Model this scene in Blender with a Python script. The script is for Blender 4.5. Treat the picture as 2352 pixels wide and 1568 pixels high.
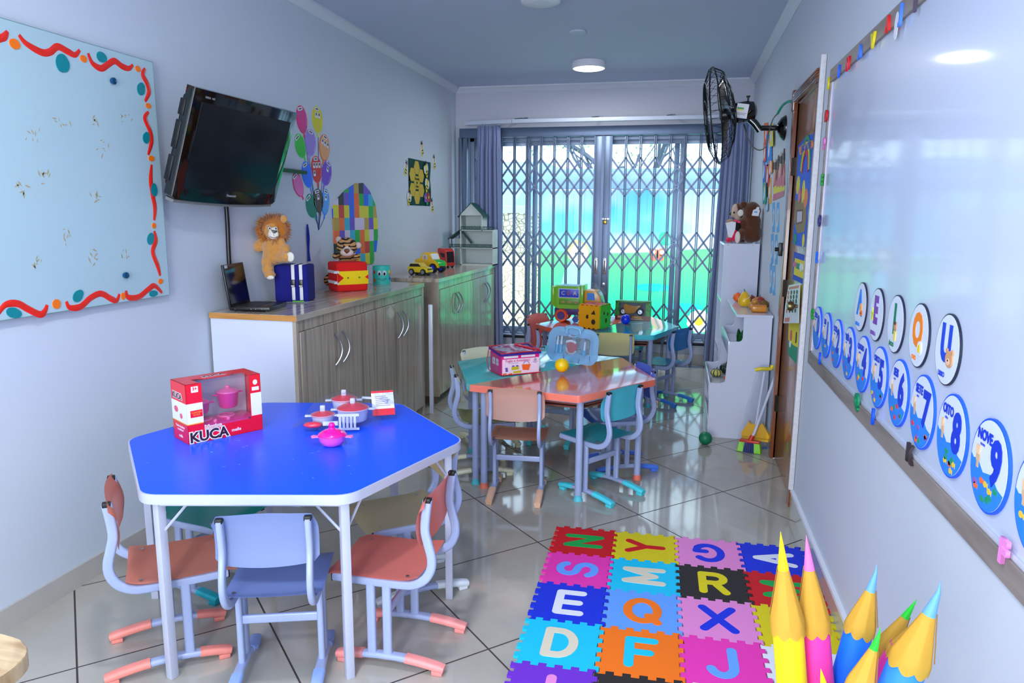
import bpy, bmesh, math, random
from mathutils import Matrix, Vector, Euler, noise
random.seed(7)
R = math.radians
pi = math.pi
for o in list(bpy.data.objects):
    bpy.data.objects.remove(o)
scn = bpy.context.scene
COL = scn.collection

# ------------------------------------------------------------------ camera
CAM = (0.0, 0.0, 1.46)
YAW, PITCH, ROLL, F = R(12.76), R(9.85), R(0.399), 1660.0
cy_, sy_, cp_, sp_, cr_, sr_ = math.cos(YAW), math.sin(YAW), math.cos(PITCH), math.sin(PITCH), math.cos(ROLL), math.sin(ROLL)


def _dir(c):
    c = (c[0] * cr_ - c[1] * sr_, c[0] * sr_ + c[1] * cr_, c[2])
    c = (c[0], c[1] * cp_ - c[2] * sp_, c[1] * sp_ + c[2] * cp_)
    return Vector((c[0] * cy_ - c[2] * sy_, c[0] * sy_ + c[2] * cy_, c[1]))


def at(px, py, x=None, y=None, z=None):
    """surveyed point: where the sight line of a photo point meets a known wall, shelf or floor"""
    d = _dir(((px - 1176) / F, -(py - 784) / F, 1.0))
    if x is not None:
        t = (x - CAM[0]) / d.x
    elif y is not None:
        t = (y - CAM[1]) / d.y
    else:
        t = (z - CAM[2]) / d.z
    return Vector(CAM) + d * t


cam_d = bpy.data.cameras.new('camera')
cam_d.sensor_fit = 'HORIZONTAL'
cam_d.sensor_width = 36
cam_d.lens = 36 * F / 2352
cam_d.clip_start = 0.02
cam = bpy.data.objects.new('camera', cam_d)
COL.objects.link(cam)
ax, ay, az = _dir((1, 0, 0)), _dir((0, 1, 0)), -_dir((0, 0, 1))
m3 = Matrix((ax, ay, az)).transposed()
cam.matrix_world = Matrix.Translation(CAM) @ m3.to_4x4()
scn.camera = cam

# ------------------------------------------------------------------ world, sun, exposure
scn.view_settings.view_transform = 'Standard'
scn.view_settings.look = 'None'
scn.view_settings.exposure = 0.40
scn.view_settings.gamma = 1.0
scn.view_settings.use_curve_mapping = False
scn.cycles.max_bounces = 8
scn.cycles.diffuse_bounces = 4
scn.cycles.glossy_bounces = 4
scn.cycles.transparent_max_bounces = 12
scn.cycles.caustics_reflective = False
scn.cycles.caustics_refractive = False
scn.cycles.sample_clamp_indirect = 6
scn.cycles.use_denoising = True
w = bpy.data.worlds.new('sky')
scn.world = w
w.use_nodes = True
bg = w.node_tree.nodes['Background']
bg.inputs[0].default_value = (0.72, 0.86, 1.0, 1)
bg.inputs[1].default_value = 3.2
sun_d = bpy.data.lights.new('sun', 'SUN')
sun_d.energy = 4.6
sun_d.angle = R(2)
sun_d.color = (1, 0.98, 0.94)
sun = bpy.data.objects.new('sun', sun_d)
COL.objects.link(sun)
sun.rotation_euler = Vector((0.15, 0.62, -1.0)).to_track_quat('-Z', 'Y').to_euler()


def area(name, loc, size, energy, color=(0.9, 0.95, 1.0), rot=(0, 0, 0), shape='DISK', spread=180):
    l = bpy.data.lights.new(name, 'AREA')
    l.shape = shape
    l.size = size
    l.energy = energy
    l.color = color
    l.spread = R(spread)
    o = bpy.data.objects.new(name, l)
    o.location = loc
    o.rotation_euler = rot
    COL.objects.link(o)
    return o


# far ceiling lamp, plus two unseen ones added as fill (fixtures further down)
LAMPS = [(-0.79, 6.32, 2.70), (-0.85, 1.35, 2.70), (-0.75, -0.7, 2.70)]
area('lamp_light', (LAMPS[0][0], LAMPS[0][1], 2.655), 0.24, 10, (0.97, 0.98, 1.0))
area('lamp_light', (LAMPS[1][0], LAMPS[1][1], 2.655), 0.20, 14, (0.95, 0.97, 1.0))  # unseen lamp, added to brighten the near tables
area('lamp_light', (LAMPS[2][0], LAMPS[2][1], 2.655), 0.24, 26, (0.95, 0.97, 1.0))  # unseen lamp behind the camera, added to brighten the room
# added fill light behind the camera, in place of a flash
area('rear_fill_light', (-0.8, -1.75, 1.55), 1.9, 88, (0.90, 0.94, 1.0), (R(90), 0, 0), 'SQUARE')


# ------------------------------------------------------------------ materials
def lin(c):
    return tuple(((v / 255) / 12.92 if v / 255 <= 0.04045 else ((v / 255 + 0.055) / 1.055) ** 2.4) for v in c[:3]) + (1,)


MATS = {}


def mat(name, rgb, rough=0.5, metal=0.0, coat=0.0, alpha=1.0, bump=0.0, bscale=80.0, vary=0.0, vscale=6.0, emit=0.0, trans=0.0, sheen=0.0, spec=0.5):
    if name in MATS:
        return MATS[name]
    m = bpy.data.materials.new(name)
    m.use_nodes = True
    nt = m.node_tree
    b = nt.nodes['Principled BSDF']
    b.inputs['Base Color'].default_value = lin(rgb)
    b.inputs['Roughness'].default_value = rough
    b.inputs['Metallic'].default_value = metal
    b.inputs['Coat Weight'].default_value = coat
    b.inputs['Coat Roughness'].default_value = 0.08
    b.inputs['Alpha'].default_value = alpha
    b.inputs['Transmission Weight'].default_value = trans
    b.inputs['Sheen Weight'].default_value = sheen
    b.inputs['Specular IOR Level'].default_value = spec
    if emit:
        b.inputs['Emission Color'].default_value = lin(rgb)
        b.inputs['Emission Strength'].default_value = emit
    tc = None
    if bump or vary:
        tc = nt.nodes.new('ShaderNodeTexCoord')
    if vary:
        n = nt.nodes.new('ShaderNodeTexNoise')
        n.inputs['Scale'].default_value = vscale
        n.inputs['Detail'].default_value = 4
        nt.links.new(tc.outputs['Object'], n.inputs['Vector'])
        hs = nt.nodes.new('ShaderNodeMix')
        hs.data_type = 'RGBA'
        c = lin(rgb)
        hs.inputs[6].default_value = tuple(v * (1 - vary) for v in c[:3]) + (1,)
        hs.inputs[7].default_value = tuple(min(1, v * (1 + vary * 0.6)) for v in c[:3]) + (1,)
        nt.links.new(n.outputs['Fac'], hs.inputs[0])
        nt.links.new(hs.outputs[2], b.inputs['Base Color'])
    if bump:
        n = nt.nodes.new('ShaderNodeTexNoise')
        n.inputs['Scale'].default_value = bscale
        n.inputs['Detail'].default_value = 3
        nt.links.new(tc.outputs['Object'], n.inputs['Vector'])
        bp = nt.nodes.new('ShaderNodeBump')
        bp.inputs['Strength'].default_value = bump
        bp.inputs['Distance'].default_value = 0.004
        nt.links.new(n.outputs['Fac'], bp.inputs['Height'])
        nt.links.new(bp.outputs[0], b.inputs['Normal'])
    MATS[name] = m
    return m


def ramp_mat(name, stops, scale=(1, 1, 1), nscale=1.0, detail=4, rough=0.4, const=False, kind='noise', dist=0.0, coat=0.0, rot=(0, 0, 0)):
    if name in MATS:
        return MATS[name]
    m = bpy.data.materials.new(name)
    m.use_nodes = True
    nt = m.node_tree
    b = nt.nodes['Principled BSDF']
    b.inputs['Roughness'].default_value = rough
    b.inputs['Coat Weight'].default_value = coat
    tc = nt.nodes.new('ShaderNodeTexCoord')
    mp = nt.nodes.new('ShaderNodeMapping')
    mp.inputs['Scale'].default_value = scale
    mp.inputs['Rotation'].default_value = rot
    nt.links.new(tc.outputs['Object'], mp.inputs['Vector'])
    if kind == 'noise':
        n = nt.nodes.new('ShaderNodeTexNoise')
        n.inputs['Scale'].default_value = nscale
        n.inputs['Detail'].default_value = detail
        n.inputs['Distortion'].default_value = dist
        out = n.outputs['Fac']
    elif kind == 'voronoi':
        n = nt.nodes.new('ShaderNodeTexVoronoi')
        n.feature = 'DISTANCE_TO_EDGE'
        n.inputs['Scale'].default_value = nscale
        out = n.outputs['Distance']
    elif kind == 'wave':
        n = nt.nodes.new('ShaderNodeTexWave')
        n.inputs['Scale'].default_value = nscale
        n.inputs['Distortion'].default_value = dist
        n.inputs['Detail'].default_value = detail
        out = n.outputs['Fac']
    elif kind == 'cells':
        n = nt.nodes.new('ShaderNodeTexWhiteNoise')
        sn = nt.nodes.new('ShaderNodeVectorMath')
        sn.operation = 'FLOOR'
        nt.links.new(mp.outputs[0], sn.inputs[0])
        nt.links.new(sn.outputs[0], n.inputs['Vector'])
        out = n.outputs['Value']
    if kind != 'cells':
        nt.links.new(mp.outputs[0], n.inputs['Vector'])
    cr = nt.nodes.new('ShaderNodeValToRGB')
    cr.color_ramp.interpolation = 'CONSTANT' if const else 'LINEAR'
    e = cr.color_ramp.elements
    while len(e) < len(stops):
        e.new(0.5)
    for i, (p, c) in enumerate(stops):
        e[i].position = p
        e[i].color = lin(c)
    nt.links.new(out, cr.inputs[0])
    nt.links.new(cr.outputs[0], b.inputs['Base Color'])
    MATS[name] = m
    return m


def glass(name, rgb=(235, 245, 250), alpha=0.15, rough=0.03, body=1.0):
    """thin clear sheet: mix of transparent and gloss"""
    if name in MATS:
        return MATS[name]
    m = bpy.data.materials.new(name)
    m.use_nodes = True
    nt = m.node_tree
    nt.nodes.clear()
    out = nt.nodes.new('ShaderNodeOutputMaterial')
    mix = nt.nodes.new('ShaderNodeMixShader')
    tr = nt.nodes.new('ShaderNodeBsdfTransparent')
    tr.inputs[0].default_value = lin(rgb)
    pr = nt.nodes.new('ShaderNodeBsdfPrincipled')
    pr.inputs['Base Color'].default_value = tuple(v * body for v in lin(rgb)[:3]) + (1,)
    pr.inputs['Roughness'].default_value = rough
    mix.inputs[0].default_value = alpha
    nt.links.new(tr.outputs[0], mix.inputs[1])
    nt.links.new(pr.outputs[0], mix.inputs[2])
    nt.links.new(mix.outputs[0], out.inputs[0])
    MATS[name] = m
    return m


# ------------------------------------------------------------------ mesh helpers
class MB:
    def __init__(s):
        s.bm = bmesh.new()

    def _add(s, t, mi=0, mx=None):
        if mx is not None:
            bmesh.ops.transform(t, matrix=mx, verts=t.verts)
        for f in t.faces:
            f.material_index = mi
        me = bpy.data.meshes.new('tmp')
        t.to_mesh(me)
        t.free()
        s.bm.from_mesh(me)
        bpy.data.meshes.remove(me)
        return s

    def box(s, x0, x1, y0, y1, z0, z1, mi=0, bev=0.0, seg=2, mx=None):
        t = bmesh.new()
        bmesh.ops.create_cube(t, size=1)
        bmesh.ops.transform(t, matrix=Matrix.Translation(((x0 + x1) / 2, (y0 + y1) / 2, (z0 + z1) / 2)) @ Matrix.Diagonal((abs(x1 - x0), abs(y1 - y0), abs(z1 - z0), 1)), verts=t.verts)
        if bev:
            bmesh.ops.bevel(t, geom=list(t.edges), offset=bev, segments=seg, profile=0.5, affect='EDGES')
        return s._add(t, mi, mx)

    def prism(s, pts, h0, h1, mi=0, mx=None, bev=0.0):
        """2-D outline pts in local xy extruded from z=h0 to h1"""
        t = bmesh.new()
        a = 0
        n = len(pts)
        for i in range(n):
            a += pts[i][0] * pts[(i + 1) % n][1] - pts[(i + 1) % n][0] * pts[i][1]
        if a < 0:
            pts = list(reversed(pts))
        b = [t.verts.new((p[0], p[1], h0)) for p in pts]
        u = [t.verts.new((p[0], p[1], h1)) for p in pts]
        t.faces.new(list(reversed(b)))
        top = t.faces.new(u)
        for i in range(n):
            t.faces.new((b[i], b[(i + 1) % n], u[(i + 1) % n], u[i]))
        if bev:
            bmesh.ops.bevel(t, geom=list(top.edges), offset=bev, segments=2, profile=0.5, affect='EDGES')
        t.normal_update()
        bmesh.ops.triangulate(t, faces=[f for f in t.faces if len(f.verts) > 4])
        return s._add(t, mi, mx)

    def lathe(s, prof, n=24, mi=0, mx=None, cap=True):
        t = bmesh.new()
        rings = []
        for r, z in prof:
            if r < 1e-6:
                rings.append([t.verts.new((0, 0, z))])
            else:
                rings.append([t.verts.new((r * math.cos(2 * pi * i / n), r * math.sin(2 * pi * i / n), z)) for i in range(n)])
        for a, b in zip(rings, rings[1:]):
            for i in range(n):
                j = (i + 1) % n
                if len(a) == 1 and len(b) == 1:
                    continue
                if len(a) == 1:
                    t.faces.new((a[0], b[j], b[i]))
                elif len(b) == 1:
                    t.faces.new((a[i], a[j], b[0]))
                else:
                    t.faces.new((a[i], a[j], b[j], b[i]))
        if cap:
            if len(rings[0]) > 1:
                t.faces.new(list(reversed(rings[0])))
            if len(rings[-1]) > 1:
                t.faces.new(rings[-1])
        bmesh.ops.recalc_face_normals(t, faces=t.faces)
        return s._add(t, mi, mx)

    def ball(s, c, r, mi=0, seg=20, rings=12, mx=None, sc=(1, 1, 1)):
        t = bmesh.new()
        bmesh.ops.create_uvsphere(t, u_segments=seg, v_segments=rings, radius=r)
        bmesh.ops.transform(t, matrix=Matrix.Translation(c) @ Matrix.Diagonal((*sc, 1)), verts=t.verts)
        return s._add(t, mi, mx)

    def tube(s, path, r, mi=0, n=10, mx=None, prof=None, up=None, closed=False, taper=None):
        """sweep a round (r) or given profile (list of 2-D pts) along a path"""
        t = bmesh.new()
        P = [Vector(p) for p in path]
        if prof is None:
            prof = [(r * math.cos(2 * pi * i / n), r * math.sin(2 * pi * i / n)) for i in range(n)]
        rings = []
        N = len(P)
        last = Vector(up) if up else None
        for k in range(N):
            if closed:
                d = (P[(k + 1) % N] - P[k - 1])
            else:
                d = (P[min(k + 1, N - 1)] - P[max(k - 1, 0)])
            d.normalize()
            if last is None:
                last = Vector((0, 0, 1)) if abs(d.z) < 0.9 else Vector((0, 1, 0))
            v = last - d * last.dot(d)
            if v.length < 1e-4:
                v = d.orthogonal()
            v.normalize()
            if not up:
                last = v
            u = v.cross(d)
            sc = 1 if taper is None else taper[k]
            rings.append([t.verts.new(P[k] + u * a * sc + v * b * sc) for a, b in prof])
        m = len(prof)
        for k in range(N if closed else N - 1):
            a, b = rings[k], rings[(k + 1) % N]
            for i in range(m):
                j = (i + 1) % m
                t.faces.new((a[i], a[j], b[j], b[i]))
        if not closed:
            t.faces.new(list(reversed(rings[0])))
            t.faces.new(rings[-1])
        bmesh.ops.recalc_face_normals(t, faces=t.faces)
        return s._add(t, mi, mx)

    def sheet(s, fn, nu, nv, mi=0, mx=None, thick=0.0):
        t = bmesh.new()
        g = [[t.verts.new(fn(i / nu, j / nv)) for j in range(nv + 1)] for i in range(nu + 1)]
        for i in range(nu):
            for j in range(nv):
                t.faces.new((g[i][j], g[i + 1][j], g[i + 1][j + 1], g[i][j + 1]))
        if thick:
            bmesh.ops.solidify(t, geom=list(t.faces), thickness=thick)
        bmesh.ops.recalc_face_normals(t, faces=t.faces)
        return s._add(t, mi, mx)

    def text(s, body, size, mi=0, mx=None, ext=0.001, bold=0.0, align='CENTER', sx=1.0, round_=0.0):
        cu = bpy.data.curves.new('lettering', 'FONT')
        cu.body = body
        cu.size = size
        cu.extrude = ext
        cu.offset = bold
        cu.align_x = align
        cu.align_y = 'CENTER'
        cu.resolution_u = 3
        o = bpy.data.objects.new('tmp_text', cu)
        COL.objects.link(o)
        dg = bpy.context.evaluated_depsgraph_get()
        me = bpy.data.meshes.new_from_object(o.evaluated_get(dg))
        t = bmesh.new()
        t.from_mesh(me)
        bpy.data.objects.remove(o)
        bpy.data.curves.remove(cu)
        bpy.data.meshes.remove(me)
        M = Matrix.Diagonal((sx, 1, 1, 1))
        if mx is not None:
            M = mx @ M
        return s._add(t, mi, M)


def part(name, mb, mats, parent=None, label=None, smooth=40, loc=None):
    me = bpy.data.meshes.new(name)
    mb.bm.to_mesh(me)
    mb.bm.free()
    if not isinstance(mats, (list, tuple)):
        mats = [mats]
    for m in mats:
        me.materials.append(m)
    if smooth:
        me.polygons.foreach_set('use_smooth', [True] * len(me.polygons))
        me.set_sharp_from_angle(angle=R(smooth))
    o = bpy.data.objects.new(name, me)
    COL.objects.link(o)
    if loc is not None:
        o.location = loc
    if parent is not None:
        o.parent = parent
    if label:
        o['label'] = label
    return o


def tag(o, label, cat, group=None, kind=None):
    if label:
        o['label'] = label
    if cat:
        o['category'] = cat
    if group:
        o['group'] = group
    if kind:
        o['kind'] = kind
    return o


def thing(name, label, cat, loc=(0, 0, 0), rot=(0, 0, 0), group=None):
    o = bpy.data.objects.new(name, None)
    COL.objects.link(o)
    o.location = loc
    o.rotation_euler = rot if not isinstance(rot, (int, float)) else (0, 0, rot)
    return tag(o, label, cat, group)


def struct(name, mb, mats, parent=None, smooth=30):
    o = part(name, mb, mats, parent, smooth=smooth)
    if parent is None:
        o['kind'] = 'structure'
    return o


def thing_mx(name, label, cat, mx, group=None):
    o = thing(name, label, cat, group=group)
    o.matrix_world = mx
    o.matrix_basis = mx
    return o


def LWM(y, z, x=-2.262):   # frame on the left wall: u along +y, v up, w into the room
    return Matrix(((0, 0, 1, x), (1, 0, 0, y), (0, 1, 0, z), (0, 0, 0, 1)))


def RWM(y, z, x=0.63):    # frame on the right wall: u along -y, v up, w into the room
    return Matrix(((0, 0, -1, x), (-1, 0, 0, y), (0, 1, 0, z), (0, 0, 0, 1)))


def ell(cx, cy, rx, ry, n=28, a0=0.0):
    return [(cx + rx * math.cos(a0 + 2 * pi * i / n), cy + ry * math.sin(a0 + 2 * pi * i / n)) for i in range(n)]


def rrect(x0, x1, y0, y1, r, n=4):
    out = []
    for cx, cy, a in ((x1 - r, y1 - r, 0), (x0 + r, y1 - r, 90), (x0 + r, y0 + r, 180), (x1 - r, y0 + r, 270)):
        for i in range(n + 1):
            t = R(a + 90 * i / n)
            out.append((cx + r * math.cos(t), cy + r * math.sin(t)))
    return out


def rpoly(pts, r, n=5):
    """round the corners of a polygon"""
    out = []
    N = len(pts)
    for i in range(N):
        p, a, b = Vector(pts[i]), Vector(pts[i - 1]), Vector(pts[(i + 1) % N])
        u, v = (a - p).normalized(), (b - p).normalized()
        p0, p1 = p + u * r, p + v * r
        for k in range(n + 1):
            t = k / n
            q = p0 * (1 - t) ** 2 + p * 2 * t * (1 - t) + p1 * t * t
            out.append((q.x, q.y))
    return out


def flat_oval(wd, ht, n=5):
    return rrect(-wd / 2, wd / 2, -ht / 2, ht / 2, min(wd, ht) * 0.42, n)


def smooth_path(pts, n=6):
    P = [Vector(p) for p in pts]
    out = []
    for i in range(len(P) - 1):
        p0, p1, p2, p3 = P[max(i - 1, 0)], P[i], P[i + 1], P[min(i + 2, len(P) - 1)]
        for k in range(n):
            t = k / n
            out.append(0.5 * ((2 * p1) + (p2 - p0) * t + (2 * p0 - 5 * p1 + 4 * p2 - p3) * t * t + (-p0 + 3 * p1 - 3 * p2 + p3) * t ** 3))
    out.append(P[-1])
    return out


# ------------------------------------------------------------------ base materials
M_wall = mat('wall_paint', (207, 216, 228), 0.55, vary=0.03, vscale=1.5, bump=0.05, bscale=60)
M_wall_far = mat('wall_paint_far', (200, 203, 216), 0.6, vary=0.03, vscale=1.5)
M_ceil = mat('ceiling_paint', (192, 202, 226), 0.7, vary=0.02, vscale=1.0)
M_cornice = mat('cornice_paint', (215, 220, 232), 0.5)
M_white = mat('white_laminate', (210, 215, 232), 0.18, coat=0.3)
M_whitemat = mat('white_paint', (228, 230, 238), 0.4)
M_black = mat('black_plastic', (10, 11, 13), 0.35)
M_gloss_black = mat('gloss_black', (4, 5, 6), 0.06, coat=0.5)
M_steel = mat('brushed_steel', (190, 192, 196), 0.28, metal=1.0)
M_gate = mat('gate_galvanised_grey', (104, 120, 146), 0.38, metal=0.55, vary=0.12, vscale=9)
M_alu = mat('window_aluminium', (165, 180, 205), 0.4, metal=0.25)
M_tube = mat('chair_tube_paint', (164, 178, 216), 0.3, coat=0.25, vary=0.03, vscale=14)
M_capblk = mat('tube_end_cap', (16, 17, 20), 0.45)
M_red = mat('toy_red', (214, 22, 26), 0.35)
M_yellow = mat('toy_yellow', (243, 214, 20), 0.35)
M_green = mat('toy_green', (40, 180, 60), 0.35)
M_blue = mat('toy_blue', (20, 70, 225), 0.35)
M_orange = mat('toy_orange', (248, 96, 10), 0.35)
M_film = glass('clear_film', (251, 252, 254), 0.10, 0.05, .22)
M_clear = glass('clear_plastic', (222, 238, 250), 0.30, 0.08)

wood_stops = [(0.30, (144, 130, 114)), (0.45, (174, 160, 142)), (0.55, (192, 179, 160)), (0.66, (158, 143, 126)), (0.8, (182, 168, 150))]
M_wood = ramp_mat('grey_oak_vertical', wood_stops, scale=(2.0, 16, 0.55), nscale=1.6, detail=5, rough=0.22, coat=0.25)
M_woodtop = ramp_mat('grey_oak_top', [(p, tuple(min(255, v + 12) for v in c)) for p, c in wood_stops], scale=(16, 0.8, 2), nscale=1.4, detail=5, rough=0.18, coat=0.3)
M_brownedge = ramp_mat('raw_board_edge', [(0.3, (176, 118, 52)), (0.6, (200, 140, 68)), (0.8, (150, 96, 44))], scale=(6, 6, 60), nscale=1.2, rough=0.7)
M_door = ramp_mat('varnished_brown_door', [(0.3, (142, 86, 46)), (0.55, (168, 106, 58)), (0.75, (152, 94, 50))], scale=(8, 8, 0.8), nscale=1.4, rough=0.25, coat=0.3)
M_doorframe = ramp_mat('brown_door_frame', [(0.3, (116, 60, 28)), (0.7, (146, 80, 38))], scale=(8, 8, 0.8), nscale=1.4, rough=0.25, coat=0.3)
M_grayframe = ramp_mat('grey_wood_frame', [(0.3, (120, 110, 104)), (0.55, (146, 136, 130)), (0.8, (130, 120, 114))], scale=(9, 1.2, 9), nscale=2.0, rough=0.5)


def floor_material():
    m = bpy.data.materials.new('polished_porcelain_tile')
    m.use_nodes = True
    nt = m.node_tree
    N, L = nt.nodes, nt.links
    b = N['Principled BSDF']
    geo = N.new('ShaderNodeNewGeometry')
    sep = N.new('ShaderNodeSeparateXYZ')
    L.new(geo.outputs['Position'], sep.inputs[0])
    th, s = R(45.64), 0.6006
    ox, oy = -0.1215, 4.303
    dvec, uvec = (math.cos(th), -math.sin(th)), (math.sin(th), math.cos(th))

    def axis(v):
        def mth(op, a, bb):
            n = N.new('ShaderNodeMath')
            n.operation = op
            for i, q in enumerate((a, bb)):
                if q is None:
                    continue
                if isinstance(q, (int, float)):
                    n.inputs[i].default_value = q
                else:
                    L.new(q, n.inputs[i])
            return n.outputs[0]
        x = mth('MULTIPLY', sep.outputs[0], v[0] / s)
        y = mth('MULTIPLY', sep.outputs[1], v[1] / s)
        a = mth('ADD', x, y)
        a = mth('ADD', a, 50.0 - (ox * v[0] + oy * v[1]) / s)
        fl = mth('FLOOR', mth('ADD', a, 0.5), None)
        fr = mth('FRACT', mth('ADD', a, 0.5), None)
        d = mth('ABSOLUTE', mth('SUBTRACT', fr, 0.5), None)
        return d, fl, mth
    d1, f1, mth = axis(dvec)
    d2, f2, _ = axis(uvec)
    dm = mth('MINIMUM', d1, d2)
    g = mth('GREATER_THAN', dm, 0.0052)
    wn = N.new('ShaderNodeTexWhiteNoise')
    cmb = N.new('ShaderNodeCombineXYZ')
    L.new(f1, cmb.inputs[0])
    L.new(f2, cmb.inputs[1])
    L.new(cmb.outputs[0], wn.inputs['Vector'])
    ns = N.new('ShaderNodeTexNoise')
    ns.inputs['Scale'].default_value = 2.2
    ns.inputs['Detail'].default_value = 6
    L.new(geo.outputs['Position'], ns.inputs['Vector'])
    cr = N.new('ShaderNodeValToRGB')
    cr.color_ramp.elements[0].position = 0.35
    cr.color_ramp.elements[0].color = lin((172, 167, 156))
    cr.color_ramp.elements[1].position = 0.7
    cr.color_ramp.elements[1].color = lin((194, 189, 177))
    L.new(ns.outputs['Fac'], cr.inputs[0])
    hv = N.new('ShaderNodeMix')
    hv.data_type = 'RGBA'
    hv.blend_type = 'MULTIPLY'
    hv.inputs[0].default_value = 0.10
    L.new(cr.outputs[0], hv.inputs[6])
    L.new(wn.outputs['Value'], hv.inputs[7])
    mx = N.new('ShaderNodeMix')
    mx.data_type = 'RGBA'
    mx.inputs[6].default_value = lin((62, 52, 48))
    L.new(g, mx.inputs[0])
    L.new(hv.outputs[2], mx.inputs[7])
    L.new(mx.outputs[2], b.inputs['Base Color'])
    rr = N.new('ShaderNodeMapRange')
    rr.inputs[3].default_value = 0.7
    rr.inputs[4].default_value = 0.07
    L.new(g, rr.inputs[0])
    L.new(rr.outputs[0], b.inputs['Roughness'])
    b.inputs['Specular IOR Level'].default_value = 0.62
    return m


M_floor = floor_material()
M_skirt = mat('skirting_tile', (188, 184, 178), 0.12, vary=0.08, vscale=3)

# ================================================================== THE ROOM
LX, RX, FY, CZ, BY = -2.262, 0.63, 7.32, 2.73, -2.0
struct('floor', MB().box(LX - .15, RX + .2, BY - .15, FY + .02, -0.12, 0), M_floor, smooth=0)
struct('ceiling', MB().box(LX - .15, RX + .2, BY - .15, FY + .2, CZ, CZ + .12), M_ceil, smooth=0)
struct('wall_left', MB().box(LX - .15, LX, BY - .15, FY + .2, -0.12, CZ + .12), M_wall, smooth=0)
# right wall with the doorway
DY0, DY1, DZ = 3.80, 4.52, 2.10
b = MB()
b.box(RX, RX + .15, BY - .15, DY0, -0.12, CZ + .12)
b.box(RX, RX + .15, DY1, FY + .2, -0.12, CZ + .12)
b.box(RX, RX + .15, DY0, DY1, DZ, CZ + .12)
struct('wall_right', b, M_wall, smooth=0)
b = MB()
b.box(LX, RX, BY - .15, BY, -0.12, .6)
b.box(LX, RX, BY - .15, BY, 2.5, CZ + .12)
b.box(LX, -1.8, BY - .15, BY, .6, 2.5)
b.box(0.2, RX, BY - .15, BY, .6, 2.5)
struct('wall_back', b, M_wall, smooth=0)
# far wall with the window opening
WX0, WX1, WZ0, WZ1 = -2.12, 0.52, 0.235, 2.25
b = MB()
b.box(LX, WX0, FY, FY + .18, -0.12, CZ)
b.box(WX1, RX, FY, FY + .18, -0.12, CZ)
b.box(WX0, WX1, FY, FY + .18, -0.12, WZ0)
b.box(WX0, WX1, FY, FY + .18, WZ1, CZ)
struct('wall_far', b, M_wall_far, smooth=0)
# cornice
prof = [(0, 0), (0.055, 0), (0.055, -0.012), (0.035, -0.022), (0.018, -0.045), (0.008, -0.055), (0, -0.055)]
b = MB()
b.prism([(x, z) for x, z in prof], BY, FY, mx=Matrix(((1, 0, 0, LX), (0, 0, 1, 0), (0, 1, 0, CZ), (0, 0, 0, 1))))
b.prism([(-x, z) for x, z in prof], BY, FY, mx=Matrix(((1, 0, 0, RX), (0, 0, 1, 0), (0, 1, 0, CZ), (0, 0, 0, 1))))
b.prism([(-x, z) for x, z in prof], LX, RX, mx=Matrix(((0, 0, 1, 0), (1, 0, 0, FY), (0, 1, 0, CZ), (0, 0, 0, 1))))
bmesh.ops.recalc_face_normals(b.bm, faces=b.bm.faces)
struct('trim_1', b, M_cornice)
# skirting
b = MB()
b.box(LX, LX + .012, BY, FY, 0, .085)
struct('baseboard_left', b, M_skirt, smooth=0)
b = MB()
b.box(RX - .012, RX, BY, DY0 - .07, 0, .085)
b.box(RX - .012, RX, DY1 + .07, FY, 0, .085)
struct('baseboard_right', b, M_skirt, smooth=0)
b = MB()
b.box(LX, RX, FY - .012, FY, 0, .11)
struct('baseboard_far', b, M_skirt, smooth=0)
b = MB()
b.box(RX - .016, RX, BY, DY0 - .07, .085, .10)
struct('trim_2', b, M_whitemat, smooth=0)

# door with frame
b = MB()
for y0, y1 in ((DY0 - .065, DY0), (DY1, DY1 + .065)):
    b.box(RX - .02, RX + .10, y0, y1, 0, DZ + .06, bev=.004)
b.box(RX - .02, RX + .10, DY0 - .005, DY1 + .005, DZ, DZ + .06, bev=.004)
for k in range(4):
    b.tube([(RX - .024, DY0, DZ + .012 + k * .013), (RX - .024, DY1, DZ + .012 + k * .013)], .006, n=6)
b.box(RX - .028, RX, DY1 + .005, DY1 + .062, DZ - .04, DZ + .075, bev=.004)
dfr = struct('trim_3', b, M_doorframe)
b = MB()
b.box(RX - .027, RX - .002, DY0 - .086, DY0 - .066, .10, DZ + .10, bev=.003)
struct('trim_4', b, mat('chipped_white_paint', (214, 212, 214), .6, vary=.25, vscale=60))
door = MB().box(RX + .006, RX + .055, DY0 + .004, DY1 - .004, .008, DZ - .004, bev=.002)
door = struct('door_1', door, M_door)
b = MB().lathe([(0, 0), (.024, 0), (.024, .006), (.008, .010), (.008, .045), (.022, .052), (.026, .066), (.020, .080), (0, .083)], 20, mx=RWM(DY0 + .06, 1.02, RX + .006))
b.box(-.02, .02, -.09, .09, 0, .004, mx=RWM(DY0 + .06, 1.0, RX + .006))
part('door_handle', b, mat('aged_brass', (120, 104, 70), .3, metal=.9), door)
for z in (.35, 1.05, 1.75):
    part('hinge', MB().box(-.012, .012, -.05, .05, 0, .012, mx=RWM(DY1 - .008, z, RX + .006)).tube([(0, -.05, .014), (0, .05, .014)], .006, mx=RWM(DY1 - .004, z, RX + .006)), mat('dark_hinge', (42, 34, 28), .4, metal=.6), door)
# light lock box on the door side
t = tag(part('light_switch', MB().box(-.022, .022, -.04, .04, 0, .03, bev=.006, mx=RWM(4.70, 1.27)).lathe([(.012, .03), (.012, .05), (0, .052)], 12, mx=RWM(4.70, 1.27)), M_black), 'black wall switch beside the brown door frame', 'switch')

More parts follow.
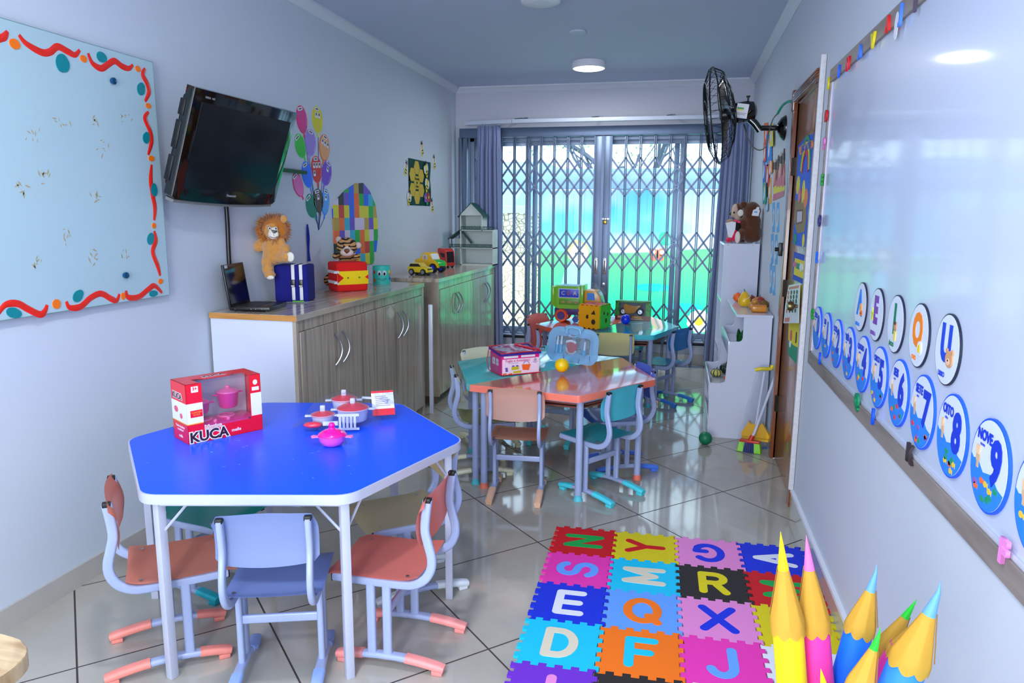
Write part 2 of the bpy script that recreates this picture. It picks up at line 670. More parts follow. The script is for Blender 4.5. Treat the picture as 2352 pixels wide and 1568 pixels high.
# window in the far wall: aluminium frame, four sashes, glass
win = struct('window_1', MB().box(WX0, WX1, FY + .03, FY + .12, WZ0 - .03, WZ0 + .02, bev=.004).box(WX0, WX1, FY + .03, FY + .12, WZ1 - .05, WZ1, bev=.004)
             .box(WX0, WX0 + .05, FY + .03, FY + .12, WZ0, WZ1, bev=.004).box(WX1 - .05, WX1, FY + .03, FY + .12, WZ0, WZ1, bev=.004), M_alu)
for (x0, x1, yy) in ((WX0 + .04, -1.42, FY + .08), (-1.54, -.74, FY + .05), (-.80, .04, FY + .05), (-.07, WX1 - .04, FY + .08)):
    b = MB()
    st = .055 if yy < FY + .06 else .05
    b.box(x0, x0 + st, yy, yy + .025, WZ0 + .02, WZ1 - .05, bev=.003)
    b.box(x1 - st, x1, yy, yy + .025, WZ0 + .02, WZ1 - .05, bev=.003)
    b.box(x0 + st, x1 - st, yy, yy + .025, WZ0 + .02, WZ0 + .075, bev=.003)
    b.box(x0 + st, x1 - st, yy, yy + .025, WZ1 - .09, WZ1 - .05, bev=.003)
    sf = part('sash_frame', b, M_alu, win)
    part('pane', MB().box(x0 + st, x1 - st, yy + .010, yy + .014, WZ0 + .075, WZ1 - .09), glass('window_glass', (246, 252, 255), .06, .01, .1), sf, smooth=0)
struct('trim_5', MB().box(WX0 - .02, WX1 + .02, FY - .012, FY + .03, WZ0 - .035, WZ0 - .008, bev=.002), mat('dark_sill_edge', (44, 44, 52), .4))
# rear window opening frame behind the photographer
struct('window_2', MB().box(-1.8, .2, BY - .1, BY - .05, .6, .65).box(-1.8, .2, BY - .1, BY - .05, 2.45, 2.5).box(-1.8, -1.75, BY - .1, BY - .05, .65, 2.45).box(.15, .2, BY - .1, BY - .05, .65, 2.45).box(-.825, -.775, BY - .1, BY - .05, .65, 2.45), M_alu)

# ================================================================== OUTSIDE THE WINDOW
MY = 9.6
struct('ground', MB().box(-6, 6, FY + .2, 20, -.25, -.12), mat('yard_concrete', (196, 200, 205), .8, vary=.1), smooth=0)


def mural_material():
    m = bpy.data.materials.new('painted_mural')
    m.use_nodes = True
    nt = m.node_tree
    N, L = nt.nodes, nt.links
    b = N['Principled BSDF']
    b.inputs['Roughness'].default_value = .6
    geo = N.new('ShaderNodeNewGeometry')
    sep = N.new('ShaderNodeSeparateXYZ')
    L.new(geo.outputs['Position'], sep.inputs[0])
    # hill line and paint colours: sky blue with clouds above, greens below
    wv = N.new('ShaderNodeMath')
    wv.operation = 'SINE'
    sx = N.new('ShaderNodeMath')
    sx.operation = 'MULTIPLY'
    sx.inputs[1].default_value = 1.6
    L.new(sep.outputs[0], sx.inputs[0])
    L.new(sx.outputs[0], wv.inputs[0])
    hl = N.new('ShaderNodeMath')
    hl.operation = 'MULTIPLY_ADD'
    hl.inputs[1].default_value = .05
    hl.inputs[2].default_value = 1.04
    L.new(wv.outputs[0], hl.inputs[0])
    cmp = N.new('ShaderNodeMath')
    cmp.operation = 'SUBTRACT'
    L.new(sep.outputs[2], cmp.inputs[0])
    L.new(hl.outputs[0], cmp.inputs[1])
    gt = N.new('ShaderNodeMapRange')
    gt.inputs[1].default_value = -.01
    gt.inputs[2].default_value = .01
    L.new(cmp.outputs[0], gt.inputs[0])
    cl = N.new('ShaderNodeTexNoise')
    cl.inputs['Scale'].default_value = 1.3
    cl.inputs['Detail'].default_value = 2
    L.new(geo.outputs['Position'], cl.inputs['Vector'])
    sky = N.new('ShaderNodeValToRGB')
    sky.color_ramp.elements[0].position = .42
    sky.color_ramp.elements[0].color = lin((120, 218, 238))
    sky.color_ramp.elements[1].position = .62
    sky.color_ramp.elements[1].color = lin((236, 246, 252))
    L.new(cl.outputs['Fac'], sky.inputs[0])
    gz = N.new('ShaderNodeMapRange')
    gz.inputs[1].default_value = .25
    gz.inputs[2].default_value = 1.0
    L.new(sep.outputs[2], gz.inputs[0])
    gr = N.new('ShaderNodeValToRGB')
    gr.color_ramp.elements[0].color = lin((0, 212, 138))
    gr.color_ramp.elements[1].color = lin((96, 226, 118))
    gr.color_ramp.elements[1].position = .9
    L.new(gz.outputs[0], gr.inputs[0])
    mx = N.new('ShaderNodeMix')
    mx.data_type = 'RGBA'
    L.new(gt.outputs[0], mx.inputs[0])
    L.new(gr.outputs[0], mx.inputs[6])
    L.new(sky.outputs[0], mx.inputs[7])
    L.new(mx.outputs[2], b.inputs['Base Color'])
    return m


b = MB().box(-1.80, 3.0, MY, MY + .12, -.12, 1.80)
for k in range(34):
    b.box(-1.80 + k * .14, -1.78 + k * .14, MY - .008, MY, 1.12, 1.80)
mural = tag(part('garden_wall', b, mural_material(), smooth=0), 'garden wall with a painted green meadow and cloudy sky seen through the window', 'wall')


def on_mural(px, py):
    p = at(px, py, y=MY)
    return p.x, p.z


FWM = lambda x, z, y=MY: Matrix(((1, 0, 0, x), (0, 0, -1, y), (0, 1, 0, z), (0, 0, 0, 1)))
# painted child in a pale blue shirt
x, z = on_mural(1330, 585)
b = MB()
b.prism(ell(0, 0, .12, .15), 0, .006, 1)                       # face
b.prism(ell(-.02, .05, .15, .15), 0, .004, 0)                  # hair
b.prism([(-.17, -.12), (-.08, -.10), (.08, -.10), (.18, -.16), (.24, -.52), (.14, -.56), (.15, -.80), (-.16, -.80), (-.14, -.50), (-.24, -.45)], 0, .005, 2)
b.prism([(-.24, -.50), (-.14, -.52), (-.17, -.80), (-.28, -.78)], 0, .0055, 1)
for dx in (-.04, .05):
    b.prism(ell(dx, .01, .012, .02), 0, .008, 3)
part('painted_child', b, [mat('mural_brown', (206, 176, 120), .6), mat('mural_skin', (240, 218, 190), .6), mat('mural_pale_blue', (150, 205, 240), .6), M_black], None).matrix_basis = FWM(x, z)
o = bpy.data.objects['painted_child']
o.matrix_basis = FWM(x, z)
o.parent = mural
# painted butterfly, tree, daisy, puddle
x, z = on_mural(1510, 585)
b = MB()
for sx in (-1, 1):
    b.prism(ell(sx * .055, .035, .055, .05), 0, .005, 0)
    b.prism(ell(sx * .045, -.04, .04, .038), 0, .005, 0)
    b.prism(ell(sx * .055, .035, .03, .026), 0, .007, 1)
b.prism(ell(0, 0, .010, .07), 0, .008, 2)
o = part('painted_butterfly', b, [mat('mural_orange', (240, 110, 80), .6), mat('mural_cream', (246, 226, 206), .6), M_black], mural)
o.matrix_basis = FWM(x, z)
x, z = on_mural(1529, 548)
o = part('painted_tree', MB().prism(ell(0, 0, .10, .085), 0, .005, 0).prism([(-.012, -.08), (.012, -.08), (.014, -.22), (-.014, -.22)], 0, .005, 1), [mat('mural_tree_green', (20, 190, 130), .6), mat('mural_trunk', (200, 200, 120), .6)], mural)
o.matrix_basis = FWM(x, z)
for (px, py, s) in ((1605, 738, 1.0), (1604, 757, .0)):
    if s:
        x, z = on_mural(px, py)
        b = MB()
        for k in range(11):
            a = 2 * pi * k / 11
            b.prism(ell(.10 * math.cos(a), .10 * math.sin(a), .055, .055, 14), 0, .005 + .0006 * k, 0)
        b.prism(ell(0, 0, .055, .055, 18), 0, .014, 1)
        o = part('painted_daisy', b, [mat('mural_white', (245, 245, 245), .6), mat('mural_yolk', (246, 196, 30), .6)], mural)
        o.matrix_basis = FWM(x, z)
for px, py in ((1500, 660), (1570, 705)):
    x, z = on_mural(px, py)
    o = part('painted_pond', MB().prism(ell(0, 0, .24, .05), 0, .004), mat('mural_teal', (0, 214, 200), .6), mural)
    o.matrix_basis = FWM(x, z)

# stone side wall, blue shed roof, beam, tree
M_stone = ramp_mat('stacked_stone', [(0.0, (92, 84, 66)), (0.035, (176, 160, 124)), (0.09, (228, 216, 184)), (0.3, (240, 236, 226)), (1.0, (214, 196, 160))], scale=(1, 1, 1.3), nscale=15, rough=.9, kind='voronoi')
tag(part('stone_wall', MB().box(-5.5, -1.80, MY + .2, MY + .6, -.12, 1.50).box(-5.5, -1.80, MY + .16, MY + .64, 1.50, 1.60, 1), [M_stone, mat('coping_pale', (215, 220, 228), .7)], smooth=0), 'cream stacked stone wall outside the left part of the window', 'wall')
b = MB()
b.prism([(-4.6, 1.6), (-3.5, 1.6), (-3.0, 2.3), (-3.9, 2.3)], 11.4, 14.0, mx=Matrix(((1, 0, 0, .9), (0, 0, 1, 0), (0, 1, 0, 0), (0, 0, 0, 1))))
bmesh.ops.recalc_face_normals(b.bm, faces=b.bm.faces)
tag(part('shed_roof', b, mat('pale_blue_roof', (150, 205, 232), .6), smooth=0), 'pale blue shed roof beyond the stone wall', 'roof')
b = MB()
b.box(-4, 3.2, MY - .35, MY - .22, 1.80, 2.0, bev=.01)
b.box(-4, 3.2, MY - .20, MY - .12, 1.84, 2.06, bev=.01)
for x in (-3.2, 3.0):
    b.box(x - .05, x + .05, MY - .34, MY - .24, -.12, 1.82)
tag(part('awning_beam', b, mat('blue_grey_beam', (120, 150, 185), .5)), 'blue grey horizontal awning beam outside the window', 'beam')


def tree(x, y, h, seed, label):
    rnd = random.Random(seed)
    root = thing('garden_tree', label, 'tree', (x, y, -.12))
    b = MB()

    def grow(p, d, L, r, lv):
        pts = [p]
        q = p.copy()
        for k in range(5):
            d = (d + Vector((rnd.uniform(-.25, .25), rnd.uniform(-.25, .25), rnd.uniform(-.1, .15)))).normalized()
            q = q + d * L / 5
            pts.append(q.copy())
        b.tube(pts, r, n=6, taper=[1 - .45 * k / 5 for k in range(6)])
        ends.append(q)
        if lv < 3:
            for k in range(3):
                grow(pts[2 + k % 3].copy(), (d + Vector((rnd.uniform(-1, 1), rnd.uniform(-1, 1), rnd.uniform(-.2, .5)))).normalized(), L * .68, r * .55, lv + 1)
    ends = []
    grow(Vector((0, 0, 0)), Vector((0.1, 0, 1)), h * .6, .10, 0)
    part('trunk', b, mat('tree_bark', (72, 82, 96), .9), root)
    b = MB()
    t = bmesh.new()
    for e in ends:
        for k in range(26):
            c = e + Vector((rnd.gauss(0, .28), rnd.gauss(0, .28), rnd.gauss(0, .2)))
            a = Vector((rnd.uniform(-1, 1), rnd.uniform(-1, 1), rnd.uniform(-1, 1))).normalized() * .035
            v = a.orthogonal().normalized() * .02
            t.faces.new([t.verts.new(c - a), t.verts.new(c + v), t.verts.new(c + a), t.verts.new(c - v)])
    b._add(t)
    part('foliage', b, mat('leaf_pale_green', (120, 160, 110), .7), root, smooth=0)


tree(-.7, 13.0, 4.4, 3, 'bare branching tree with sparse leaves behind the garden wall, left of centre')
tree(.9, 13.6, 4.0, 9, 'leafy tree behind the garden wall, right end of the window')

# ================================================================== SECURITY GATE
GY = 7.20
gate = thing('security_gate', 'grey folding metal security gate with diamond lattice across the window', 'gate', (0, GY, 0))
part('top_rail', MB().box(-2.18, .56, -.03, .035, 2.225, 2.315, bev=.004), M_gate, gate)
part('floor_rail', MB().box(-2.18, .56, -.012, .012, 0, .012), M_gate, gate)
part('side_post', MB().box(-2.19, -2.155, -.03, .03, 0, 2.225, bev=.003), M_gate, gate)
part('side_post', MB().box(-2.125, -2.10, -.03, .03, 0, 2.225, bev=.003), M_gate, gate)
part('side_post', MB().box(.53, .56, -.03, .03, 0, 2.225, bev=.003), M_gate, gate)
cp = []
for x0, x1 in ((-.822, -.742), (-.735, -.655)):
    b = MB().box(x0, x1, -.022, .022, .02, 2.222, bev=.004)
    b.box(x0 - .003, x0 + .008, -.028, .028, .02, 2.222)
    b.box(x1 - .008, x1 + .003, -.028, .028, .02, 2.222)
    cp.append(part('centre_post', b, M_gate, gate))
for k, x in enumerate((-.782, -.695)):
    part('lock_plate', MB().box(x - .018, x + .018, -.027, -.022, .90, 1.06, bev=.002).box(x - .006, x + .006, -.029, -.026, .925, 1.035, 1).ball((x, -.028, .912), .004, 1).ball((x, -.028, 1.048), .004, 1), [M_steel, M_black], cp[k])
part('keyhole', MB().lathe([(.016, 0), (.016, .006), (.008, .008), (0, .008)], 16, mx=Matrix.Translation((-.70, -.022, .80)) @ Matrix.Rotation(R(90), 4, 'X')), M_steel, cp[1])
bars = [-.822 + .006 - .1335 * k for k in range(0, 10)]
bars_r = [-.655 - .006 + .1385 * k for k in range(0, 9)]
tiers = ((2.016, 1.833, 1.657), (1.314, 1.125, .943), (.618, .432, .240))
strap = flat_oval(.019, .005, 1)
strap = [(-.0095, -.0025), (.0095, -.0025), (.0095, .0025), (-.0095, .0025)]
for xs in (bars, bars_r):
    for i, x in enumerate(xs):
        if i:
            b = MB()
            b.box(x - .013, x - .002, -.012, .012, .0, 2.222, bev=.002)
            b.box(x + .002, x + .013, -.012, .012, .0, 2.222, bev=.002)
            for tr in tiers:
                for zz in tr:
                    b.ball((x, -.016, zz), .008, seg=8, rings=6)
            part('bar', b, M_gate, gate)
        if i + 1 < len(xs):
            x2 = xs[i + 1]
            for tr in tiers:
                b = MB()
                for z0, z1 in ((tr[0], tr[1]), (tr[1], tr[2])):
                    b.tube([(x, -.006, z0), (x2, -.006, z1)], 0, prof=strap, up=(0, 1, 0))
                    b.tube([(x, .006, z1), (x2, .006, z0)], 0, prof=strap, up=(0, 1, 0))
                    b.ball(((x + x2) / 2, -.009, (z0 + z1) / 2), .006, seg=8, rings=6)
                part('lattice_brace', b, M_gate, gate)
pl = thing('padlock', 'small brass padlock hanging on the gate posts', 'padlock', (-.700, GY - .045, 1.41))
part('body', MB().box(-.016, .016, -.008, .008, -.022, .014, bev=.003), mat('brass', (176, 140, 60), .25, metal=1), pl)
part('shackle', MB().tube([(-.010, 0, .012), (-.010, 0, .030), (-.006, 0, .038), (.006, 0, .038), (.010, 0, .030), (.010, 0, .012)], .003, n=8).box(-.05, .04, .018, .026, .022, .034), M_steel, pl)

# curtain rail and curtains
RY, RZ = 7.02, 2.355
rail = thing('curtain_rail', 'white curtain rail fixed above the security gate', 'curtain rail', (0, RY, RZ))
b = MB().box(-1.60, .60, -.02, .02, -.018, .018, bev=.004)
b.tube([(-1.60, 0, 0), (-2.12, .17, .01)], 0, prof=[(-.018, -.018), (.018, -.018), (.018, .018), (-.018, .018)], up=(0, 0, 1))
part('rail', b, mat('rail_white', (205, 214, 232), .4), rail)
for x, yy in ((-1.58, 0), (-.84, 0), (-.15, 0), (.45, 0)):
    part('bracket', MB().tube([(x, -.005, .02), (x + .04, .15, .045), (x + .05, .295, .045)], .006, n=6).box(x + .03, x + .07, .285, .298, .02, .07), mat('bracket_steel', (96, 104, 118), .4, metal=.7), rail)


def curtain(label, x0t, x1t, x0b, x1b, ztop, zbot, y, folds, seed, bulge=0.0):
    rnd = random.Random(seed)
    ph = [rnd.uniform(0, 6) for _ in range(4)]
    b = MB()

    def fn(u, v):
        z = zbot + (ztop - zbot) * v
        x = (x0b + (x1b - x0b) * u) * (1 - v) + (x0t + (x1t - x0t) * u) * v
        x += bulge * math.sin(pi * v) * (u - .2)
        amp = .028 + .022 * (1 - v)
        q = math.sin(u * folds * 2 * pi + ph[0] + .6 * math.sin(v * 2 + ph[1])) + .45 * math.sin(u * folds * 3.1 * pi + ph[2] + v)
        gather = 1 if v < .93 else .6
        return Vector((x + .010 * math.cos(u * folds * 2 * pi + ph[0]), y + amp * q * gather, z))
    b.sheet(fn, 150, 30)
    root = thing('curtain', label, 'curtain', (0, 0, 0), group=None)
    o = part('fabric', b, mat('grey_satin_curtain', (122, 136, 178), .42, sheen=.4, vary=.05, vscale=3), root, smooth=180)
    sm = o.modifiers.new('thick', 'SOLIDIFY')
    sm.thickness = .002
    for k in range(int(folds * 1.4)):
        x = x0t + (x1t - x0t) * (k + .5) / int(folds * 1.4)
        part('hook', MB().tube([(x, y, ztop - .005), (x, y, ztop + .012)], .003, n=6), mat('rail_white', (205, 214, 232), .4), root)


curtain('blue grey curtain gathered at the left end of the gate behind the dollhouse', -1.98, -1.745, -2.02, -1.70, 2.328, .05, RY + .075, 6, 2)
curtain('blue grey curtain hanging at the right end of the gate behind the fan', .37, .60, .30, .60, 2.328, .05, RY + .075, 6.5, 5)

# ================================================================== CEILING ITEMS
for i, (x, y, z) in enumerate(LAMPS):  # second and third lamps are unseen, added to brighten the room
    lab = ['round white ceiling lamp that is switched on, near the far wall', 'unseen round ceiling lamp added over the blue table as fill light', 'unseen round ceiling lamp added near the back of the room as fill light'][i]
    l = thing('ceiling_lamp', lab, 'lamp', (x, y, CZ), group=None)
    part('housing', MB().lathe([(.135, 0), (.14, -.01), (.14, -.05), (.132, -.056), (.128, -.052)], 40), M_whitemat, l)
    part('diffuser', MB().lathe([(.130, -.052), (.120, -.058), (0, -.061)], 40), mat('lamp_diffuser', (250, 252, 255), .5, emit=4.0), l)
l = thing('ceiling_lamp', 'unlit round ceiling lamp cut by the top edge of the photo', 'lamp', (-.84, 4.40, CZ))
part('housing', MB().lathe([(.11, 0), (.115, -.01), (.115, -.045), (.105, -.05)], 36), M_whitemat, l)
part('diffuser', MB().lathe([(.105, -.048), (0, -.052)], 36), mat('unlit_diffuser', (220, 224, 236), .5), l)
p = at(1327, 72, z=CZ)
tag(part('cover_plate', MB().lathe([(.058, 0), (.060, -.004), (.056, -.010), (0, -.012)], 32), mat('cover_plate_white', (196, 204, 222), .5), loc=(p.x, p.y, CZ)), 'flat round blank cover plate on the ceiling before the lit lamp', 'cover plate')

# ================================================================== CUPBOARDS
def handle(b, y, z, L=.17, s=1):
    pts = []
    for k in range(13):
        t = -1 + 2 * k / 12
        pts.append((.028 * (1 - t * t) + .006, y + s * .028 * (1 - t * t), z + L / 2 * t))
    b.tube(pts, .0055, n=8, taper=[1.3 - .3 * abs(6 - k) / 6 for k in range(13)])


def cupboard(label, y0, y1, xf, top, seams, pairs, side_white):
    root = thing('cupboard', label, 'cupboard', (0, 0, 0))
    xb = LX + .014
    b = MB()
    b.box(xb, xf - .018, y0 + .012, y1 - .005, .085, top - .03, 0)
    b.box(xb + .03, xf - .06, y0 + .06, y1 - .03, 0, .085, 2)
    b.box(xb + .02, xf - .018, y1 - .022, y1 - .004, 0, .10, 0)
    b.box(xf - .016, xf, y1 - .022, y1 - .004, 0.0, top - .03, 0)
    b.box(xf - .02, xf - .006, y0 + .012, y1 - .022, top - .085, top - .03, 0)
    if side_white:
        b.box(xb, xf - .0205, y0 + .008, y0 + .0115, .0, top - .03, 1)
        b.box(xf - .02, xf, y0 + .006, y0 + .026, 0.0, top - .03, 0)
    else:
        b.box(xb, xf - .002, y0 + .004, y0 + .022, .06, top - .03, 0)
        b.box(xb + .02, xf - .03, y0 + .012, y0 + .03, 0, .06, 2)
    part('carcass', b, [M_wood, M_white, mat('plinth_brown', (120, 100, 88), .5)], root, smooth=0)
    b = MB().box(xb, xf + .006, y0, y1, top - .03, top, 0, bev=.0015)
    if side_white:
        b.box(xb, xf + .005, y0 - .0012, y0 + .0005, top - .0285, top - .0015, 1)
    part('top_board', b, [M_woodtop, M_brownedge], root, smooth=0)
    for i in range(len(seams) - 1):
        a, c = seams[i] + .002, seams[i + 1] - .002
        d = part('door', MB().box(xf - .016, xf + .002, a, c, .075, top - .088, bev=.0012), M_wood, root, smooth=0)
        hy, s = pairs[i]
        hb = MB()
        handle(hb, 0, 0, s=s)
        h = part('handle', hb, M_steel, d)
        h.location = (xf + .002, hy, top - .235)


cupboard('low grey oak cupboard with a white end panel, carrying the laptop and plush toys', 3.13, 4.95, -1.78, .98,
         [3.17, 3.565, 3.995, 4.465, 4.925], [(3.52, 1), (3.61, 1), (4.42, 1), (4.515, 1)], True)
cupboard('low grey oak cupboard carrying the dollhouse and toy cars, green sheen on its doors', 5.24, 6.99, -1.765, .985,
         [5.265, 5.69, 6.12, 6.62, 6.965], [(5.645, 1), (5.735, 1), (6.575, 1), (6.665, 1)], False)
t = tag(part('white_batten', MB().box(-1.752, -1.724, 4.965, 4.985, 0, .82, bev=.002), M_white), 'narrow white board standing upright between the two cupboards', 'board')
t.rotation_euler = (0, 0, 0)
tag(part('marker_pen', MB().tube([(0, 0, 0.008), (.02, 0, .10)], .008, n=10), mat('dark_green_plastic', (6, 60, 50), .4), loc=(-1.752, 5.50, 0)), 'dark green marker leaning on the foot of the far cupboard', 'marker')

# ================================================================== CHAIRS
CH = {}


def chair_mesh(key, build, mats, smooth=50):
    if key not in CH:
        b = MB()
        build(b)
        me = bpy.data.meshes.new(key)
        b.bm.to_mesh(me)
        b.bm.free()
        for m in mats:
            me.materials.append(m)
        me.polygons.foreach_set('use_smooth', [True] * len(me.polygons))
        me.set_sharp_from_angle(angle=R(smooth))
        CH[key] = me
    return CH[key]


def chair(label, col, x, y, heading, seatcol=None, capcol=None):
    """small school chair: tube frame, seat shell, back shell and sleeved feet; faces local +x"""
    root = thing('school_chair', label, 'chair', (x, y, 0), (0, 0, R(heading)))
    cm = mat('chair_shell_%d_%d_%d' % col, col, .32, coat=.2, vary=.05, vscale=9)
    sc = seatcol or col
    sm = mat('chair_shell_%d_%d_%d' % sc, sc, .32, coat=.2, vary=.05, vscale=9)
    cc = capcol or col
    fm = mat('foot_sleeve_%d_%d_%d' % cc, cc, .45, vary=.16, vscale=38)

    def add(name, me, par=None):
        o = bpy.data.objects.new(name, me)
        COL.objects.link(o)
        o.parent = par or root
        return o

    ftz = lambda q: .021 + .020 * (1 - (q / .185) ** 2)
    for s in (-1, 1):
        yy = .125 * s

        def side(b):
            pts = smooth_path([(.185, yy, .298), (.08, yy, .296), (-.05, yy, .296), (-.095, yy, .302), (-.132, yy, .325), (-.152, yy, .362), (-.154, yy, .40), (-.143, yy, .445), (-.134, yy, .485), (-.136, yy, .53), (-.144, yy, .590)], 5)
            b.tube(pts, 0, prof=flat_oval(.019, .034), up=(0, 1, 0.001) if False else (0, 0, 1) if False else None)
        fr = add('side_tube', chair_mesh('side_tube%d' % s, lambda b: b.tube(smooth_path([(.185, yy, .298), (.08, yy, .296), (-.05, yy, .296), (-.095, yy, .302), (-.132, yy, .325), (-.152, yy, .362), (-.154, yy, .40), (-.143, yy, .445), (-.134, yy, .485), (-.136, yy, .53), (-.144, yy, .590)], 5), 0, prof=flat_oval(.030, .019), up=(0, 1, 0)), [M_tube]))
        add('end_cap', chair_mesh('end_cap%d' % s, lambda b: b.box(-.156, -.132, yy - .011, yy + .011, .582, .597, bev=.003), [M_capblk]), fr)
        add('end_cap', chair_mesh('end_cap_f%d' % s, lambda b: b.box(.183, .189, yy - .009, yy + .009, .284, .312, bev=.002), [M_capblk]), fr)
        for k, px_ in enumerate((0.0, .055)):
            add('leg', chair_mesh('leg%d%d' % (s, k), lambda b: b.tube([(px_, yy, .03), (px_, yy, .288)], 0, prof=flat_oval(.030, .020), up=(0, 1, 0)), [M_tube]))
        fb = add('foot_bar', chair_mesh('foot_bar%d' % s, lambda b: b.tube([(q, yy, ftz(q)) for q in [-.17 + .34 * i / 12 for i in range(13)]], 0, prof=flat_oval(.020, .032), up=(0, 1, 0)), [M_tube]))

        def slv(b, q0, q1, e):
            b.tube([(q, yy, ftz(q) + .001) for q in [q0 + (q1 - q0) * i / 6 for i in range(7)]], 0, prof=flat_oval(.025, .038), up=(0, 1, 0), taper=[.88 if (i == 0 and e < 0) or (i == 6 and e > 0) else 1 for i in range(7)])
            q = q0 + .022 if e < 0 else q1 - .022
            b.box(q - .018, q + .018, yy - .015, yy + .015, .0, .016, bev=.003)
        add('foot_sleeve', chair_mesh('slvb%d_%s' % (s, cc), lambda b: slv(b, -.192, -.062, -1), [fm]), fb)
        add('foot_sleeve', chair_mesh('slvf%d_%s' % (s, cc), lambda b: slv(b, .085, .180, 1), [fm]), fb)
    add('stretcher', chair_mesh('stretcher', lambda b: b.tube([(.0, -.118, .195), (.0, .118, .195)], 0, prof=flat_oval(.014, .030), up=(0, 0, 1)), [M_tube]))

    def seat(b):
        def fn(u, v):
            x_ = -.112 + .325 * u
            wd = .148 - .012 * max(0, (u - .9) / .1) ** 2 - .012 * max(0, (.1 - u) / .1) ** 2
            y_ = (v * 2 - 1) * wd
            z_ = .318 + .010 * max(0, (.18 - u) / .18) ** 1.5 - .016 * max(0, (u - .82) / .18) ** 1.6 + .006 * abs(v * 2 - 1) ** 3 - .004 * math.sin(pi * u)
            return Vector((x_, y_, z_))
        b.sheet(fn, 22, 14, thick=.008)
    st = add('seat', chair_mesh('seat_%s' % (sc,), seat, [sm]))

    scm = chair_mesh('screw', lambda b: b.lathe([(.006, 0), (.006, .002), (0, .003)], 10), [M_steel])
    for q in (-.07, .155):
        for s in (-1, 1):
            add('screw', scm, st).location = (q, s * .118, .3195 + (.004 if q < 0 else -.003))

    def back(b):
        def fn(u, v):
            y_ = (u * 2 - 1)
            top = .607 + .004 * math.cos(y_ * pi)
            bot = .432 + .010 * y_ * y_
            rr = max(0, (abs(y_) - .86) / .14)
            top -= .030 * rr ** 2.2
            bot += .018 * rr ** 2.2
            z_ = bot + (top - bot) * v
            x_ = -.118 - .014 * (1 - y_ * y_) + .010 * math.sin(pi * v) - .010 * v - .012 * max(0, v - .8) / .2
            return Vector((x_, y_ * .150, z_))
        b.sheet(fn, 20, 12, thick=.007)
    add('backrest', chair_mesh('back_%s' % (col,), back, [cm]))
    return root


PEACH, SALMON, AQUA, CREAM, LILAC = (236, 176, 156), (232, 150, 128), (88, 200, 214), (226, 216, 172), (150, 172, 232)
# round the blue table
chair('salmon school chair left of the blue table, its back towards the left wall', SALMON, -1.619, 1.938, 38.5, (255, 170, 144), (245, 146, 133))
chair('lilac blue school chair in the foreground, seen from behind at the blue table', (172, 190, 238), -1.182, 1.905, 109, (150, 172, 232), (150, 178, 236))
chair('bright pink coral school chair at the right side of the blue table', (255, 157, 142), -.865, 2.14, 180, (255, 152, 139), (255, 155, 150))
chair('cream school chair at the far right of the blue table, one foot tied with string', (252, 237, 191), -.985, 2.545, 219.5, (237, 224, 185), (228, 237, 243))
chair('teal school chair pushed under the blue table beside the left wall', (49, 200, 196), -1.79, 2.375, -10, (29, 187, 178), (27, 189, 206))
tag(part('string', MB().tube([(.017 * math.cos(a), .004 * math.sin(a * 3), .024 + .017 * math.sin(a)) for a in [2 * pi * i / 24 for i in range(24)]], .0016, n=5, closed=True), mat('twine', (211, 178, 103), .8)), 'loop of string tied round a foot of the cream chair', 'string')
q = at(1030, 1348, z=.02)
bpy.data.objects['string'].location = (q.x - .01, q.y - .005, 0)
bpy.data.objects['string'].rotation_euler = (0, 0, R(-50))
# round the coral and teal double table
chair('peach school chair seen from behind at the front of the coral table', (255, 206, 187), -.776, 3.59, 94.6, (245, 178, 148), (255, 198, 163))
chair('aqua school chair at the front right of the coral table', (103, 230, 243), -.347, 3.715, 145, (49, 200, 217), (81, 222, 237))
chair('pale yellow school chair at the left end of the coral and teal table', (255, 250, 211), -1.075, 3.90, 23, (204, 206, 135), (250, 247, 211))
chair('violet blue school chair at the right side of the coral table', (109, 137, 243), -.285, 4.155, 205, (81, 124, 239), (75, 126, 237))
chair('aqua school chair behind the coral and teal table, half hidden by the pink toy pack', (135, 241, 254), -.74, 4.56, 264, (81, 217, 237), (81, 222, 237))
chair('ivory school chair behind the left end of the teal tabletop', (255, 255, 228), -1.14, 4.40, 308, (243, 234, 196), (250, 247, 211))
# round the far table
chair('cream school chair seen from behind at the front of the far table', (250, 241, 185), -.44, 5.50, 93, (228, 219, 168), (228, 222, 189))
chair('blue school chair at the right side of the far table', (72, 152, 211), -.055, 5.79, 148, (81, 189, 237), (57, 137, 228))
chair('coral school chair at the left front of the far table', (250, 124, 109), -.97, 5.66, 28, (255, 135, 124), (243, 124, 114))
chair('coral school chair behind the far left of the far table', (255, 144, 135), -1.06, 6.17, -28, (255, 135, 124), (243, 124, 114))
chair('teal school chair behind the far table, its back just above the tabletop', (60, 196, 217), -.40, 6.54, 268, (49, 200, 211), (38, 189, 200))

# ================================================================== TABLES
def in_dir(a, r, c):
    return (c[0] + r * math.cos(R(a)), c[1] + r * math.sin(R(a)))


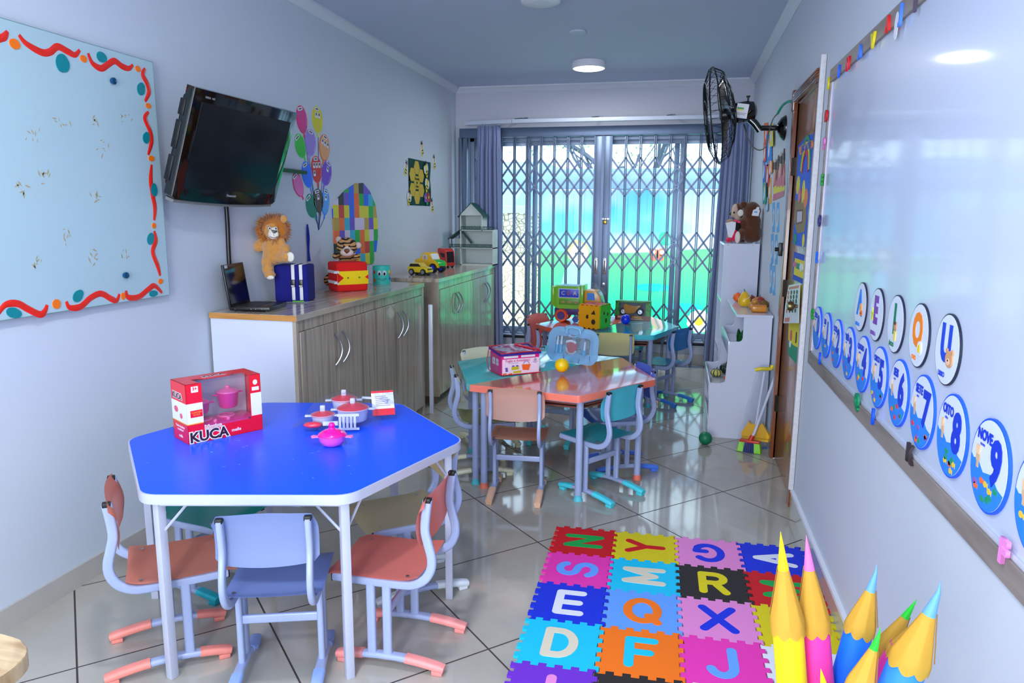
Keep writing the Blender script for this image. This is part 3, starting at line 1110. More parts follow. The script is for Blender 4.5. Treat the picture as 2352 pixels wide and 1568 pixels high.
TC, TZ = (-1.352, 2.345), .635
t = thing('hexagonal_table', 'hexagonal play table with a bright blue top and white edge', 'table', (TC[0], TC[1], 0))
hexp = [in_dir(13.4 + 60 * k, .625, (0, 0)) for k in range(6)]
hex_r = rpoly(hexp, .05, 6)
hex_i = rpoly([in_dir(13.4 + 60 * k, .619, (0, 0)) for k in range(6)], .05, 6)
M_bluetop = mat('blue_laminate_top', (0, 88, 255), .30, coat=.0, spec=.3, vary=.06, vscale=3)
M_tabwhite = mat('white_table_edge', (192, 196, 216), .35)
tp = part('tabletop', MB().prism(hex_r, TZ - .032, TZ - .001, 0, bev=.0), M_tabwhite, t)
part('blue_surface', MB().prism(hex_i, TZ - .004, TZ + .0005, 0), M_bluetop, tp, 'bright blue laminate surface', smooth=0)
b = MB()
rs = random.Random(4)
for k in range(26):
    a, rr = rs.uniform(190, 330), rs.uniform(.15, .5)
    x, y = in_dir(a, rr, (0, 0))
    b.prism([(x + rs.uniform(-.006, .006), y + rs.uniform(-.002, .002)) for _ in range(3)], TZ + .0004, TZ + .0009)
part('scuff_marks', b, mat('scuff', (150, 190, 250), .6), tp, smooth=0)
for k in range(6):
    a = 13.4 + 60 * k
    x, y = in_dir(a, .565, (0, 0))
    l = MB()
    mx = Matrix.Translation((x, y, 0)) @ Matrix.Rotation(R(a), 4, 'Z')
    l.box(-.0135, .0135, -.0135, .0135, 0, TZ - .032, bev=.002, mx=mx)
    for s in (-1, 1):
        p0 = Vector((x, y, TZ - .15))
        d = Vector(in_dir(a + 180 + 60 * s, .10, (0, 0)))
        l.tube([p0, (x + d[0], y + d[1], TZ - .034)], .0045, n=6)
    part('leg', l, M_tabwhite, t)
b = MB()
for k in range(6):
    p0, p1 = in_dir(13.4 + 60 * k, .565, (0, 0)), in_dir(73.4 + 60 * k, .565, (0, 0))
    b.tube([(p0[0], p0[1], TZ - .042), (p1[0], p1[1], TZ - .042)], 0, prof=[(-.012, -.010), (.012, -.010), (.012, .010), (-.012, .010)], up=(0, 0, 1))
part('frame_rail', b, M_tabwhite, t)


def trapeze(label, P, col, z, capcols):
    c = sum((Vector((p[0], p[1])) for p in P), Vector((0, 0))) / 4
    root = thing('trapezoid_table', label, 'table', (c.x, c.y, 0))
    L = [(p[0] - c.x, p[1] - c.y) for p in P]
    M = mat('table_top_%d_%d_%d' % col, col, .10, coat=.5, vary=.04, vscale=4)
    part('tabletop', MB().prism(rpoly(L, .012, 3), z - .036, z, 0, bev=.002), M, root)
    ins = [(p[0] * .82, p[1] * .74) if True else p for p in L]
    for k, p in enumerate(L):
        v = Vector(p)
        v = v * (1 - .085 / v.length)
        leg = part('leg', MB().tube([(v.x, v.y, .0), (v.x, v.y, z - .036)], .0185, n=20), M_tube, root)
        part('foot_cap', MB().lathe([(.025, 0), (.025, .006), (.021, .012), (.021, .03), (0, .03)], 24), mat('foot_cap_%d' % capcols[k % len(capcols)][0], capcols[k % len(capcols)], .5), leg, loc=(v.x, v.y, 0))
    b = MB()
    q = [((v[0]) * .80, (v[1]) * .80) for v in L]
    for i in range(4):
        p0, p1 = q[i], q[(i + 1) % 4]
        b.tube([(p0[0], p0[1], z - .048), (p1[0], p1[1], z - .048)], 0, prof=[(-.012, -.010), (.012, -.010), (.012, .010), (-.012, .010)], up=(0, 0, 1))
    part('frame_rail', b, M_tube, root)
    q = [((v[0]) * .55, (v[1]) * .55) for v in L]
    b = MB().prism(q, z - .115, z - .107)
    for i in range(4):
        p0, p1 = q[i], q[(i + 1) % 4]
        b.tube([(p0[0], p0[1], z - .085), (p1[0], p1[1], z - .085)], 0, prof=[(-.03, -.004), (.03, -.004), (.03, .004), (-.03, .004)], up=(0, 0, 1))
    for p in q:
        b.tube([(p[0], p[1], z - .11), (p[0], p[1], z - .04)], .006, n=8)
    part('book_tray', b, mat('tray_brown_coral', (150, 86, 70), .4), root)
    return root


CORAL, TEAL = (250, 128, 104), (64, 196, 190)
P1, P2, P3, P4 = (-1.046, 3.584), (-.443, 3.482), (-.083, 3.965), (-.312, 4.547)
trapeze('glossy coral trapezoid table in the middle of the room, carrying the yellow ball', [P1, P2, P3, P4], CORAL, .58, [CORAL, AQUA, CORAL, CORAL])
g = .004
P5, P6 = (-.915, 4.65), (-1.285, 4.165)
trapeze('teal trapezoid table joined to the back of the coral one in mid room', [(P1[0] - g * 1.5, P1[1] + g), (P4[0] - g * 1.5, P4[1] + g), P5, P6], TEAL, .58, [AQUA])
Q1, Q2, Q3, Q4 = (-.739, 5.407), (-.145, 5.484), (.041, 6.011), (-.211, 6.563)
trapeze('glossy turquoise trapezoid table near the window, carrying the blue ball', [Q1, Q2, Q3, Q4], (60, 200, 214), .58, [AQUA])
Q5, Q6 = (-.86, 6.40), (-1.12, 5.82)
trapeze('coral trapezoid table near the window under the wrapped toy truck', [(Q1[0] - .012, Q1[1] + .002), (Q4[0] - .012, Q4[1] + .004), Q5, Q6], (232, 104, 84), .58, [CORAL])

# wooden tabletop corner at lower left
t = thing('wooden_table', 'light wood tabletop with a rounded corner at the lower left edge of the photo', 'table', (-.80, .72, 0))
M_beech = ramp_mat('light_beech', [(0.3, (176, 148, 112)), (0.5, (198, 172, 134)), (0.7, (164, 132, 94))], scale=(3, 14, 3), nscale=2.2, detail=5, rough=.35)
c0 = at(112, 1500, z=.80)
tip = (c0.x + .8, c0.y - .72)
part('tabletop', MB().prism(rpoly([(-.80, .20), (tip[0] - .02, .115), (tip[0] - .02, -.35), (-.80, -.35)], .07, 8), .775, .80, 0, bev=.003), [M_beech], t)
for x, y in ((tip[0] - .1, .0), (tip[0] - .1, -.28), (-.7, .1), (-.7, -.28)):
    part('leg', MB().box(x - .02, x + .02, y - .02, y + .02, 0, .775, bev=.003), M_beech, t)

# ================================================================== LEFT WALL: GLASS BOARD
GB0, GB1, GZ0, GZ1 = .55, 2.835, 1.098, 2.098
t = thing_mx('glass_board', 'frosted pale aqua glass board on the left wall with a painted wavy border', 'board', LWM(0, 0))
part('glass_sheet', MB().box(GB0, GB1, GZ0, GZ1, .022, .030, bev=.001), mat('frosted_glass', (180, 208, 216), .16, coat=.4), t, smooth=0)
M_edge = mat('glass_edge_green', (120, 158, 150), .2)
part('glass_edge', MB().box(GB0 - .001, GB1 + .001, GZ1 - .0005, GZ1 + .0015, .022, .0305).box(GB1 - .0005, GB1 + .0015, GZ0, GZ1, .022, .0305).box(GB0, GB1, GZ0 - .0015, GZ0 + .0005, .022, .0305), M_edge, t, smooth=0)
for px, py in ((256, 186), (285, 632)):
    q = at(px, py, x=LX + .03)
    part('standoff', MB().lathe([(.009, .004), (.009, .036), (.013, .036), (.013, .044), (.008, .046), (0, .046)], 18, mx=Matrix.Translation((q.y, q.z, 0))), mat('standoff_blue', (30, 96, 140), .2, metal=.6), t)
M_pred, M_por, M_pteal = mat('board_paint_red', (238, 44, 32), .25, vary=.2, vscale=30), mat('board_paint_orange', (255, 122, 20), .35), mat('board_paint_teal', (16, 140, 150), .25, vary=.2, vscale=40)


def on_glass(px, py):
    q = at(px, py, x=LX + .030)
    return (q.y, q.z)


red_lines = [[(-60, 70), (-30, 95), (0, 88), (10, 84), (17, 72)],
             [(43, 80), (60, 100), (95, 120), (115, 119), (132, 107), (155, 118), (172, 126), (183, 115)],
             [(202, 122), (212, 145), (232, 157), (248, 148), (263, 140), (280, 152), (296, 157), (305, 149)],
             [(333, 157), (328, 172), (338, 192), (342, 212), (333, 233)],
             [(341, 257), (333, 272), (345, 302), (348, 325), (340, 356)],
             [(348, 378), (346, 412), (350, 445), (356, 478), (354, 506)],
             [(354, 530), (358, 552), (351, 578), (362, 610), (368, 633)],
             [(289, 667), (294, 682), (318, 682), (340, 665), (355, 656), (372, 672)],
             [(152, 692), (160, 706), (185, 704), (208, 684), (232, 674), (255, 686), (268, 690), (274, 675)],
             [(-5, 722), (12, 700), (40, 697), (65, 710), (92, 722), (103, 714), (108, 700)]]
for L in red_lines:
    P = smooth_path([on_glass(*p) + (0.0305,) for p in L], 5)
    n = len(P)
    tp = [max(.45, min(1, .5 + 2.2 * min(i, n - 1 - i) / n)) for i in range(n)]
    part('painted_wave', MB().tube(P, 0, prof=[(-.0125, 0), (-.008, .0022), (.008, .0022), (.0125, 0)], up=(0, 0, 1), taper=tp), M_pred, t, 'red painted wave')
for px, py, rx, rz in ((33, 101, .021, .017), (191, 135, .016, .013), (316, 158, .016, .012), (340, 243, .016, .011), (347, 364, .018, .012), (353, 518, .013, .012), (368, 646, .015, .012), (282, 680, .011, .015), (129, 698, .018, .018)):
    u, v = on_glass(px, py)
    part('painted_dot', MB().prism(ell(u, v, rx, rz, 16), .030, .033), M_por, t, 'orange painted dot')
for px, py, rx, rz, a in ((142, 145, .028, .034, -20), (232, 131, .024, .020, 0), (323, 205, .026, .022, 60), (335, 317, .024, .020, 60), (353, 437, .026, .021, 85), (345, 549, .025, .020, 60), (351, 674, .024, .014, 0), (178, 680, .026, .020, 35), (30, 718, .028, .018, -20)):
    u, v = on_glass(px, py)
    mx = Matrix.Translation((u, v, 0)) @ Matrix.Rotation(R(a), 4, 'Z')
    pts = [(rx * math.cos(q) * (1 + .18 * (math.cos(q) > .7)), rz * math.sin(q)) for q in [2 * pi * i / 20 for i in range(20)]]
    part('painted_leaf', MB().prism(pts, .030, .033, mx=mx), M_pteal, t, 'teal painted leaf')
rs = random.Random(11)
for px, py in ((287, 270), (138, 280), (213, 280), (73, 312), (234, 338), (102, 400), (54, 434), (221, 453), (153, 541), (86, 600), (216, 592), (289, 586)):
    u, v = on_glass(px, py)
    b = MB()
    for k in range(7):
        cx, cz = u + rs.gauss(0, .014), v + rs.gauss(0, .014)
        a = rs.uniform(0, 6)
        L = rs.uniform(.006, .014)
        b.prism([(cx + L * math.cos(a), cz + L * math.sin(a)), (cx + .4 * L * math.cos(a + 2), cz + .4 * L * math.sin(a + 2)), (cx - L * math.cos(a), cz - L * math.sin(a)), (cx + .3 * L * math.cos(a - 2), cz + .3 * L * math.sin(a - 2))], .0302, .0306)
    part('glue_residue', b, mat('old_glue', (176, 168, 138), .6), t, smooth=0)

# ================================================================== TELEVISION ON THE WALL
TVS = .9
tv_c = Vector((0, 0, 1.46)) + (Vector((-2.236, 3.452, 1.775)) - Vector((0, 0, 1.46))) * TVS
ya, pi_, ro = R(-5.2), R(19.4), R(-.8)
nrm = Vector((math.cos(pi_) * math.cos(ya), math.cos(pi_) * math.sin(ya), -math.sin(pi_)))
uu = Vector((-math.sin(ya), math.cos(ya), 0))
vv = nrm.cross(uu)
u2 = uu * math.cos(ro) + vv * math.sin(ro)
v2 = -uu * math.sin(ro) + vv * math.cos(ro)
TVM = Matrix(((u2.x, v2.x, nrm.x, tv_c.x), (u2.y, v2.y, nrm.y, tv_c.y), (u2.z, v2.z, nrm.z, tv_c.z), (0, 0, 0, 1)))
tv = thing_mx('television', 'black flat television tilted downwards on a bracket on the left wall', 'television', TVM)
W2, H2 = .36, .2385
b = MB()
bez = [(-W2, H2), (-W2, -H2 + .012), (-W2 + .02, -H2 - .004)] + [(-W2 + .02 + (2 * W2 - .04) * k / 8, -H2 - .004 - .010 * math.sin(pi * k / 8)) for k in range(1, 8)] + [(W2 - .02, -H2 - .004), (W2, -H2 + .012), (W2, H2)]
b.prism(bez, -.045, 0, 0, bev=.004)
b.box(-W2 + .03, W2 - .03, -H2 + .04, H2 - .04, -.085, -.045, 1, bev=.012)
for z0, z1 in ((-.17, -.06), (-.03, .09), (.11, .18)):
    b.box(-W2 - .005, -W2 + .03, z0, z1, -.060, -.030, 1, bev=.004)
    b.box(W2 - .03, W2 + .004, z0, z1, -.060, -.030, 1, bev=.004)
case = part('casing', b, [M_gloss_black, M_black], tv)
part('lower_trim', MB().prism([(-W2 + .02 + (2 * W2 - .04) * k / 12, -H2 - .005 - .010 * math.sin(pi * k / 12)) for k in range(13)] + [(W2 - .02 - (2 * W2 - .04) * k / 12, -H2 - .018 - .010 * math.sin(pi * (12 - k) / 12)) for k in range(13)], -.05, -.006), mat('grey_trim', (118, 120, 118), .3), tv)
scr = part('screen', MB().box(-W2 + .052, W2 - .040, -H2 + .050, H2 - .052, -.001, .0012), mat('screen_glass', (6, 8, 10), .12, spec=.6), tv, smooth=0)
part('brand_lettering', MB().text('Panasonic', .017, ext=.0004, bold=.0003, mx=Matrix.Translation((.012, -H2 + .028, .001))), mat('tv_lettering', (150, 155, 160), .4), tv, smooth=0)
part('badge', MB().text('VIERA  HD', .013, ext=.0004, mx=Matrix.Translation((-W2 + .095, H2 - .030, .001))), mat('tv_lettering', (150, 155, 160), .4), tv, smooth=0)
# bracket arms in the television's own frame reach back to the wall
TVI = TVM.inverted()
b = MB()
w1 = TVI @ Vector((LX + .032, 3.15, 1.70))
b.tube([(0, 0, -.08), w1], .018, n=8)
b.box(-.10, .10, -.09, .09, -.10, -.08)
part('wall_bracket', b, M_black, tv)
a0 = TVI @ (at(702, 396, x=LX + .016))
a1 = TVI @ Vector((LX + .020, 3.25, 1.715))
part('bracket_arm', MB().tube([a0, a1], 0, prof=[(-.010, -.010), (.010, -.010), (.010, .010), (-.010, .010)]), M_black, tv)
q0, q1 = at(526, 440, x=LX + .012), at(529, 660, x=LX + .012)
t = tag(part('cable_conduit', MB().tube(smooth_path([(0, 0, q0.z), (0, .004, (q0.z + q1.z) / 2 + .1), (0, -.002, (q0.z + q1.z) / 2 - .1), (0, 0, q1.z - .05)], 5), .011, n=10), M_black, loc=(LX + .012, 3.325, 0)), 'black cable tube running down the wall from the television to the cupboard', 'cable')

# ================================================================== BALLOON CUT-OUTS
S5 = 260 / 971
strings = MB()
kn = {}
blist = [('magenta', (222, 16, 140), 'top left one beside the television', (178, 45), (220, 318), 95, (232, 20, 90)),
         ('yellow', (226, 214, 0), 'highest on the right with two tiny photos', (325, 50), (338, 318), 92, (236, 226, 60)),
         ('lavender', (160, 130, 226), 'between the yellow and green ones', (275, 250), (262, 512), 98, (176, 150, 240)),
         ('bright green', (10, 205, 40), 'partly behind the television edge', (150, 293), (228, 516), 104, (60, 226, 90)),
         ('peach orange', (238, 170, 110), 'with a bright orange rim and three tiny photos', (400, 297), (378, 548), 92, (255, 120, 30)),
         ('bright blue', (10, 108, 255), 'crossed by the black bracket arm', (218, 527), (278, 780), 100, (60, 140, 255)),
         ('red', (214, 16, 26), 'in the middle with four tiny photos', (315, 478), (335, 742), 92, (240, 40, 40)),
         ('violet', (116, 60, 208), 'rightmost of the bunch', (430, 525), (382, 755), 92, (150, 100, 240)),
         ('pink', (232, 110, 186), 'lowest left, under the bracket arm', (130, 625), (210, 850), 96, (226, 20, 110)),
         ('dark brown', (74, 52, 48), 'near the bottom of the bunch', (325, 760), (355, 992), 95, (40, 30, 30)),
         ('sky blue', (84, 164, 248), 'bottom right of the bunch', (405, 762), (388, 1015), 72, (40, 130, 250)),
         ('dark green', (0, 122, 104), 'lowest of the bunch above the blue ribbon', (245, 812), (320, 1026), 104, (0, 150, 120))]
for name, col, where, tp, bt, wd, rim in blist:
    T = at(640 + tp[0] * S5, 230 + tp[1] * S5, x=LX)
    B = at(640 + bt[0] * S5, 230 + bt[1] * S5, x=LX)
    midx, midy = 640 + (tp[0] * .6 + bt[0] * .4) * S5, 230 + (tp[1] * .6 + bt[1] * .4) * S5
    l, r_ = at(midx - wd * S5 / 2, midy, x=LX), at(midx + wd * S5 / 2, midy, x=LX)
    hw = abs(r_.y - l.y) / 2
    L = math.hypot(T.y - B.y, T.z - B.z)
    ang = math.atan2(T.y - B.y, T.z - B.z)
    mx = LWM(B.y, B.z) @ Matrix.Rotation(-ang, 4, 'Z')
    hw *= math.cos(ang) * .98
    root = thing_mx('balloon_cutout', '%s balloon cut-out on the wall, %s' % (name, where), 'wall decoration', mx)

    def outline(s):
        pts = []
        for k in range(33):
            a = -pi / 2 + 2 * pi * k / 32
            yy = .56 * L + .44 * L * math.sin(a)
            f = 1 if yy > .5 * L else (max(.0, (yy - .06 * L)) / (.44 * L)) ** .30 if yy > .06 * L else 0
            xx = hw * math.cos(a) * min(1, .72 + .28 * f)
            pts.append((xx * s, .56 * L + (yy - .56 * L) * s))
        return pts[:-1]
    part('rim', MB().prism(outline(1.0), .001, .003).prism([(-.005, .12 * L), (.005, .12 * L), (.009, .0), (-.009, 0)], .001, .0032), mat('balloon_rim_' + name.replace(' ', '_'), rim, .5), root, smooth=0)
    part('paper', MB().prism(outline(.92), .003, .004), mat('balloon_' + name.replace(' ', '_'), col, .5), root, smooth=0)
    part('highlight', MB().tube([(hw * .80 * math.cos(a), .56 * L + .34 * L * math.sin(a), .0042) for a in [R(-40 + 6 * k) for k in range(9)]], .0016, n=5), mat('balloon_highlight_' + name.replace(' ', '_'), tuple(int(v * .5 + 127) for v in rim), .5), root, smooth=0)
    part('name_tag', MB().prism(rrect(-.028, .028, -.010, .010, .008), .004, .005, mx=Matrix.Translation((-.1 * hw, .90 * L, 0))).box(-.018, .018, -.004, .004, .005, .0053, 1, mx=Matrix.Translation((-.1 * hw, .90 * L, 0))), [M_whitemat, M_black], root, smooth=0)
    nph = {'yellow': 2, 'peach orange': 3, 'red': 4, 'violet': 1, 'dark brown': 1, 'sky blue': 1}.get(name, 0)
    for k in range(nph):
        ox = (-.018 * (min(nph, 3) - 1) + .036 * (k % 3)) if nph > 1 else 0
        part('photo', MB().box(ox - .013, ox + .013, .74 * L - .024 - .05 * (k // 3), .74 * L + .010 - .05 * (k // 3), .004, .005).box(ox - .008, ox + .008, .74 * L - .010 - .05 * (k // 3), .74 * L + .006 - .05 * (k // 3), .005, .0052, 1), [M_whitemat, mat('photo_dark', (60, 60, 72), .5)], root, smooth=0)
    kn[name] = B
knot = at(640 + 340 * S5, 230 + 1115 * S5, x=LX)
for nm, B in kn.items():
    if nm in ('green', 'pink', 'bright green'):
        continue
    q = Vector((LX + .0015, B.y, B.z))
    k2 = Vector((LX + .0015, knot.y + .01 * (B.y - knot.y), knot.z))
    if (q - k2).length > .05:
        o = part('balloon_string', MB().tube([q - k2, (q - k2) * .4 + Vector((0, .004, 0)), Vector((0, 0, 0))], .0016, n=5), mat('string_blue', (40, 56, 130), .6), loc=tuple(k2))
        tag(o, 'thin blue thread hanging from the %s balloon cut-out' % nm, 'string')
q0, q1 = at(706, 515, x=LX + .006), at(708, 600, x=LX + .006)
b = MB()
for k in range(6):
    dy = (k - 2.5) * .005
    b.tube(smooth_path([(0, dy * .4, 0), (.003 * (k % 2), dy, (q1.z - q0.z) * .35), (0, dy * .7, (q1.z - q0.z) * .7), (.002, dy * 1.3, q1.z - q0.z)], 4), .0026, n=6)
tag(part('blue_ribbon', b, mat('ribbon_blue', (16, 40, 150), .5), loc=tuple(q0)), 'bundle of dark blue ribbon hanging on the wall behind the blue box', 'ribbon')

# patchwork panel on the wall (plain panel of coloured squares)
pal = [(0.0, (214, 26, 30)), (.11, (20, 176, 52)), (.22, (18, 96, 240)), (.33, (226, 216, 20)), (.44, (226, 206, 236)), (.55, (255, 106, 16)), (.66, (110, 66, 200)), (.76, (20, 20, 24)), (.84, (54, 180, 216)), (.92, (196, 160, 60))]
M_patch = ramp_mat('patchwork_squares', pal, scale=(.001, 1 / .082, 1 / .086), const=True, kind='cells', rough=.5)
cen = at(812, 500, x=LX)
out = []
for px, py in ((766, 545), (762, 480), (768, 462), (790, 438), (815, 421), (832, 420), (848, 440), (860, 470), (865, 505), (866, 545), (862, 580), (855, 606), (800, 606), (768, 600)):
    q = at(px, py, x=LX)
    out.append((q.y - cen.y, q.z - cen.z))
t = part('patchwork_panel', MB().prism(out, .001, .008, mx=Matrix(((0, 0, 1, 0), (1, 0, 0, 0), (0, 1, 0, 0), (0, 0, 0, 1)))), M_patch, loc=(LX, cen.y, cen.z), smooth=0)
tag(t, 'rounded wall panel of bright multicoloured squares behind the red box', 'wall decoration')

# bee poster and bees
c0, c1 = at(939, 471, x=LX), at(986, 373, x=LX)
mx = LWM((c0.y + c1.y) / 2, (c0.z + c1.z) / 2)
hw, hh = (c1.y - c0.y) / 2, (c1.z - c0.z) / 2
t = thing_mx('bee_poster', 'dark green poster with a yellow honeycomb and bees on the left wall', 'poster', mx)
part('sheet', MB().sheet(lambda u, v: Vector(((u * 2 - 1) * hw, (v * 2 - 1) * hh, .003 + .010 * u ** 4 * abs(math.sin(v * 5)))), 10, 10, thick=.001), mat('poster_green', (0, 92, 78), .5), t)
hexr = .064


def hx(cx, cy, r=hexr):
    return [(cx + r * 1.15 * math.cos(R(60 * k)), cy + r * math.sin(R(60 * k))) for k in range(6)]


for k, (cx, cy) in enumerate([(-.075, 0), (-.075, .128), (-.075, -.128), (-.186, .064), (-.186, -.064), (.036, .064), (.036, -.064)]):
    b = MB().prism(hx(cx, cy), .004, .006)
    part('honeycomb_cell', b, mat('honey_yellow', (206, 176, 8), .5), t, smooth=0)
part('lettering', MB().text('Hooray\nfor\nbees', .032, ext=.0004, bold=.001, mx=Matrix.Translation((-.075, 0, .0068))), mat('ink', (40, 34, 14), .6), t, smooth=0)


def bee(b, mx, s=1.0, head=1):
    b.prism(ell(-.030 * s, .020 * s, .016 * s, .030 * s, 14), 0, .003, 2, mx=mx)
    b.prism(ell(.030 * s, .020 * s, .016 * s, .030 * s, 14), 0, .003, 2, mx=mx)
    b.prism(ell(0, -.012 * s, .021 * s, .036 * s, 16), 0, .005, 1, mx=mx)
    for k in range(2):
        b.box(-.019 * s, .019 * s, (-.030 + .024 * k) * s, (-.020 + .024 * k) * s, .005, .0062, 0, mx=mx)
    b.prism(ell(0, .040 * s, .019 * s, .021 * s, 16), 0, .006, 3 if head else 1, mx=mx)
    b.prism(ell(0, .055 * s, .016 * s, .009 * s, 12), 0, .0065, 0, mx=mx)
    for q in (-1, 1):
        b.tube([(q * .006 * s, .060 * s, .004), (q * .014 * s, .078 * s, .004)], .002 * s, mx=mx, n=5)


BEE = [M_black, mat('bee_yellow', (232, 214, 40), .5), mat('bee_wing', (220, 226, 238), .5), mat('bee_face', (214, 180, 150), .5)]
for x, y in ((.15, .11), (.16, -.02)):
    b = MB()
    bee(b, Matrix.Translation((x, y, .012)) @ Matrix.Rotation(R(20 if y > 0 else -20), 4, 'Z'), 1.2, 0)
    part('paper_bee', b, BEE, t, smooth=0)
for x, y, c in ((.13, -.125, (130, 90, 214)), (.20, -.12, (216, 36, 44))):
    b = MB()
    for k in range(5):
        a = 2 * pi * k / 5 + .3
        b.prism(ell(x + .026 * math.cos(a), y + .026 * math.sin(a), .020, .020, 12), .010, .013)
    b.prism(ell(x, y, .012, .012, 12), .010, .016, 1)
    part('paper_flower', b, [mat('petal_%d' % c[0], c, .5), mat('bee_yellow', (232, 214, 40), .5)], t, smooth=0)
part('paper_leaf', MB().prism(ell(.15, -.06, .018, .034, 14), .010, .013).prism(ell(.17, -.175, .022, .016, 14), .010, .013), mat('leaf_green', (20, 160, 70), .5), t, smooth=0)
for px, py, a, lab in ((969, 345, 15, 'above the poster'), (997, 376, 12, 'right of the poster, near its top corner'), (931, 390, -18, 'left of the poster'), (938, 458, -14, 'overlapping the lower left corner of the poster'), (992, 475, 14, 'right of the bottom corner of the poster')):
    q = at(px, py, x=LX)
    b = MB()
    bee(b, Matrix.Rotation(R(a), 4, 'Z'), 1.05)
    o = part('paper_bee', b, BEE, smooth=0)
    o.matrix_basis = LWM(q.y, q.z, LX + .001 + (.004 if 'corner' in lab and 'overl' in lab else 0))
    tag(o, 'small striped paper bee, ' + lab, 'wall decoration')

# ================================================================== SOFT SHAPES
def blob(items, voxel=.006, smooth_it=6):
    """fuse ellipsoids (centre, radii[, rotation z]) into one continuous skin"""
    b = MB()
    for it in items:
        c, r = it[0], it[1]
        rx = it[2] if len(it) > 2 else None
        t = bmesh.new()
        bmesh.ops.create_uvsphere(t, u_segments=20, v_segments=14, radius=1)
        M = Matrix.Translation(c)
        if rx is not None:
            M = M @ Euler([R(v) for v in rx]).to_matrix().to_4x4()
        M = M @ Matrix.Diagonal((r[0], r[1], r[2], 1))
        b._add(t, 0, M)
    me = bpy.data.meshes.new('tmp')
    b.bm.to_mesh(me)
    b.bm.free()
    o = bpy.data.objects.new('tmp', me)
    COL.objects.link(o)
    rm = o.modifiers.new('r', 'REMESH')
    rm.mode = 'VOXEL'
    rm.voxel_size = voxel
    sm = o.modifiers.new('s', 'SMOOTH')
    sm.iterations = smooth_it
    me2 = bpy.data.meshes.new_from_object(o.evaluated_get(bpy.context.evaluated_depsgraph_get()))
    bpy.data.objects.remove(o)
    bpy.data.meshes.remove(me)
    b = MB()
    b.bm.from_mesh(me2)
    bpy.data.meshes.remove(me2)
    return b


def fur(b, amp=.004, freq=60, seed=0):
    b.bm.normal_update()
    for v in b.bm.verts:
        v.co += v.normal * amp * (noise.noise(v.co * freq + Vector((seed, 0, 0))))
    return b


# ================================================================== ON THE NEAR CUPBOARD
CT = .98
# laptop
t = thing('laptop', 'open black laptop at the near end of the cupboard', 'laptop', (-2.165, 3.175, CT), (0, 0, R(10)))
LW_, LD_ = .245, .205
base = part('keyboard_base', MB().box(0, LD_, 0, LW_, .006, .024, 0, bev=.004).box(.02, .05, .02, LW_ - .02, .0, .007, 0).box(LD_ - .03, LD_ - .01, .02, LW_ - .02, .0, .007, 0), M_black, t)
b = MB()
for i in range(6):
    for j in range(13):
        x0 = .030 + i * .0175
        y0 = .010 + j * .0175
        b.box(x0, x0 + .0145, y0, y0 + .0145, .024, .0262)
part('keys', b, mat('key_black', (24, 24, 28), .45), base, smooth=0)
part('touchpad', MB().box(.150, .190, LW_ / 2 - .035, LW_ / 2 + .035, .0238, .0246), mat('touchpad', (34, 34, 38), .4), base, smooth=0)
b = MB()
for k, x in enumerate((.11, .135, .165, .03)):
    b.ball((x, -.0005, .014), .0022, seg=8, rings=6)
part('ports', b, M_steel, base)
lid = part('lid', MB().box(-.006, .004, 0, LW_, .0, .215, 0, bev=.003).box(.0035, .0050, .014, LW_ - .014, .018, .200, 1), [M_black, mat('laptop_screen', (12, 12, 16), .12)], t)
lid.location = (.004, 0, .018)
lid.rotation_euler = (0, R(-8), 0)
part('sticker', MB().box(.005, .0056, .016, .048, .196, .211), mat('sticker_white', (196, 206, 216), .5), lid, smooth=0)

# blue box with white straps
BXW, BXD, BXH = .185, .16, .205
t = thing('strap_box', 'dark blue fabric covered box with two white buckled straps on the cupboard', 'box', (-2.165, 3.60, CT), (0, 0, R(14)))
part('body', MB().box(0, BXW, 0, BXD, 0, BXH, bev=.012, seg=4), mat('navy_felt', (10, 14, 118), .9, bump=.25, bscale=300), t)
M_strap, M_buckle = mat('white_webbing', (226, 226, 226), .7), mat('buckle_black', (14, 14, 16), .3)
for k, x in enumerate((.105, .148)):
    s = part('strap', MB().box(x - .009, x + .009, -.003, -.0005, .012, BXH - .006, bev=.001).box(x - .009, x + .009, -.002, BXD * .8, BXH, BXH + .0025, bev=.001).box(x - .009, x + .009, -.0035, .004, BXH - .012, BXH + .002, bev=.001), M_strap, t)
    part('buckle', MB().box(x - .012, x + .012, -.011, -.003, .085, .125, bev=.003).box(x - .009, x + .009, -.013, -.009, .088, .094, 1), [M_buckle, M_strap], s)
part('green_lining', MB().box(.098, .160, -.0018, .02, .0, .008), mat('lime_felt', (96, 190, 40), .8), t)
tag(part('paper_slip', MB().sheet(lambda u, v: Vector((u * .19, v * .05 - .03 * u, .001 + .004 * abs(math.sin(u * 5)))), 10, 3, thick=.0006), mat('paper', (226, 230, 240), .6), loc=(-2.10, 3.53, CT)), 'strip of crumpled white paper in front of the blue box', 'paper').rotation_euler = (0, 0, R(38))

# lion
M_lion = mat('lion_fur', (214, 150, 72), .95, sheen=.5, bump=.9, bscale=260, vary=.22, vscale=45)
M_mane = mat('mane_fur', (190, 112, 28), .95, sheen=.4, bump=.8, bscale=200, vary=.3, vscale=60)
M_cream = mat('plush_cream', (240, 234, 220), .9, sheen=.4, bump=.5, bscale=260)
LYY = 3.60
k_ = LYY / 1660 * 1.03


def PB(px, py, dy=0.0, y0=LYY):
    return at(px, py, y=y0 + dy)


org = Vector((PB(640, 603).x, LYY, CT + BXH + .003))
t = thing('plush_lion', 'tawny plush lion with a shaggy mane sitting on the blue box, one leg hanging down', 'plush toy', tuple(org))


def rel(px, py, dy=0.0):
    return PB(px, py, dy) - org


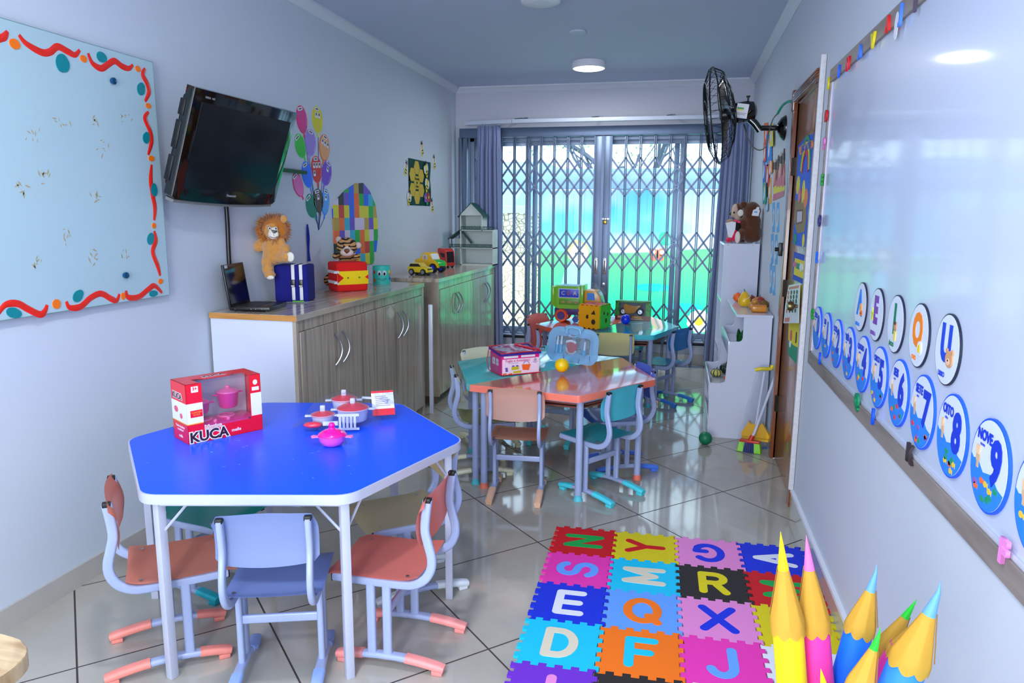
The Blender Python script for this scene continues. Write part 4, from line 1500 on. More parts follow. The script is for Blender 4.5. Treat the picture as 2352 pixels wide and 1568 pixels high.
body = fur(blob([
    (rel(627, 572), (.058, .050, .066)), (rel(625, 590, .0), (.054, .048, .045)),
    (rel(629, 530), (.052, .050, .052)),
    (rel(603, 552, -.005), (.024, .024, .026)), (rel(593, 566, -.012), (.024, .024, .032)),
    (rel(645, 557, 0), (.026, .024, .028)), (rel(656, 573, -.01), (.026, .026, .032)),
    (rel(615, 602, -.035), (.034, .036, .036)), (rel(615, 618, -.055), (.031, .031, .040)), (rel(620, 631, -.068), (.028, .036, .021)),
    (rel(648, 592, -.02), (.038, .036, .028)), (rel(661, 590, -.035), (.032, .034, .030))], .0055, 5), .004, 90)
part('body', body, M_lion, t, smooth=180)
b = blob([(rel(629, 527, .012), (.080, .050, .078)), (rel(629, 527, .03), (.070, .05, .068))], .007, 4)
hc = rel(629, 527, .0)
RL = Matrix.Rotation(R(31), 3, 'Z')
RL4 = RL.to_4x4()
part('mane_base', fur(b, .008, 50, 3), M_mane, t, smooth=180)
b = MB()
rs = random.Random(5)
tb = bmesh.new()
for k in range(900):
    a, ph = rs.uniform(0, 2 * pi), rs.uniform(-.55, 1.1)
    d = Vector((math.cos(a) * math.cos(ph), math.sin(ph), math.sin(a) * math.cos(ph)))
    d = RL @ d
    c = hc + RL @ Vector(((RL.inverted() @ d).x * .074, (RL.inverted() @ d).y * .050 + .008, d.z * .072))
    tip = c + (d + Vector((rs.gauss(0, .25), -.15 + rs.gauss(0, .2), rs.gauss(0, .25) - .15))) * rs.uniform(.014, .028)
    s = d.orthogonal().normalized() * .0035
    s2 = d.cross(s).normalized() * .0035
    v = [tb.verts.new(c + s), tb.verts.new(c - s * .5 + s2), tb.verts.new(c - s * .5 - s2), tb.verts.new(tip)]
    for f in ((0, 1, 3), (1, 2, 3), (2, 0, 3)):
        tb.faces.new([v[i] for i in f])
b._add(tb)
part('mane_tufts', b, M_mane, t, smooth=0)
mz = rel(628, 538, -.050)
face = part('muzzle', blob([(mz, (.030, .024, .027)), (mz + Vector((-.002, .006, .022)), (.026, .02, .016))], .004, 4), M_cream, t, smooth=180)
part('nose', MB().prism([(-.017, .008), (.017, .008), (.006, -.008), (-.006, -.008)], 0, .008, mx=Matrix.Translation(mz + RL @ Vector((.004, -.021, .014))) @ RL4 @ Matrix.Rotation(R(80), 4, 'X') @ Matrix.Rotation(R(-12), 4, 'Z'), bev=.002), M_black, face)
b = MB()
b.tube([mz + RL @ Vector(p) for p in ((.002, -.025, .006), (.003, -.0255, -.008))], .0012, n=5)
b.tube([mz + RL @ Vector((.020 * math.cos(a), -.0245 + .003 * abs(math.cos(a)), -.006 + .012 * math.sin(a))) for a in [R(200 + 14 * i) for i in range(11)]], .0012, n=5)
part('mouth_stitch', b, M_black, face)
for dx in (-.016, .016):
    e = part('eye', MB().ball(mz + RL @ Vector((dx - .002, -.015, .032)), .0085, 0).ball(mz + RL @ Vector((dx - .002, -.0215, .032)), .0045, 1), [mat('eye_white', (236, 236, 236), .3), M_gloss_black], face)
for px, py in ((598, 512), (652, 503)):
    part('ear', blob([(rel(px, py, -.012), (.020, .014, .022))], .004, 3), M_lion, t, smooth=180)
part('sole', MB().ball(rel(667, 590, -.052), 1, 0, sc=(.022, .012, .027)), M_cream, t, 'white fluffy sole of the raised foot')
part('sole', MB().ball(rel(621, 637, -.088), 1, 0, sc=(.022, .014, .012)), M_cream, t, 'white sole of the hanging foot')
bw = rel(627, 549, -.052)
part('bow', MB().prism([(-.028, .008), (-.004, 0), (-.030, -.006)], 0, .004, mx=Matrix.Translation(bw) @ Matrix.Rotation(R(90), 4, 'X')).prism([(.030, .012), (.004, 0), (.026, -.004)], 0, .004, mx=Matrix.Translation(bw) @ Matrix.Rotation(R(90), 4, 'X')).ball(bw, .005).tube([bw, bw + Vector((-.008, 0, -.03))], .002, n=5).tube([bw, bw + Vector((.024, 0, -.026))], .002, n=5), mat('ribbon_brown', (176, 110, 76), .4), t)

# red and yellow box
t = thing('face_box', 'red felt box with a yellow band and green dots on the cupboard', 'box', (-2.075, 4.165, CT), (0, 0, R(47)))
RW_, RD_, RH_ = .205, .17, .185
t.location = (-2.07, 4.172, CT)
part('body', MB().box(0, RW_, 0, RD_, 0, RH_, bev=.014, seg=4), mat('red_felt', (226, 14, 12), .85, bump=.2, bscale=300), t)
M_yfelt = mat('yellow_felt', (250, 214, 10), .85, bump=.2, bscale=300)
b = MB().box(.0, RW_ + .0025, -.003, .002, .045, .130, bev=.001).box(RW_ - .001, RW_ + .003, 0, RD_, .045, .130, bev=.001)
band = part('yellow_band', b, M_yfelt, t)
part('triangle', MB().prism([(.0, .055), (.0, .122), (.042, .088)], .003, .0045, mx=Matrix(((1, 0, 0, 0), (0, 0, -1, 0), (0, 1, 0, 0), (0, 0, 0, 1)))).prism([(RW_ + .001, .075), (RW_ + .001, .104), (RW_ - .022, .089)], .003, .0045, mx=Matrix(((1, 0, 0, 0), (0, 0, -1, 0), (0, 1, 0, 0), (0, 0, 0, 1)))), mat('red_felt', (226, 14, 12)), band)
for x in (.070, .145):
    part('button', MB().ball((x, -.004, .088), .0055, seg=14, rings=8), mat('pin_green', (20, 140, 40), .4), band)
for z in (.050, .115):
    part('white_tape', MB().box(-.003, .001, .01, RD_ * .9, z, z + .018).box(-.003, .012, -.004, .0, z, z + .018).box(-.02, .0, -.002, 0, z + .002, z + .016), M_strap, t)
# tiger behind the red box
TYY = 4.44
torg = Vector((at(797, 600, y=TYY).x, TYY, CT))
t = thing('plush_tiger', 'striped plush tiger peeping over the red box', 'plush toy', tuple(torg))


def relt(px, py, dy=0.0):
    return at(px, py, y=TYY + dy) - torg


M_tiger = ramp_mat('tiger_stripes', [(0.0, (200, 146, 88)), (0.60, (206, 152, 92)), (0.66, (24, 20, 20)), (1.0, (20, 18, 18))], scale=(1, 1, 1), nscale=14, detail=2, rough=.9, kind='wave', dist=5.5, rot=(0, R(90), R(15)))
part('body', fur(blob([(relt(797, 566, -.02), (.070, .058, .060)), (relt(797, 600, .03), (.055, .045, .07)), (relt(797, 622, .04), (.060, .05, .055)),
                       (relt(772, 588, -.03), (.025, .03, .022)), (relt(820, 590, -.03), (.022, .028, .020))], .006, 5), .003, 90), M_tiger, t, smooth=180)
for px, py in ((775, 547), (826, 560)):
    part('ear', blob([(relt(px + (3 if px < 797 else -3), py + 3, -.01), (.022, .014, .022))], .004, 3), mat('tiger_ear', (206, 186, 176), .9), t, smooth=180)
RT = Matrix.Rotation(R(25), 3, 'Z')
mz = relt(797, 580, -.070)
mzp = part('muzzle', blob([(mz, (.046, .034, .028)), (mz + Vector((-.004, .012, .026)), (.028, .022, .024))], .004, 4), mat('tiger_muzzle', (222, 204, 196), .9, bump=.4, bscale=260), t, smooth=180)
part('nose', blob([(mz + RT @ Vector((.0, -.030, .014)), (.020, .012, .014)), (mz + RT @ Vector((.0, -.030, .006)), (.012, .010, .012))], .003, 2), mat('tiger_nose', (110, 68, 40), .5), mzp, smooth=180)
for dx in (-.018, .016):
    part('eye', MB().ball(mz + RT @ Vector((dx, -.012, .042)), .0065, 0), M_gloss_black, mzp)
pth = [relt(757, 650, -.02), relt(750, 646, -.06), relt(752, 638, -.07), relt(762, 632, -.04)]
part('tail', MB().tube(smooth_path(pth, 4), .018, n=12), M_tiger, t, smooth=180)

# turquoise can
t = thing('craft_can', 'turquoise craft can with a smiling cartoon face on the cupboard', 'can', (-2.035, 4.79, CT))
cr = .062
ch = .128
M_turq = mat('turquoise_paper', (60, 206, 190), .5)
part('can', MB().lathe([(cr, 0), (cr, ch), (cr - .003, ch), (cr - .003, .004), (0, .004)], 40, cap=False), M_turq, t)
fa = math.atan2(-4.79, 2.035) + R(2)


def on_can(u, v, r=cr):
    a = fa + u / cr
    return Matrix.Translation((r * math.cos(a), r * math.sin(a), v)) @ Matrix.Rotation(a + R(90), 4, 'Z') @ Matrix.Rotation(R(90), 4, 'X')


for u in (-.016, .018):
    e = part('eye', MB().prism(ell(0, 0, .014, .019, 20), 0, .0025, 0, mx=on_can(u, .080)).prism(ell(0, 0, .0075, .011, 16), .0025, .004, 1, mx=on_can(u - .001, .074)), [M_whitemat, M_black], t)
b = MB()
b.tube([on_can(.028 * math.cos(a) + .002, .048 + .022 * math.sin(a), cr + .001).translation for a in [R(190 + 16 * i) for i in range(11)]], .0014, n=5)
b.tube([on_can(-.026 + .054 * i / 8, .044 - .008 * math.sin(pi * i / 8), cr + .001).translation for i in range(9)], .0012, n=5)
part('smile', b, M_black, t)
for u, v, c in ((-.058, .085, M_red), (-.056, .028, M_orange), (.060, .088, M_yellow), (.066, .04, M_blue), (.070, .07, M_orange)):
    part('number_patch', MB().prism(ell(0, 0, .009, .013, 12), 0, .0025, mx=on_can(u, v)), c, t)

# ================================================================== ON THE FAR CUPBOARD
FT = .985


def wheel(b, x, y, r, wd, mi_t=0, mi_h=1, side=-1, n=20):
    mx = Matrix.Translation((x, y, r)) @ Matrix.Rotation(R(90), 4, 'X')
    b.lathe([(0, -wd / 2), (r * .86, -wd / 2), (r, -wd / 2 + wd * .18), (r, wd / 2 - wd * .18), (r * .86, wd / 2), (0, wd / 2)], n, mi_t, mx)
    for s in (-1, 1):
        b.lathe([(r * .62, 0), (r * .60, .002), (r * .2, .001), (0, .003)], n, mi_h, mx @ Matrix.Translation((0, 0, s * wd / 2)) @ (Matrix.Rotation(pi, 4, 'X') if s < 0 else Matrix()))


XZ = Matrix(((1, 0, 0, 0), (0, 0, -1, 0), (0, 1, 0, 0), (0, 0, 0, 1)))
M_tyre = mat('tyre_rubber', (18, 18, 20), .6)
# small yellow car, forward = +x
t = thing('toy_car', 'small yellow toy car with a black window band on the far cupboard', 'toy car', (-2.02, 5.545, FT), (0, 0, R(-12)))
prof = [(-.092, .030), (-.094, .060), (-.080, .066), (-.070, .095), (.010, .097), (.040, .070), (.085, .060), (.094, .045), (.092, .022), (-.088, .022)]
part('body', MB().prism(prof, -.042, .042, mx=XZ, bev=.004), mat('toy_car_yellow', (236, 206, 20), .2, coat=.6), t)
part('window_band', MB().prism([(-.078, .068), (-.068, .091), (.008, .093), (.034, .070)], -.0435, .0435, mx=XZ), M_gloss_black, t)
part('bumper', MB().box(.084, .096, -.038, .038, .044, .054).box(.086, .094, -.04, .04, .016, .026).box(-.085, .085, -.038, .038, .012, .024), M_black, t)
for x in (-.056, .052):
    for y in (-.040, .040):
        b = MB()
        wheel(b, x, y, .026, .020)
        part('wheel', b, [M_tyre, M_steel], t)
# pickup
t = thing('toy_pickup', 'chunky yellow toy pickup with a green bonnet and blue wheel hubs', 'toy truck', (-2.035, 5.84, FT), (0, 0, R(-22)))
prof = [(-.135, .040), (-.135, .100), (-.125, .108), (-.060, .110), (-.056, .150), (-.035, .168), (.020, .168), (.040, .158), (.062, .108), (.110, .098), (.130, .080), (.132, .045), (.110, .040)]
part('body', MB().prism(prof, -.055, .055, mx=XZ, bev=.010), mat('pickup_yellow', (244, 190, 10), .25, coat=.5), t)
part('bonnet', MB().prism([(.056, .110), (.110, .1005), (.130, .084), (.134, .060), (.128, .060), (.108, .092), (.054, .102)], -.048, .048, mx=XZ, bev=.002), mat('bonnet_green', (20, 190, 60), .25, coat=.5), t)
part('windscreen', MB().prism([(.030, .158), (.042, .158), (.063, .112), (.052, .112)], -.045, .045, mx=XZ), M_whitemat, t)
w_ = part('side_window', MB().prism([(-.040, .112), (-.034, .150), (.006, .152), (.022, .112)], -.0575, .0575, mx=XZ), mat('sticker_white', (230, 232, 236), .4), t)
part('driver', MB().prism(ell(-.012, .128, .012, .015, 14), -.0585, .0585, mx=XZ), mat('sticker_tan', (196, 140, 110), .5), w_)
for x in (-.085, .075):
    for y in (-.052, .052):
        b = MB()
        wheel(b, x, y, .040, .030)
        part('wheel', b, [M_tyre, mat('hub_blue', (20, 60, 230), .35)], t)
part('grille', MB().box(.124, .138, -.04, .04, .044, .058, bev=.003), mat('grille_black', (24, 26, 34), .3), t)
# red lorry cab
t = thing('toy_lorry', 'shiny red toy lorry cab standing in front of the dollhouse', 'toy truck', (-2.085, 6.42, FT), (0, 0, R(-30)))
prof = [(-.06, .022), (-.06, .175), (-.04, .180), (.030, .172), (.052, .150), (.060, .090), (.060, .018), (-.05, .018)]
part('cab', MB().prism(prof, -.052, .052, mx=XZ, bev=.005), mat('lorry_red', (206, 36, 20), .18, coat=.8), t)
part('windscreen', MB().prism([(.034, .152), (.0525, .148), (.061, .095), (.061, .050), (.052, .050)], -.042, .042, mx=XZ), M_gloss_black, t)
part('side_window', MB().prism([(-.030, .140), (.036, .132), (.040, .095), (.0, .100)], -.0535, .0535, mx=XZ), M_gloss_black, t)
for x in (-.030, .035):
    for y in (-.045, .045):
        b = MB()
        wheel(b, x, y, .020, .016)
        part('wheel', b, [M_tyre, M_steel], t)
# dollhouse
DHY = 6.80
p00, p10 = at(1057, 609, y=DHY), at(1133, 609, y=DHY)
xl, xr = p00.x, p10.x
zb = FT
zf1, zf2 = at(1100, 571, y=DHY).z, at(1100, 530, y=DHY).z
ze, za = at(1080, 492, y=DHY).z, at(1083, 465, y=DHY).z
xm = at(1108, 530, y=DHY).x
DD = .17
t = thing('dollhouse', 'white wooden dollhouse with dark green roofs and railings on the far cupboard', 'dollhouse', (xl, DHY, zb))
W_, z1, z2, ze, za, xm = xr - xl, zf1 - zb, zf2 - zb, ze - zb, za - zb, xm - xl
M_dh, M_dg = mat('dollhouse_white', (206, 218, 214), .5), mat('dollhouse_green', (24, 78, 74), .5)
th = .010
b = MB()
AN = -.105
b.box(0, th, 0, DD, 0, z2 + 0)
b.box(W_ - th, W_, 0, DD, 0, z2)
b.box(0, W_, 0, DD, 0, th)
b.box(AN, W_, 0, DD, z1, z1 + th)
b.box(0, W_, 0, DD, z2, z2 + th)
b.box(0, W_, DD, DD + .004, 0, z2)
b.box(0, th, 0, DD, z2, ze)
b.box(xm - th, xm, 0, DD, z2, ze)
b.box(0, xm, DD, DD + .004, z2, ze)
b.box(0, xm, 0, DD, ze - th, ze)
b.box(AN, AN + .008, .0, .008, 0, z1)
b.box(AN, AN + .008, DD - .008, DD, 0, z1 + .095)
b.box(AN, AN + .008, 0, .008, z1, z1 + .095)
b.box(AN, 0, DD, DD + .004, 0, z1 + .09)
b.prism([(0, ze), (xm, ze), (xm / 2, za - .008)], -.012, 0, mx=Matrix(((1, 0, 0, 0), (0, 0, 1, .012), (0, 1, 0, 0), (0, 0, 0, 1))))
b.prism([(0, ze), (xm, ze), (xm / 2, za - .008)], -.012, 0, mx=Matrix(((1, 0, 0, 0), (0, 0, 1, DD), (0, 1, 0, 0), (0, 0, 0, 1))))
bmesh.ops.recalc_face_normals(b.bm, faces=b.bm.faces)
part('walls', b, M_dh, t, smooth=0)
b = MB()
sl = (za - ze) / (xm / 2)
for s in (-1, 1):
    x0, x1 = xm / 2, (xm / 2 + s * (xm / 2 + .022))
    zz = za - sl * (xm / 2 + .022)
    b.prism([(x0, za), (x1, zz), (x1, zz - .008), (x0, za - .008)], -.012, DD + .008, mx=Matrix(((1, 0, 0, 0), (0, 0, 1, 0), (0, 1, 0, 0), (0, 0, 0, 1))))
bmesh.ops.recalc_face_normals(b.bm, faces=b.bm.faces)
part('roof', b, M_dg, t, smooth=0)
b = MB()
b.prism([(0, z2 + .004), (AN - .018, z1 + .086), (AN - .018, z1 + .094), (0, z2 + .012)], -.012, DD + .008, mx=Matrix(((1, 0, 0, 0), (0, 0, 1, 0), (0, 1, 0, 0), (0, 0, 0, 1))))
bmesh.ops.recalc_face_normals(b.bm, faces=b.bm.faces)
part('roof', b, M_dg, t, smooth=0)


def railing(x0, x1, z):
    b = MB()
    b.box(x0, x1, -.004, 0, z + .026, z + .032)
    b.box(x0, x1, -.004, 0, z, z + .005)
    n = max(2, int((x1 - x0) / .011))
    for k in range(n + 1):
        x = x0 + (x1 - x0 - .004) * k / n
        b.box(x, x + .005, -.004, 0, z, z + .03)
    part('railing', b, M_dg, t, smooth=0)


railing(th, W_ - th, z1 + th)
railing(AN, 0, z1 + th)
railing(th, xm - th, z2 + th)
railing(xm, W_, z2 + th)
b = MB()
for k in range(9):
    x0 = .012 + .010 * k
    zt = z2 - .012 * k - .004
    b.box(x0, x0 + .013, .03, .055, zt - .024, zt)
part('staircase', b, M_dg, t, smooth=0)
b = MB().box(-.0035, .0, .05, .10, z2 + .055, z2 + .125)
part('side_window', b, M_dg, t, smooth=0)
part('doorway', MB().box(-.035, -.004, DD - .006, DD, z1 + .012, z1 + .115), M_dg, t, smooth=0)

# ================================================================== ON THE BLUE TABLE
BT = TZ + .0005
s = (1.46 - BT) / (1.46 - .62)
t = thing('cookware_set_box', 'red and white window box with a pink toy stove and pots on the blue table', 'toy box', (-1.692, 2.192, BT), (0, 0, R(58.3)))
KW, KD, KH = .283, .135, .222
M_kred, M_kwhite = mat('box_red', (236, 12, 34), .3, coat=.3), mat('box_white', (236, 236, 242), .35)
b = MB()
b.box(0, KW, 0, KD, 0, .002)
b.box(0, KW, KD - .002, KD, 0, KH)
b.box(0, .002, 0, KD, 0, KH)
b.box(KW - .002, KW, 0, KD, 0, KH)
b.box(0, KW, 0, .002, 0, .052)
b.box(0, .058, 0, .002, .052, KH)
b.box(KW - .045, KW, 0, .002, .052, KH)
b.box(0, KW, KD * .55, KD, KH - .002, KH)
b.box(0, .05, 0, KD * .55, KH - .002, KH)
b.box(KW - .04, KW, 0, KD * .55, KH - .002, KH)
b.prism([(.09, KD * .40), (.19, KD * .40), (.205, KD * .56), (.075, KD * .56)], KH - .002, KH)
kb = part('carton', b, M_kred, t, smooth=0)
b = MB()
b.box(-.0006, .058, -.0006, 0, .075, .150)
b.box(-.0006, 0, -.0006, KD + .0003, .075, .150)
part('white_band', b, M_kwhite, kb, smooth=0)
part('white_panel', MB().box(KW - .042, KW + .0004, -.0007, .0, .062, .150), M_kwhite, kb, smooth=0)
part('orange_line', MB().box(-.0008, .058, -.0008, 0, .072, .0755).box(-.0008, 0, -.0008, KD, .072, .0755), mat('box_orange', (246, 170, 20), .4), kb, smooth=0)
part('window_film', MB().box(.058, KW - .045, .0005, .001, .052, KH - .001).box(.05, KW - .04, 0, KD * .55, KH - .0015, KH - .001), M_film, kb, smooth=0)
part('inner_card', MB().box(.004, KW - .004, KD - .012, KD - .010, .002, KH - .004).box(.06, KW - .05, KD * .80, KD - .012, .205, .207), mat('inner_card', (206, 208, 226), .5), kb, smooth=0)
fm = lambda x, z, y=-.0008: Matrix(((1, 0, 0, x), (0, 0, -1, y), (0, 1, 0, z), (0, 0, 0, 1)))
sm_ = lambda y, z, x=-.0008: Matrix(((0, 0, -1, x), (-1, 0, 0, y), (0, 1, 0, z), (0, 0, 0, 1)))
M_ink = mat('box_ink_brown', (52, 20, 30), .5)
b = MB().text('KUCA', .052, 0, fm(.075, .022), ext=.0006, bold=.0052).text('KUCA', .052, 1, fm(.075, .022, -.0016), ext=.0004, bold=.0016)
b.text('Mestre', .022, 0, fm(.092, .052), ext=.0006, bold=.002).text('Mestre', .022, 2, fm(.092, .052, -.0016), ext=.0003)
part('logo_lettering', b, [M_kwhite, M_ink, mat('logo_tan', (230, 150, 130), .5)], kb, smooth=0)
b = MB().text('KUCA', .030, 0, sm_(KD / 2 + .01, .170), ext=.0005, bold=.003).text('KUCA', .030, 1, sm_(KD / 2 + .01, .170, -.0016), ext=.0003, bold=.0008)
b.text('KUCA', .030, 0, Matrix.Translation((.14, KD * .66, KH)), ext=.0005, bold=.003).text('KUCA', .030, 1, Matrix.Translation((.14, KD * .66, KH + .0006)), ext=.0004, bold=.0008)
part('small_logo', b, [M_kwhite, M_ink], kb, smooth=0)
b = MB().text('Você vai adorar\na cozinhar!', .0125, 0, sm_(KD / 2, .050), ext=.0003).text('melle', .016, 0, sm_(KD / 2, .020), ext=.0003)
b.text('melle', .017, 0, fm(.178, .022), ext=.0003, bold=.0003).box(.020, .045, -.0012, -.0006, .190, .212).box(.034, .052, -.0008, -.0006, .098, .122)
b.prism(ell(KW - .022, KH - .030, .009, .010, 18), .0006, .0012, mx=XZ).box(KW - .036, KW - .008, -.0012, -.0006, KH - .062, KH - .048)
part('small_print', b, M_kwhite, kb, smooth=0)
b = MB().box(.012, .056, -.0013, -.0008, .098, .124).text('3+', .016, 0, fm(.0325, .203, -.0013), ext=.0002, bold=.0006)
b.text('CONTÉM\n10 PÇS', .009, 1, fm(.034, .111, -.0014), ext=.0002)
part('age_mark', b, [M_kred, mat('box_orange', (246, 170, 20))], kb, smooth=0)
part('picture', MB().prism(ell(KD * .30, .118, .018, .012, 16), .0007, .0014, 0, mx=Matrix(((0, 0, -1, 0), (-1, 0, 0, KD), (0, 1, 0, 0), (0, 0, 0, 1)))).prism(ell(KD * .62, .098, .012, .010, 16), .0007, .0014, 0, mx=Matrix(((0, 0, -1, 0), (-1, 0, 0, KD), (0, 1, 0, 0), (0, 0, 0, 1)))), mat('box_picture_pink', (226, 90, 120), .4), kb, smooth=0)
M_mag, M_pnk = mat('toy_magenta', (236, 0, 140), .28, coat=.4), mat('toy_pink', (252, 104, 176), .3, coat=.4)


def pot(b, r, h, mi=0, mx=None):
    b.lathe([(r * .72, 0), (r * .86, h * .12), (r, h), (r * 1.04, h), (r * 1.04, h * .94), (r * .95, h * .94), (r * .80, h * .2), (0, h * .12)], 28, mi, mx, cap=False)


def potlid(b, r, mi=0, mx=None, knob=1.0):
    b.lathe([(r * 1.03, 0), (r * 1.0, r * .08), (r * .5, r * .30), (r * .16, r * .36), (r * .16, r * .50 * knob), (r * .24, r * .60 * knob), (r * .20, r * .74 * knob), (0, r * .78 * knob)], 28, mi, mx)


b = MB().box(.060, KW - .020, .020, KD - .016, .050, .060, bev=.004)
b.box(.064, KW - .05, .004, .05, .010, .058, bev=.004)
part('toy_stove', b, M_mag, kb)
b = MB()
for x in (.085, .175):
    b.tube([(x + .030 * math.cos(a), KD * .55 + .028 * math.sin(a), .064) for a in [2 * pi * i / 20 for i in range(20)]], .004, n=6, closed=True)
    b.tube([(x - .03, KD * .55, .064), (x + .03, KD * .55, .064)], .003, n=5)
b.box(.095, .195, .0028, .006, .026, .036, bev=.002)
for x in (.11, .16):
    b.ball((x, .022, .064), .008)
part('toy_burner', b, M_pnk, kb)
for x, z, r, h in ((.185, .105, .040, .060), (.078, .100, .034, .042)):
    mx = Matrix.Translation((x, KD * .55, z - .01))
    b = MB()
    pot(b, r, h, 0, mx)
    for q in (-1, 1):
        b.box(x + q * (r + .008) - .010, x + q * (r + .008) + .010, KD * .55 - .007, KD * .55 + .007, z + h - .02, z + h - .014, bev=.002)
    pp = part('toy_pot', b, M_mag, kb)
    b = MB()
    potlid(b, r, 0, Matrix.Translation((x, KD * .55, z - .01 + h)), .8)
    part('toy_lid', b, M_pnk, pp)

# bagged pots
M_potw, M_lidr = mat('toy_pot_white', (206, 210, 236), .3, coat=.3), mat('toy_lid_red', (232, 60, 84), .3, coat=.3)
bo = Vector((-1.255, 2.555, BT + .003))
t = thing('bagged_cookware', 'clear plastic bag of white toy pots with red lids on the blue table', 'toy set', tuple(bo), (0, 0, R(20)))
for x, y, r, h, zz in ((.03, .015, .062, .055, .012), (-.085, .0, .045, .036, .012), (-.012, .095, .050, .040, .045)):
    b = MB()
    pot(b, r, h, 0, Matrix.Translation((x, y, zz)))
    for q in (-1, 1):
        b.box(x + q * (r + .010) - .014, x + q * (r + .010) + .014, y - .009, y + .009, zz + h - .010, zz + h - .003, bev=.002)
    pp = part('toy_pot', b, M_potw, t)
    b = MB()
    potlid(b, r, 0, Matrix.Translation((x, y, zz + h - .004)), 0.01)
    part('toy_lid', b, M_lidr, pp)
    part('lid_knob', MB().box(x - .010, x + .010, y - .008, y + .008, zz + h + r * .2, zz + h + r * .2 + .026, bev=.004), M_potw, pp)
part('toy_pan_handle', MB().tube([(.06, .10, .085), (.13, .10, .080), (.165, .085, .070)], 0, prof=flat_oval(.020, .008), up=(0, 0, 1)), M_potw, t)
b = MB()
for k in range(5):
    b.box(-.015 + k * .014, -.006 + k * .014, -.085, -.081, .008, .062)
b.box(-.020, .062, -.086, -.080, .058, .068).box(-.020, .062, -.086, -.080, .004, .012).box(-.075, -.018, -.086, -.080, .024, .040)
part('toy_slotted_turner', b, M_potw, t)
part('toy_spoon', MB().ball((-.115, -.062, .022), 1, sc=(.036, .020, .012)), M_lidr, t)
b = MB().box(-.045, .045, -.001, 0, 0, .105, 0).box(-.045, .045, -.0015, .0005, 0, .028, 1).box(-.045, .045, -.0015, .0005, .096, .105, 1)
for k in range(6):
    b.box(-.03, .03 - .008 * (k % 3), -.0018, -.001, .040 + k * .008, .043 + k * .008, 2)
hd = part('header_card', b, [M_whitemat, mat('card_red', (226, 20, 50), .4), mat('print_grey', (170, 160, 170), .5)], t, smooth=0)
hd.location = (.150, .055, .020)
hd.rotation_euler = (R(-32), 0, R(10))


def bag(b, c, rx, ry, h, seed, spikes=1.0, n=28):
    rs_ = random.Random(seed)
    off = [rs_.uniform(.88, 1.12) for _ in range(n)]
    t_ = bmesh.new()
    rings = []
    for j in range(9):
        f = j / 8
        s_ = math.cos(f * pi / 2 * .96) ** .55
        rings.append([t_.verts.new((c[0] + rx * s_ * math.cos(2 * pi * i / n) * off[i] * (1 + .03 * rs_.uniform(-1, 1)), c[1] + ry * s_ * math.sin(2 * pi * i / n) * off[(i * 5) % n] * (1 + .03 * rs_.uniform(-1, 1)), c[2] + h * f * (1 + .04 * rs_.uniform(-1, 1)))) for i in range(n)])
    for a_, b_ in zip(rings, rings[1:]):
        for i in range(n):
            t_.faces.new((a_[i], a_[(i + 1) % n], b_[(i + 1) % n], b_[i]))
    t_.faces.new(rings[-1])
    b._add(t_)
    return b


b = bag(MB(), (-.012, .02, .003), .150, .115, .125, 3)
b.sheet(lambda u, v: Vector((.11 + .10 * u, .02 + .10 * v + .02 * math.sin(u * 9), .10 + .02 * math.sin(v * 7 + u * 4) - .02 * u)), 6, 6)
b.sheet(lambda u, v: Vector((-.20 + .07 * u, -.06 + .09 * v, .006 + .03 * u + .01 * math.sin(v * 8))), 5, 5)
part('clear_bag', b, M_film, t, smooth=25)
# pink pot
t = thing('pink_pot', 'small pink toy pot with a hot pink lid at the middle of the blue table', 'toy pot', (-1.190, 2.315, BT), (0, 0, R(15)))
b = MB()
b.lathe([(.020, 0), (.034, .005), (.046, .020), (.050, .036), (.052, .040), (.048, .040), (.044, .022), (0, .010)], 32, cap=False)
pp = part('pot', b, mat('toy_pink_bright', (255, 96, 208), .3, coat=.4), t)
for q in (-1, 1):
    part('pot_handle', MB().prism([(q * .046, -.007), (q * .058, -.006), (q * .070, -.013), (q * .076, 0), (q * .070, .013), (q * .058, .006), (q * .046, .007)], .030, .036, bev=.001), mat('toy_pink_light', (255, 130, 190), .3), pp)
part('lid', MB().lathe([(.050, .041), (.048, .046), (.030, .056), (.014, .062), (.010, .068), (.012, .076), (.008, .084), (0, .086)], 32), mat('toy_hot_pink', (255, 0, 156), .25, coat=.5), t)

# ================================================================== ON THE CORAL AND TEAL TABLE
MT = .581
t = thing('toy_ball', 'bright yellow ball on the coral table', 'ball', (-.615, 4.01, MT))
part('ball', MB().ball((0, 0, .0405), .0405, seg=36, rings=24), mat('ball_yellow', (250, 210, 0), .35, coat=.2), t, smooth=180)
part('valve', MB().lathe([(.0025, 0), (.0015, .001), (0, .001)], 10, mx=Matrix.Translation((0, 0, .0405)) @ Euler((R(115), 0, R(40))).to_matrix().to_4x4() @ Matrix.Translation((0, 0, .0402))), mat('valve_brown', (120, 90, 20), .5), t)
